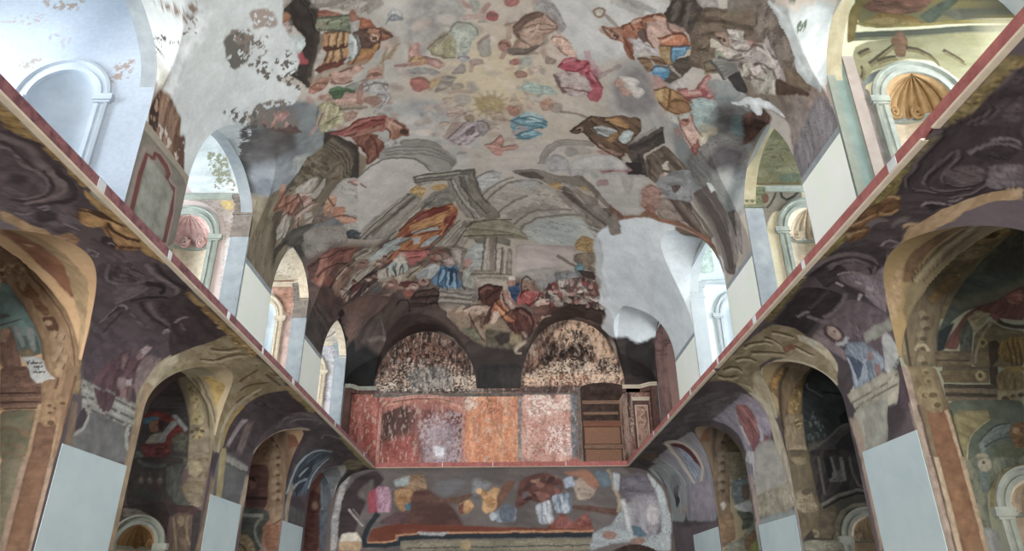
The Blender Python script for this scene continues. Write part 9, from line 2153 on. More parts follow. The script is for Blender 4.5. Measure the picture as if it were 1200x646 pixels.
# ------------------------------------------------------------------ object helpers
def tag(o, label=None, cat=None, group=None, kind=None):
    if label: o['label'] = label
    if cat: o['category'] = cat
    if group: o['group'] = group
    if kind: o['kind'] = kind
    return o
def empty(name, loc):
    o = bpy.data.objects.new(name, None); C.objects.link(o); o.location = loc; return o
def mesh_obj(name, verts, faces, mat, parent=None, colors=None, smooth=False):
    verts = np.asarray(verts, float)
    off = np.zeros(3)
    if parent is not None: off = np.array(parent.get('_o', (0, 0, 0)))
    me = bpy.data.meshes.new(name)
    if isinstance(faces, np.ndarray):
        me.vertices.add(len(verts)); me.vertices.foreach_set('co', (verts - off).ravel())
        k = faces.shape[1]
        me.loops.add(faces.size); me.loops.foreach_set('vertex_index', faces.ravel().astype(np.int32))
        me.polygons.add(len(faces)); me.polygons.foreach_set('loop_start', np.arange(0, faces.size, k, dtype=np.int32))
        me.update(calc_edges=True)
    else:
        me.from_pydata([tuple(v) for v in verts - off], [], [tuple(f) for f in faces]); me.update()
    if colors is not None:
        ca = me.color_attributes.new('pigment', 'FLOAT_COLOR', 'POINT')
        ca.data.foreach_set('color', np.concatenate([colors, np.ones((len(colors), 1))], 1).astype(np.float32).ravel())
    if smooth: me.polygons.foreach_set('use_smooth', np.ones(len(me.polygons), bool))
    me.validate(); me.materials.append(mat)
    o = bpy.data.objects.new(name, me); C.objects.link(o)
    if parent is not None: o.parent = parent
    return o
def root(name, loc, label, cat, group=None):
    o = empty(name, loc); o['_o'] = tuple(float(k) for k in loc); return tag(o, label, cat, group)
class MB:
    def __init__(s): s.v = []; s.f = []
    def add(s, v, f):
        n = len(s.v); s.v += [tuple(k) for k in v]; s.f += [tuple(i + n for i in q) for q in f]; return s
    def box(s, x0, x1, y0, y1, z0, z1):
        x0, x1 = sorted((x0, x1)); y0, y1 = sorted((y0, y1)); z0, z1 = sorted((z0, z1))
        return s.add([(x0, y0, z0), (x1, y0, z0), (x1, y1, z0), (x0, y1, z0), (x0, y0, z1), (x1, y0, z1), (x1, y1, z1), (x0, y1, z1)],
                     [(0, 3, 2, 1), (4, 5, 6, 7), (0, 1, 5, 4), (1, 2, 6, 5), (2, 3, 7, 6), (3, 0, 4, 7)])
    def sweep(s, path, prof, closed=False):
        """path: list of (origin, e1, e2); prof: closed list of (a, b)"""
        n = len(prof); V = []; F = []
        for o, e1, e2 in path:
            for a, b in prof: V.append(tuple(np.array(o) + np.array(e1) * a + np.array(e2) * b))
        for i in range(len(path) - 1):
            for j in range(n): F.append((i * n + j, i * n + (j + 1) % n, (i + 1) * n + (j + 1) % n, (i + 1) * n + j))
        F.append(tuple(range(n - 1, -1, -1))); F.append(tuple((len(path) - 1) * n + j for j in range(n)))
        return s.add(V, F)
    def tube(s, pts, r, n=6):
        pts = [np.array(q, float) for q in pts]; path = []
        for i, q in enumerate(pts):
            t = pts[min(i + 1, len(pts) - 1)] - pts[max(i - 1, 0)]; t /= np.linalg.norm(t) + 1e-9
            e = np.cross(t, (0.13, 0.31, 0.94)); e /= np.linalg.norm(e) + 1e-9; path.append((q, e, np.cross(t, e)))
        rr = r if hasattr(r, '__len__') else [r] * len(pts)
        V = []; F = []
        for (o, e1, e2), k in zip(path, rr):
            for j in range(n): a = 2 * math.pi * j / n; V.append(tuple(o + e1 * math.cos(a) * k + e2 * math.sin(a) * k))
        for i in range(len(pts) - 1):
            for j in range(n): F.append((i * n + j, i * n + (j + 1) % n, (i + 1) * n + (j + 1) % n, (i + 1) * n + j))
        F.append(tuple(range(n - 1, -1, -1))); F.append(tuple((len(pts) - 1) * n + j for j in range(n)))
        return s.add(V, F)
    def build(s, name, mat, parent=None, smooth=False): return mesh_obj(name, s.v, s.f, mat, parent, None, smooth)
def grid_faces(nu, nv, keep=None, flip=False):
    i, j = np.meshgrid(np.arange(nu - 1), np.arange(nv - 1), indexing='ij'); a = i * nv + j
    f = np.stack([a, a + 1, a + nv + 1, a + nv], -1).reshape(-1, 4)
    if flip: f = f[:, ::-1]
    if keep is not None: f = f[keep.ravel()]
    return np.ascontiguousarray(f)
def frange(a, b, st): return np.linspace(a, b, max(2, int(round((b - a) / st)) + 1))

# ------------------------------------------------------------------ the setting
def mottle(U, V, c1, c2, sc=.5, seed=1, st=1.6):
    k = np.clip((fbm(U * sc, V * sc, seed, 5) - .5) * st + .5, 0, 1)[:, None]
    return pig(c1) * (1 - k) + pig(c2) * k
# floor
mesh_obj('floor', [(-13, -23, FL), (13, -23, FL), (13, 33, FL), (-13, 33, FL)], [(0, 1, 2, 3)], M['floor'])['kind'] = 'structure'
# ceiling: one continuous vault with its fresco
ys = [np.linspace(4.0, 11.4, 60), frange(11.45, YB - 1.5, .034), YB - 1.5 * (1 - np.sin(np.linspace(0, 1, 44) * math.pi / 2))[1:]]
for s in (-1, 1):
    for a, b in BAYS[s]: ys.append(np.array([a - .004, a + .004, a + .02, a + .06, b - .06, b - .02, b - .004, b + .004]))
ys = np.unique(np.concatenate(ys)); ys = ys[(ys >= 4) & (ys <= YB)]
ss = np.linspace(-1, 1, 801); xs = W * np.sin(ss * math.pi / 2); xs[0] = -W; xs[-1] = W
XX, YY = np.meshgrid(xs, ys, indexing='ij'); ZZ = vault_z(XX, YY)
xv, yv, zv = XX.ravel(), YY.ravel(), ZZ.ravel(); du, dv = dome_uv(xv, yv, zv)
col = mottle(du, dv, '8b827a', 'a39a8e', .35, 3)
col = lay(col, du, dv, PAINT['V'], .06, 2.0, .16, .018)
col *= (.92 + .16 * fbm(du * 6, dv * 6, 71, 4))[:, None]
mesh_obj('ceiling', np.stack([xv, yv, zv], 1), grid_faces(len(xs), len(ys), flip=True), M['fresco'], None, col, True)['kind'] = 'structure'

# side walls of the nave below the gallery: pier faces, and the cove that carries the cornice over the chapel arches
for side, nm in ((-1, 'wall_left'), (1, 'wall_right')):
    Vs, Fs, Us, Ss, n0 = [], [], [], [], 0
    segs = []
    for (a, b) in LPIERS[side]: segs.append((a, b, False))
    for (a, b) in LOWBAYS[side]: segs.append((a, b, True))
    segs.append((-23, 5.6, False))
    for a, b, opn in segs:
        if a < -5: yy = np.linspace(a, b, 5)
        else: yy = frange(a, b, .032 if a < 22 else .045)
        if opn: q = np.linspace(0, 1, len(yy)); yy = (a + b) / 2 + (b - a) / 2 * np.sin((q - .5) * math.pi)
        ns = 150
        for y in yy:
            s0 = float(cove_s_at_z(lo_h(np.array([y]), side))[0]) if opn else FL
            top = ZS + LC
            sv = np.linspace(s0, top, ns) if opn else np.concatenate([[FL], np.linspace(.6, top, ns - 1)])
            x, z = cove_xz(sv); Vs.append(np.stack([x * side, np.full(ns, y), z], 1)); Us.append(np.full(ns, y)); Ss.append(sv)
        Fs.append(grid_faces(len(yy), ns, flip=(side > 0)) + n0); n0 += len(yy) * ns
    V = np.concatenate(Vs); U = np.concatenate(Us); S = np.concatenate(Ss)
    col = mottle(U, S, '4b4346', '5a5154', .8, 11)
    col = lay(col, U, S, PAINT['WL' if side < 0 else 'WR'], .05, 1.8)
    mesh_obj(nm, V, np.concatenate(Fs), M['fresco'], None, col, True)['kind'] = 'structure'

# cornices that edge the gallery floor: marble band, cream moulding below it
def cornice(nm, p0, p1, out, mat, chips, fine=False):
    p0 = np.array(p0, float); p1 = np.array(p1, float); out = np.array(out, float); L = np.linalg.norm(p1 - p0); d = (p1 - p0) / L
    r = empty(nm, tuple(p0)); r['kind'] = 'structure'; r['_o'] = tuple(p0)
    up = np.array((0, 0, 1.0))
    def run(a, b, prof): return MB().sweep([(p0 + d * a, out, up), (p0 + d * b, out, up)], prof)
    # slabs of the band, some a little shorter so that the joints show
    edges = [0.0]
    while edges[-1] < L - 1: edges.append(min(L, edges[-1] + random.uniform(2.2, 3.4)))
    edges[-1] = L
    for a, b in zip(edges[:-1], edges[1:]):
        run(a + .006, b - .006, [(0, 0), (0, .2), (-.5, .2), (-.5, .03), (-.04, 0)]).build('marble_slab', mat, r)
    for a, b in zip(edges[1:-1], edges[2:]):
        if chips and random.random() < .9:
            w = .018 if fine else random.uniform(.05, .12)
            run(a - w, a + w, [(.006, .02), (.006, .16), (.003, .19), (-.02, .19), (-.02, .02)]).build('plaster_joint', M['white'], r)
    t = 0
    while t < L:
        l = random.uniform(2.5, 6); g = random.choice((0, 0, .25))
        run(t, min(L, t + l - g), [(-.02, -.035), (.03, -.03), (.05, -.012), (.02, 0.0), (-.06, 0.0), (-.06, -.035)]).build('moulding', M['cream'], r)
        t += l
    return r
cornice('trim_1', (-A, YG, ZT + .03), (-A, -8, ZT + .03), (1, 0, 0), M['marble'], True)
cornice('trim_2', (A, YG, ZT + .03), (A, -8, ZT + .03), (-1, 0, 0), M['redband'], True)
cornice('trim_3', (-A, YG, ZT + .03), (A, YG, ZT + .03), (0, -1, 0), M['redband'], True, True)
# gallery floor slabs behind the cornices
for side in (-1, 1):
    MB().box(side * (A + .3), side * 7.6, -8, YG, ZT + .04, ZT + .1).box(side * 7.6, side * 12.6, 5.6, 32.0, 6.95, 7.05).build('floor_left' if side < 0 else 'floor_right', M['plaster'])['kind'] = 'structure'
MB().box(-A, A, YG + .3, YB, ZT + .05, ZT + .1).build('floor_back', M['plaster'])['kind'] = 'structure'

# back wall above the gallery with its two blind lunettes, a shallow blind recess and a doorway
DX0, DX1, DZT = 3.83, 6.07, 9.25
def blind(x, z): 
    return (x > -5.72) & (x < -1.85) & (z < 8.35 + .5 * np.sqrt(np.clip(1 - ((x + 3.78) / 1.95) ** 2, 0, 1)))
xs = frange(-7.6, 7.6, .03); zs = frange(5.3, 13.1, .03); X2, Z2 = np.meshgrid(xs, zs, indexing='ij')
x, z = X2.ravel(), Z2.ravel()
y = np.where(blind(x, z), YB + .16, YB)
col = mottle(x, z, '7d504a', '93695f', 1.2, 31)
col = lay(col, x, z, PAINT['B'], .04, 3.0)
q = fbm(x * 11, z * 4, 77, 5); k = np.clip((q - .57) * 9, 0, 1)[:, None] * (.12 + .55 * fbm(x * .9, z * .9, 12, 3))[:, None]      # limewash showing through, in drips
col = col * (1 - k) + pig('b5a79c') * k
q = fbm(x * 6, z * 2.2, 35, 5); k = np.clip((q - .56) * 8, 0, 1)[:, None] * (.25 + .6 * (z > 8.6) * fbm(x * .8, z * .8, 19, 3))[:, None]  # sooty stains
col = col * (1 - k) + pig('241c1a') * k
col *= (.7 + .6 * fbm(x * 16, z * 16, 78, 3))[:, None]
xc = (X2[:-1, :-1] + X2[1:, 1:]) / 2; zc = (Z2[:-1, :-1] + Z2[1:, 1:]) / 2
door = (xc > DX0) & (xc < DX1) & (zc < DZT + .3 * np.sqrt(np.clip(1 - ((xc - (DX0 + DX1) / 2) / ((DX1 - DX0) / 2)) ** 2, 0, 1)))
wb = mesh_obj('wall_back', np.stack([x, y, z], 1), grid_faces(len(xs), len(zs), ~door), M['coarse'], None, col, False); wb['kind'] = 'structure'
# painted wall below the back gallery
xs = frange(-7.6, 7.6, .04); zs = np.concatenate([[FL], frange(.9, 5.5, .04)]); X2, Z2 = np.meshgrid(xs, zs, indexing='ij'); x, z = X2.ravel(), Z2.ravel()
col = mottle(x, z, '4a4342', '5c5350', 1.0, 37)
col = lay(col, x, z, PAINT['G'], .04, 2.5)
xc = (X2[:-1, :-1] + X2[1:, 1:]) / 2; zc = (Z2[:-1, :-1] + Z2[1:, 1:]) / 2
door = ((xc - 5.75) / 1.5) ** 2 + (np.clip(zc - .9, 0, None) / 1.2) ** 2 < 1
mesh_obj('wall_back_lower', np.stack([x, np.full(len(x), YG + .3), z], 1), grid_faces(len(xs), len(zs), ~door), M['fresco'], None, col)['kind'] = 'structure'
MB().box(4.0, 7.4, YG + .31, YG + 1.6, FL, 2.3).build('trim_4', M['darkbrown'])['kind'] = 'structure'  # dark brown block filling the low arch opening

# ------------------------------------------------------------------ cross walls (piers): painted face towards the nave's entrance, niches, panels
def shell_niche(parent, cx, y, zs_, r, depth_dir, zbot, mat_in, mat_shell, nm='niche', flute=9, ring=M['cream'], rw=.27, shell=True, fd=.16):
    """a half-round niche cut into a wall that faces -Y; the moulded arch round it; a fluted shell in its half dome"""
    MBn = MB(); n = 26; V = []; F = []
    zz = [zbot, zs_]
    for z in zz:
        for i in range(n + 1):
            a = math.pi * i / n; V.append((cx - math.cos(a) * r, y + math.sin(a) * r, z))
    for i in range(n): F.append((i, i + 1, n + 1 + i + 1, n + 1 + i))
    MBn.add(V, F).build(nm, mat_in, parent, True)
    V = []; F = []; m = 14
    for k in range(m + 1):
        b = math.pi / 2 * k / m
        for i in range(4 * n + 1):
            a = math.pi * i / (4 * n)
            rr = r
            if shell: rr = r * (1 - fd * (abs(math.sin(a * flute)) ** .7) * math.cos(b) ** .35 - .03)
            V.append((cx - math.cos(a) * rr * math.cos(b), y + math.sin(a) * rr * math.cos(b), zs_ + rr * math.sin(b)))
    q = 4 * n + 1
    for k in range(m):
        for i in range(4 * n): F.append((k * q + i, k * q + i + 1, (k + 1) * q + i + 1, (k + 1) * q + i))
    MB().add(V, F).build('shell' if shell else 'half_dome', mat_shell, parent, True)
    if shell:
        # the ledge the shell stands on, two volutes
        MB().sweep([((cx - math.cos(math.pi * i / n) * r, y + math.sin(math.pi * i / n) * r, zs_), (math.cos(math.pi * i / n), -math.sin(math.pi * i / n), 0), (0, 0, 1)) for i in range(n + 1)],
                   [(-.02, -.09), (.05, -.07), (.07, 0), (.02, .03), (-.02, .03)]).build('ledge', ring, parent)
        for s in (-1, 1):
            pts = [(cx + s * r * .33 + math.cos(t) * (.02 + .012 * t) * r * 1.1, y + r * .72, zs_ + .16 * r + math.sin(t) * (.02 + .012 * t) * r * 1.6) for t in np.linspace(0, 13, 40)]
            MB().tube(pts, r * .05).build('volute', mat_shell, parent, True)
    # moulded arch and jambs
    path = [((cx - r, y, zbot), (-1, 0, 0), (0, -1, 0)), ((cx - r, y, zs_), (-1, 0, 0), (0, -1, 0))]
    for i in range(1, 24):
        a = math.pi * i / 24; path.append(((cx - math.cos(a) * r, y, zs_ + math.sin(a) * r), (-math.cos(a), 0, math.sin(a)), (0, -1, 0)))
    path += [((cx + r, y, zs_), (1, 0, 0), (0, -1, 0)), ((cx + r, y, zbot), (1, 0, 0), (0, -1, 0))]
    MB().sweep(path, [(-.015, -.05), (-.015, .05), (rw * .3, .05), (rw * .35, .02), (rw * .72, .02), (rw * .78, .09), (rw, .07), (rw, -.05)]).build('arch_moulding', ring, parent)
    for s in (-1, 1):
        MB().box(cx + s * (r - .03), cx + s * (r + rw + .1), y - .13, y + .05, zs_ - .12, zs_ + .03).box(cx + s * (r - .01), cx + s * (r + rw + .05), y - .09, y + .05, zs_ - .17, zs_ - .12).build('impost', ring, parent)
def painted_face(key, y, x0, x1, z0, z1, step, c1, c2, parent, name, holes=(), below=None, warp=.012, mat='fresco', side=1):
    xs = np.concatenate([frange(x0, 11.2, step), [x1]]); zs = frange(z0, z1, step)
    if below is not None: zs = np.concatenate([[below], zs])
    X2, Z2 = np.meshgrid(xs * side, zs, indexing='ij'); x, z = X2.ravel(), Z2.ravel()
    col = mottle(x, z, c1, c2, 1.0, 41)
    col = lay(col, x, z, PAINT.get(key, ''), warp, 2.5)
    xc = (X2[:-1, :-1] + X2[1:, 1:]) / 2; zc = (Z2[:-1, :-1] + Z2[1:, 1:]) / 2; keep = np.ones(xc.shape, bool)
    for cx, zs_, r, zb in holes:
        keep &= ~((np.abs(xc - cx) < r + .03) & (zc < zs_) & (zc > zb) | ((xc - cx) ** 2 + (zc - zs_) ** 2 < (r + .03) ** 2) & (zc >= zs_))
    return mesh_obj(name, np.stack([x, np.full(len(x), y), z], 1), grid_faces(len(xs), len(zs), keep, flip=(side < 0)), M[mat], parent, col)
UPCOL = {(-1, 1): ('868e98', '949ca6'), (-1, 2): ('a89690', 'b7a8a0'), (-1, 3): ('a0877c', 'b39d92'), (-1, 4): ('a39a9a', 'b5adab'),
         (1, 1): ('a8a286', 'b8b298'), (1, 2): ('a39a80', 'b3aa92'), (1, 3): ('bcc6c6', 'cad2d0'), (1, 4): ('5a443e', '6e544c')}
WHO = {-1: 'left', 1: 'right'}
NTH = {1: 'nearest', 2: 'second', 3: 'third', 4: 'farthest'}
UPLABEL = {(-1, 1): 'plain white pier wall with an empty white arched niche, nearest on the left gallery',
           (-1, 2): 'pier wall on the left gallery with a pink shell niche',
           (-1, 3): 'narrow pink pier wall with a bright arched niche, third along the left gallery',
           (-1, 4): 'greyish pier wall with a niche, at the far end of the left gallery',
           (1, 1): 'pier wall with golden shell niche under a framed fresco, nearest on the right gallery',
           (1, 2): 'ochre pier wall with scroll ornament and a shell niche, second on the right gallery',
           (1, 3): 'white replastered pier wall with a bright niche, third along the right gallery',
           (1, 4): 'dark brown pier wall by the boarded doorway, far end of the right gallery'}
LOLABEL = {(-1, 1): 'chapel wall painted with a scroll and blue sky, nearest arch on the left',
           (-1, 2): 'dark chapel wall painted with a red-clad figure above a shell niche, second arch on the left',
           (-1, 3): 'reddish chapel wall with hanging carved garland, third arch on the left',
           (-1, 4): 'reddish chapel wall with grey blue pilaster, farthest arch on the left',
           (1, 1): 'blue green chapel wall with a reclining red-robed figure, nearest arch on the right',
           (1, 2): 'dark chapel wall painted with a pulpit above a shell niche, second arch on the right',
           (1, 3): 'flaking olive chapel wall with garland pilaster, third arch on the right',
           (1, 4): 'pale flaking chapel wall, farthest arch on the right'}
LOCOL = {(-1, 1): ('8d7257', '9d8264'), (-1, 2): ('3f3534', '544644'), (-1, 3): ('6b4c42', '7d5b4e'), (-1, 4): ('5c3a34', '6e4a42'),
         (1, 1): ('64665a', '72745f'), (1, 2): ('2e2f2b', '3d3a33'), (1, 3): ('6a6250', '7a705c'), (1, 4): ('8f8f92', 'a09fa0')}
for side in (-1, 1):
    for i in range(1, 5):
        a, b = PIERS[side][i]
        if i == 4: a, b = 32.0, 32.7
        st = {1: .018, 2: .026, 3: .04, 4: .06}[i]
        ring = {(-1, 1): M['whitewall'], (1, 3): M['plaster'], (-1, 3): M['paleshell'], (-1, 4): M['paleshell'], (1, 4): M['brown']}.get((side, i), M['stone'])
        # ---- gallery storey
        r = root('pier', (side * 10, a, 7.05), UPLABEL[side, i], 'pier')
        ncx, nz, nr = side * 9.47, 10.0, .78
        key = 'U' + 'LR'[side > 0] + str(i)
        painted_face(key, a, 7.5, 12.56, 7.0, 14.3, st, *UPCOL[side, i], r, 'painted_wall', [(ncx, nz, nr, 7.6)], side=side)
        bx = MB(); bx.box(side * 7.53, side * 12.55, a + .9, b, 7.0, 9.3)
        bx.add([(side * 7.5, a, 5.3), (side * 7.5, b, 5.3), (side * 7.5, b, 10.25), (side * 7.5, a, 10.25)], [(0, 1, 2, 3)])
        bx.build('shaft', M['pier'], r)
        if i < 4 or side < 0:
            kind = {(-1, 1): ('whitewall', 'whitewall', False), (-1, 2): ('paleshell', 'pinkshell', True), (1, 1): ('paleshell', 'gold', True), (1, 2): ('paleshell', 'paleshell', True)}.get((side, i), ('plaster', 'plaster', False))
            shell_niche(r, ncx, a, nz, nr, 1, 7.05, M[kind[0]], M[kind[1]], 'niche', 9, ring, .29, kind[2], .05 if (side, i) == (-1, 2) else .16)
        # pilaster with capital at the corner towards the nave
        pm = {(-1, 1): M['plaster'], (1, 3): M['plaster'], (1, 4): M['brown']}.get((side, i), M['pier'])
        if (side, i) not in ((-1, 1), (1, 1)):
            MB().box(side * 7.5, side * 8.05, a - .07, a + .02, 7.0, 10.7).build('pilaster', pm, r)
            if side < 0 and i in (2, 3): MB().box(side * 7.5, side * 8.07, a - .08, a + .02, 9.95, 10.7).build('frieze', M['taupe'], r)
            cp = MB()
            for z0, z1, e in ((10.7, 10.78, .05), (10.78, 11.15, .02), (11.15, 11.25, .08), (11.25, 11.38, .13)): cp.box(side * 7.5, side * (8.05 + e), a - .07 - e, a + .02, z0, z1)
            for q in range(3):
                t = np.linspace(0, 11, 30); c0 = side * (7.6 + .17 * q)
                cp.tube([(c0 + side * math.cos(k) * (.01 + .006 * k), a - .13, 10.97 + math.sin(k) * (.01 + .008 * k)) for k in t], .022)
            cp.build('capital', M['olive'] if (side, i) == (1, 2) else (M['taupe'] if side < 0 and i < 4 else pm), r)
            MB().sweep([((side * 8.05, a, 11.3), (0, -1, 0), (0, 0, 1)), ((side * 12.56, a, 11.3), (0, -1, 0), (0, 0, 1))], [(0, 0), (.06, 0), (.06, .06), (.14, .1), (.14, .16), (0, .16)]).build('cornice', ring, r)
        elif side > 0:
            for x0, x1, d, m in ((7.5, 7.68, .05, 'stripe_grey'), (7.68, 7.95, .02, 'stripe_green'), (7.95, 8.2, .07, 'stripe_pink')):
                MB().box(x0, x1, a - d, a + .02, 7.0, 11.2).build('pilaster', M[m], r)
        if (side, i) == (-1, 1):
            yy = frange(a, b, .02); zz = frange(6.2, 9.4, .02); Y2, Z2 = np.meshgrid(yy, zz, indexing='ij'); y, z = Y2.ravel(), Z2.ravel()
            col = lay(mottle(y, z, '7d766a', '8a8274', .8, 61), y, z, PAINT['N'], .008)
            mesh_obj('painted_panel', np.stack([np.full(len(y), -7.495), y, z], 1), grid_faces(len(yy), len(zz)), M['fresco'], r, col)['label'] = 'grey panel with a stepped red painted border'
        # ---- chapel storey
        if (side, i) == (1, 4): continue
        lab = root('chapel_wall', (side * 10, a, FL), LOLABEL[side, i], 'wall')
        lcx = side * (9.2 if side > 0 else 9.0)
        key = 'C' + 'LR'[side > 0] + str(i)
        deep = i < 4
        hole = [(lcx, 1.3, .5, -.5)] if i < 3 else []
        painted_face(key, a, 7.5, 12.6, .8, 6.9, st, *LOCOL[side, i], lab, 'painted_wall', hole, below=FL, side=side)
        if i < 3:
            shell_niche(lab, lcx, a, 1.3, .5, 1, -.5, M['paleshell'], M['gold' if (side, i) == (-1, 2) else 'paleshell'], 'niche', 9, ring, .22, True)

# chapel vaults behind the lower arches
for side in (-1, 1):
    for i, (a, b) in enumerate(BAYS[side]):
        yy = (a + b) / 2 + (b - a) / 2 * np.sin((np.linspace(0, 1, 80 if i < 2 else 60) - .5) * math.pi)
        if side < 0 or i < 3: la, lb = LOWBAYS[side][i]; yl = (la + lb) / 2 + (lb - la) / 2 * np.sin((np.linspace(0, 1, len(yy)) - .5) * math.pi)
        else: yl = yy
        ts = np.concatenate([np.linspace(0, .45, 50), np.linspace(.47, 1, 40)])
        z0 = lo_h(yl, side); s0 = cove_s_at_z(z0); x0, _ = cove_xz(s0)
        X2 = x0[:, None] + (12.6 - x0[:, None]) * ts[None, :] ** 1.3; Y2 = np.repeat(yl[:, None], len(ts), 1)
        Z2 = chapel_z(X2, Y2, side)
        x, y, z = X2.ravel() * side, Y2.ravel(), Z2.ravel()
        cc = {(-1, 0): ('8f7558', 'a0876a'), (-1, 1): ('8d7f66', '9c8e74'), (-1, 2): ('8a7058', '97806a'), (-1, 3): ('777670', '8a8880'),
              (1, 0): ('6f5e42', '7e6c4e'), (1, 1): ('6f6149', '7d7058'), (1, 2): ('5d4f40', '6c5d4c'), (1, 3): ('8d8b8a', '9d9a98')}[side, i]
        col = mottle(x, y, *cc, 1.0, 53)
        col = lay(col, np.abs(x), y, PAINT.get('S' + 'LR'[side > 0] + str(i + 1), ''), .03, 2.5)
        if side < 0 or i < 3: mesh_obj('ceiling_chapel', np.stack([x, y, z], 1), grid_faces(len(yy), len(ts), flip=(side < 0)), M['fresco'], None, col, True)['kind'] = 'structure'
        # gallery bay: thickness of the opening arch, barrel behind it
        t = up_h(yy, side); V = np.concatenate([np.stack([np.full(len(yy), side * k), yy, t], 1) for k in (7.5, 7.68, 7.85)])
        V = V.reshape(3, -1, 3).transpose(1, 0, 2).reshape(-1, 3)
        mesh_obj('trim_arch', V, grid_faces(len(yy), 3), M[{(-1, 0): 'pier', (-1, 1): 'pier', (-1, 2): 'paleshell', (-1, 3): 'paleshell', (1, 0): 'ochre', (1, 1): 'ochre', (1, 2): 'plaster', (1, 3): 'brown'}[side, i]], None, None, True)['kind'] = 'structure'
        xx = np.linspace(7.5, 12.6, 30); zz = 11.4 + 2.9 * np.sqrt(np.clip(1 - ((xx - 10.05) / 2.56) ** 2, 0, 1))
        V = np.concatenate([np.stack([xx * side, np.full(30, k), zz], 1) for k in (a, b)])
        mesh_obj('ceiling_gallery', V, grid_faces(2, 30), M['plaster'], None, None, True)['kind'] = 'structure'
# outer walls with a tall window in every gallery bay and an added, unseen glowing pane in every chapel
wn = 0
glass = base_mat('daylight_glass'); glass[3].inputs['Emission Color'].default_value = (.85, .93, 1, 1); glass[3].inputs['Emission Strength'].default_value = GLASS
chapel_fill = base_mat('chapel_fill_pane'); chapel_fill[3].inputs['Emission Color'].default_value = (.95, .97, 1, 1); chapel_fill[3].inputs['Emission Strength'].default_value = CHAPEL_FILL  # glow of the added chapel panes, no window known there
for side in (-1, 1):
    mb = MB()
    mb.box(side * 12.6, side * 12.9, -23, 33, FL, .6).box(side * 12.6, side * 12.9, -23, 33, 4.2, 8.0).box(side * 12.6, side * 12.9, -23, 33, 13.6, 14.6)
    for i, (a, b) in enumerate(PIERS[side]): mb.box(side * 12.6, side * 12.9, a - .6, b + .6, 8.0, 13.6).box(side * 12.6, side * 12.9, a - .8, b + .8, .6, 4.2)
    mb.box(side * 12.6, side * 12.9, -23, PIERS[side][0][0], .6, 4.2).box(side * 12.6, side * 12.9, 32.7, 33, .6, 4.2)
    mb.build('wall_outer_left' if side < 0 else 'wall_outer_right', M['plaster'])['kind'] = 'structure'
    for a, b in BAYS[side]:
        wn += 1; w = empty('window_%d' % wn, (side * 12.7, (a + b) / 2, 8.0)); w['kind'] = 'structure'; w['_o'] = (side * 12.7, (a + b) / 2, 8.0)
        MB().box(side * 12.74, side * 12.76, a + .6, b - .6, 8.0, 13.6).build('pane', glass[0], w)
        f = MB()
        for k in range(4): yk = a + .6 + (b - a - 1.2) * k / 3; f.box(side * 12.68, side * 12.73, yk - .04, yk + .04, 8.0, 13.6)
        for k in range(6): zk = 8.0 + 5.6 * k / 5; f.box(side * 12.68, side * 12.73, a + .6, b - .6, zk - .03, zk + .03)
        f.build('frame', M['pier'], w)
        wn += 1; w = empty('window_%d' % wn, (side * 12.7, (a + b) / 2, .6)); w['kind'] = 'structure'; w['_o'] = (side * 12.7, (a + b) / 2, .6)  # added chapel fill light, framed like a window and out of view
        MB().box(side * 12.74, side * 12.76, a + .8, b - .8, .6, 4.2).build('pane', chapel_fill[0], w)
        f = MB()
        for k in range(3): yk = a + .8 + (b - a - 1.6) * k / 2; f.box(side * 12.68, side * 12.73, yk - .04, yk + .04, .6, 4.2)
        for k in range(5): zk = .6 + 3.6 * k / 4; f.box(side * 12.68, side * 12.73, a + .8, b - .8, zk - .03, zk + .03)
        f.build('frame', M['pier'], w)
MB().box(-12.9, 12.9, YB + 2.5, YB + 2.7, FL, 15).build('wall_rear', M['darkbrown'])['kind'] = 'structure'

# blank repair panels on the pier faces
PLAB = {(-1, 1): 'mint blank panel above the left cornice, between the pink and bright niches', (-1, 2): 'mint blank panel above the left cornice, last before the back wall',
        (1, 0): 'large mint blank panel above the right cornice, beside the golden shell niche', (1, 1): 'mint blank panel above the right cornice, beside the bare white plaster', (1, 2): 'mint blank panel above the right cornice, last before the dark corner'}
for side in (-1, 1):
    for i, (a, b) in enumerate(PIERS[side][1:4]):
        if (side, i) != (-1, 0):
            tag(MB().box(side * 7.492, side * 7.5, a + .03, b - .03, 5.5, 9.12).build('blank_panel', M['mint']), PLAB[side, i], 'panel', 'blank panels on the gallery piers')
QLAB = {(-1, 0): 'large pale blue blank panel below the plum-robed reader, lower left wall', (-1, 1): 'pale blue blank panel between the second and third left arches', (-1, 2): 'small pale blue blank panel on the farthest left pier',
        (1, 0): 'large pale blue blank panel below the blue-robed saint, lower right wall', (1, 1): 'pale blue blank panel between the second and third right arches', (1, 2): 'small pale blue blank panel on the farthest right pier'}
for side, rows in ((-1, [(12.12, 14.36, 2.52), (18.72, 21.03, 2.55), (25.12, 27.75, 2.53)]), (1, [(12.2, 14.26, 2.66), (18.28, 21.06, 1.87), (25.1, 28.6, 2.2)])):
    for i, (a, b, z) in enumerate(rows):
        tag(MB().box(side * 7.492, side * 7.5, a, b, FL, z).build('blank_panel', M['paleblue']), QLAB[side, i], 'panel', 'blank panels on the lower piers')

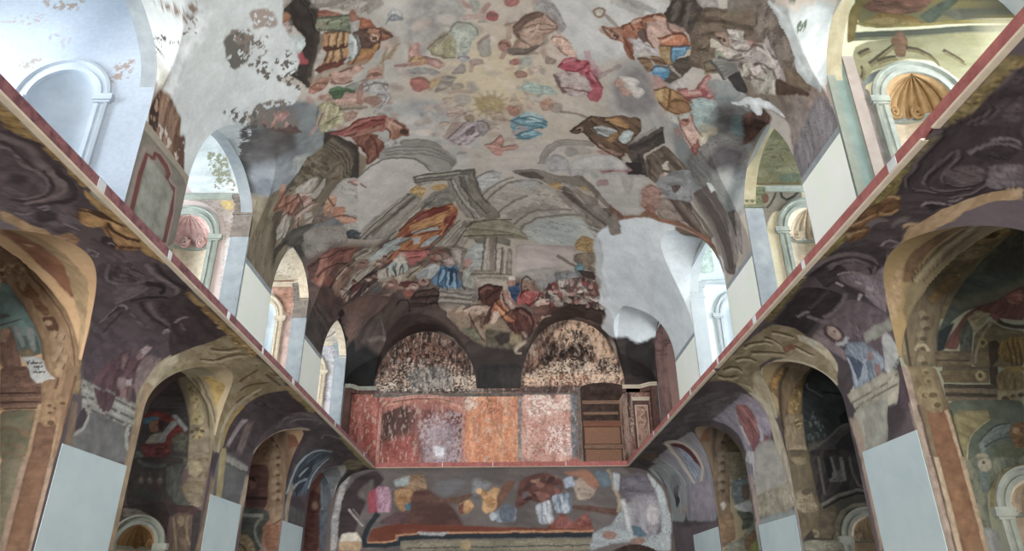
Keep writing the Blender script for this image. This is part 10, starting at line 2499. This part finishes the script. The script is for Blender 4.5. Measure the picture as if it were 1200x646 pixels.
# ------------------------------------------------------------------ furniture of the back wall
r = root('doorway', (4.85, YB, 5.5), 'boarded up doorway with old brown planks in the right half of the red back wall', 'doorway')
n = 14
def dtop(x): return 9.25 + .3 * math.sqrt(max(0, 1 - ((x - 4.95) / 1.12) ** 2))
xf = np.linspace(3.83, 6.07, n); xb = 3.93 + (xf - 3.83) * (1.84 / 2.24)
V = []; F = []
for k in range(n):
    V += [(xf[k], YB - .01, dtop(xf[k])), (xb[k], YB + .55, dtop(xf[k]) - .45)]
for k in range(n - 1): F.append((2 * k, 2 * k + 1, 2 * k + 3, 2 * k + 2))
MB().add(V, F).build('soffit', M['darkbrown'], r)
for s, x0, x1, m in ((0, 3.83, 3.93, 'brown'), (1, 6.07, 5.77, 'reveal')):
    z = dtop(x0)
    MB().add([(x0, YB - .01, 5.4), (x1, YB + .55, 5.4), (x1, YB + .55, z - .4), (x0, YB - .01, z)], [(0, 1, 2, 3)]).build('jamb', M[m], r)
MB().box(3.7, 6.0, YB + .62, YB + .68, 5.4, 9.4).build('backing', M['darkbrown'], r)
for z0, z1, d, m in ((8.62, 8.8, .0, 'wood'), (8.1, 8.24, .04, 'wood'), (7.52, 7.8, .02, 'redwood'), (6.7, 7.5, .06, 'board'), (6.46, 6.66, .0, 'wood'), (5.5, 6.44, .06, 'board')):
    MB().box(3.96, 5.78, YB + .5 + d, YB + .56 + d, z0, z1).build('plank', M[m], r)
for x in (3.95, 5.76): MB().box(x - .05, x + .05, YB + .54, YB + .62, 5.5, 8.85).build('post', M['darkwood'], r)
p_ = [(-.09, 0), (.05, 0), (.05, .03), (-.09, .03)]
MB().sweep([((3.8, YB, 5.4), (-1, 0, 0), (0, -1, 0)), ((3.8, YB, 9.25), (-1, 0, 0), (0, -1, 0))], [(0, 0), (.17, 0), (.17, .05), (0, .05)]).build('frame', M['greyband'], r)

def ledge(nm, lab, pts, m):
    """a short moulded cornice block on the back wall; pts: (x, y) corners of its front edge"""
    t = root(nm, (pts[0][0], YB, 9.1), lab, 'cornice')
    b = MB(); s = MB()
    for (xa, ya), (xb_, yb) in zip(pts[:-1], pts[1:]):
        d = np.array((xb_ - xa, yb - ya, 0.0)); d /= np.linalg.norm(d); o = np.array((d[1], -d[0], 0))
        for bb, prof in ((b, [(-.3, 0), (.0, 0), (.03, .06), (.1, .1), (.1, .16), (-.3, .16)]), (s, [(-.3, -.2), (-.02, -.2), (-.02, 0), (-.3, 0)])):
            bb.sweep([((xa, ya, 9.25), o, (0, 0, 1)), ((xb_, yb, 9.25), o, (0, 0, 1))], prof)
    b.build('moulding', M[m], t); s.build('frieze', M['brown'], t)
ledge('cornice_block', 'pale moulded ledge right of the boarded doorway, bent forward at its right end', [(5.9, YB - .02), (6.75, YB - .02), (7.2, YB - .5), (7.48, YB - .5)], 'cream')
ledge('cornice_block', 'grey stepped ledge at the left end of the back wall, under the dark vault corner', [(-7.48, YB - .5), (-7.2, YB - .5), (-6.95, YB - .04), (-6.1, YB - .02)], 'stone')
MB().box(-7.5, -7.2, YB - .45, YB - .02, 5.45, 9.05).build('trim_5', M['brown'])['kind'] = 'structure'
MB().box(7.2, 7.5, YB - .45, YB - .02, 5.45, 9.05).build('trim_6', M['brown'])['kind'] = 'structure'
# pilaster right of the doorway
t = root('pilaster', (6.7, YB, 5.45), 'narrow reddish pilaster with a scroll in its panel, right of the boarded doorway', 'pilaster')
MB().box(6.33, 7.1, YB - .08, YB - .002, 5.45, 8.75).build('shaft', M['brown'], t)
MB().box(6.45, 6.98, YB - .1, YB - .08, 5.6, 8.35).build('panel', M['flaky'], t)
f = MB()
for a_ in ((6.41, 6.45, 5.56, 8.39), (6.98, 7.02, 5.56, 8.39), (6.41, 7.02, 8.35, 8.4)): f.box(a_[0], a_[1], YB - .12, YB - .08, a_[2], a_[3])
f.build('frame', M['cream'], t)
MB().box(6.3, 7.13, YB - .13, YB - .002, 8.62, 8.7).box(6.28, 7.15, YB - .17, YB - .002, 8.7, 8.78).build('capital', M['cream'], t)
MB().tube([(6.72 + .12 * math.sin(k * 1.2), YB - .11, 8.2 - .1 * k) for k in range(9)], .025).build('scroll', M['cream'], t, True)
# the shallow recess in the left half, its segmental arch and side strips
t = root('blind_arch', (-3.78, YB, 5.45), 'low segmental arch of pale plaster over the stained recess, left half of the back wall', 'arch')
pts = [(-3.78 - 1.97 * math.cos(a_), 8.3 + .52 * math.sin(a_)) for a_ in np.linspace(.05, math.pi - .05, 24)]
MB().sweep([((x, YB, z), (0, 0, 1), (0, -1, 0)) for x, z in pts], [(0, 0), (.18, 0), (.18, .05), (.11, .09), (.04, .05), (0, .06)]).build('archivolt', M['rosy'], t)
for x in (-5.78, -1.8): MB().box(x - .07, x + .07, YB - .03, YB + .02, 5.45, 8.35).build('jamb', M['rosy'], t)
# narrow horizontal string course
MB().box(-6.2, 1.05, YB - .05, YB, 8.98, 9.06).box(-6.2, 1.05, YB - .02, YB, 8.9, 8.98).build('trim_7', M['greyband'])['kind'] = 'structure'
MB().box(1.05, 3.75, YB - .05, YB, 8.98, 9.04).build('trim_8', M['greyband'])['kind'] = 'structure'
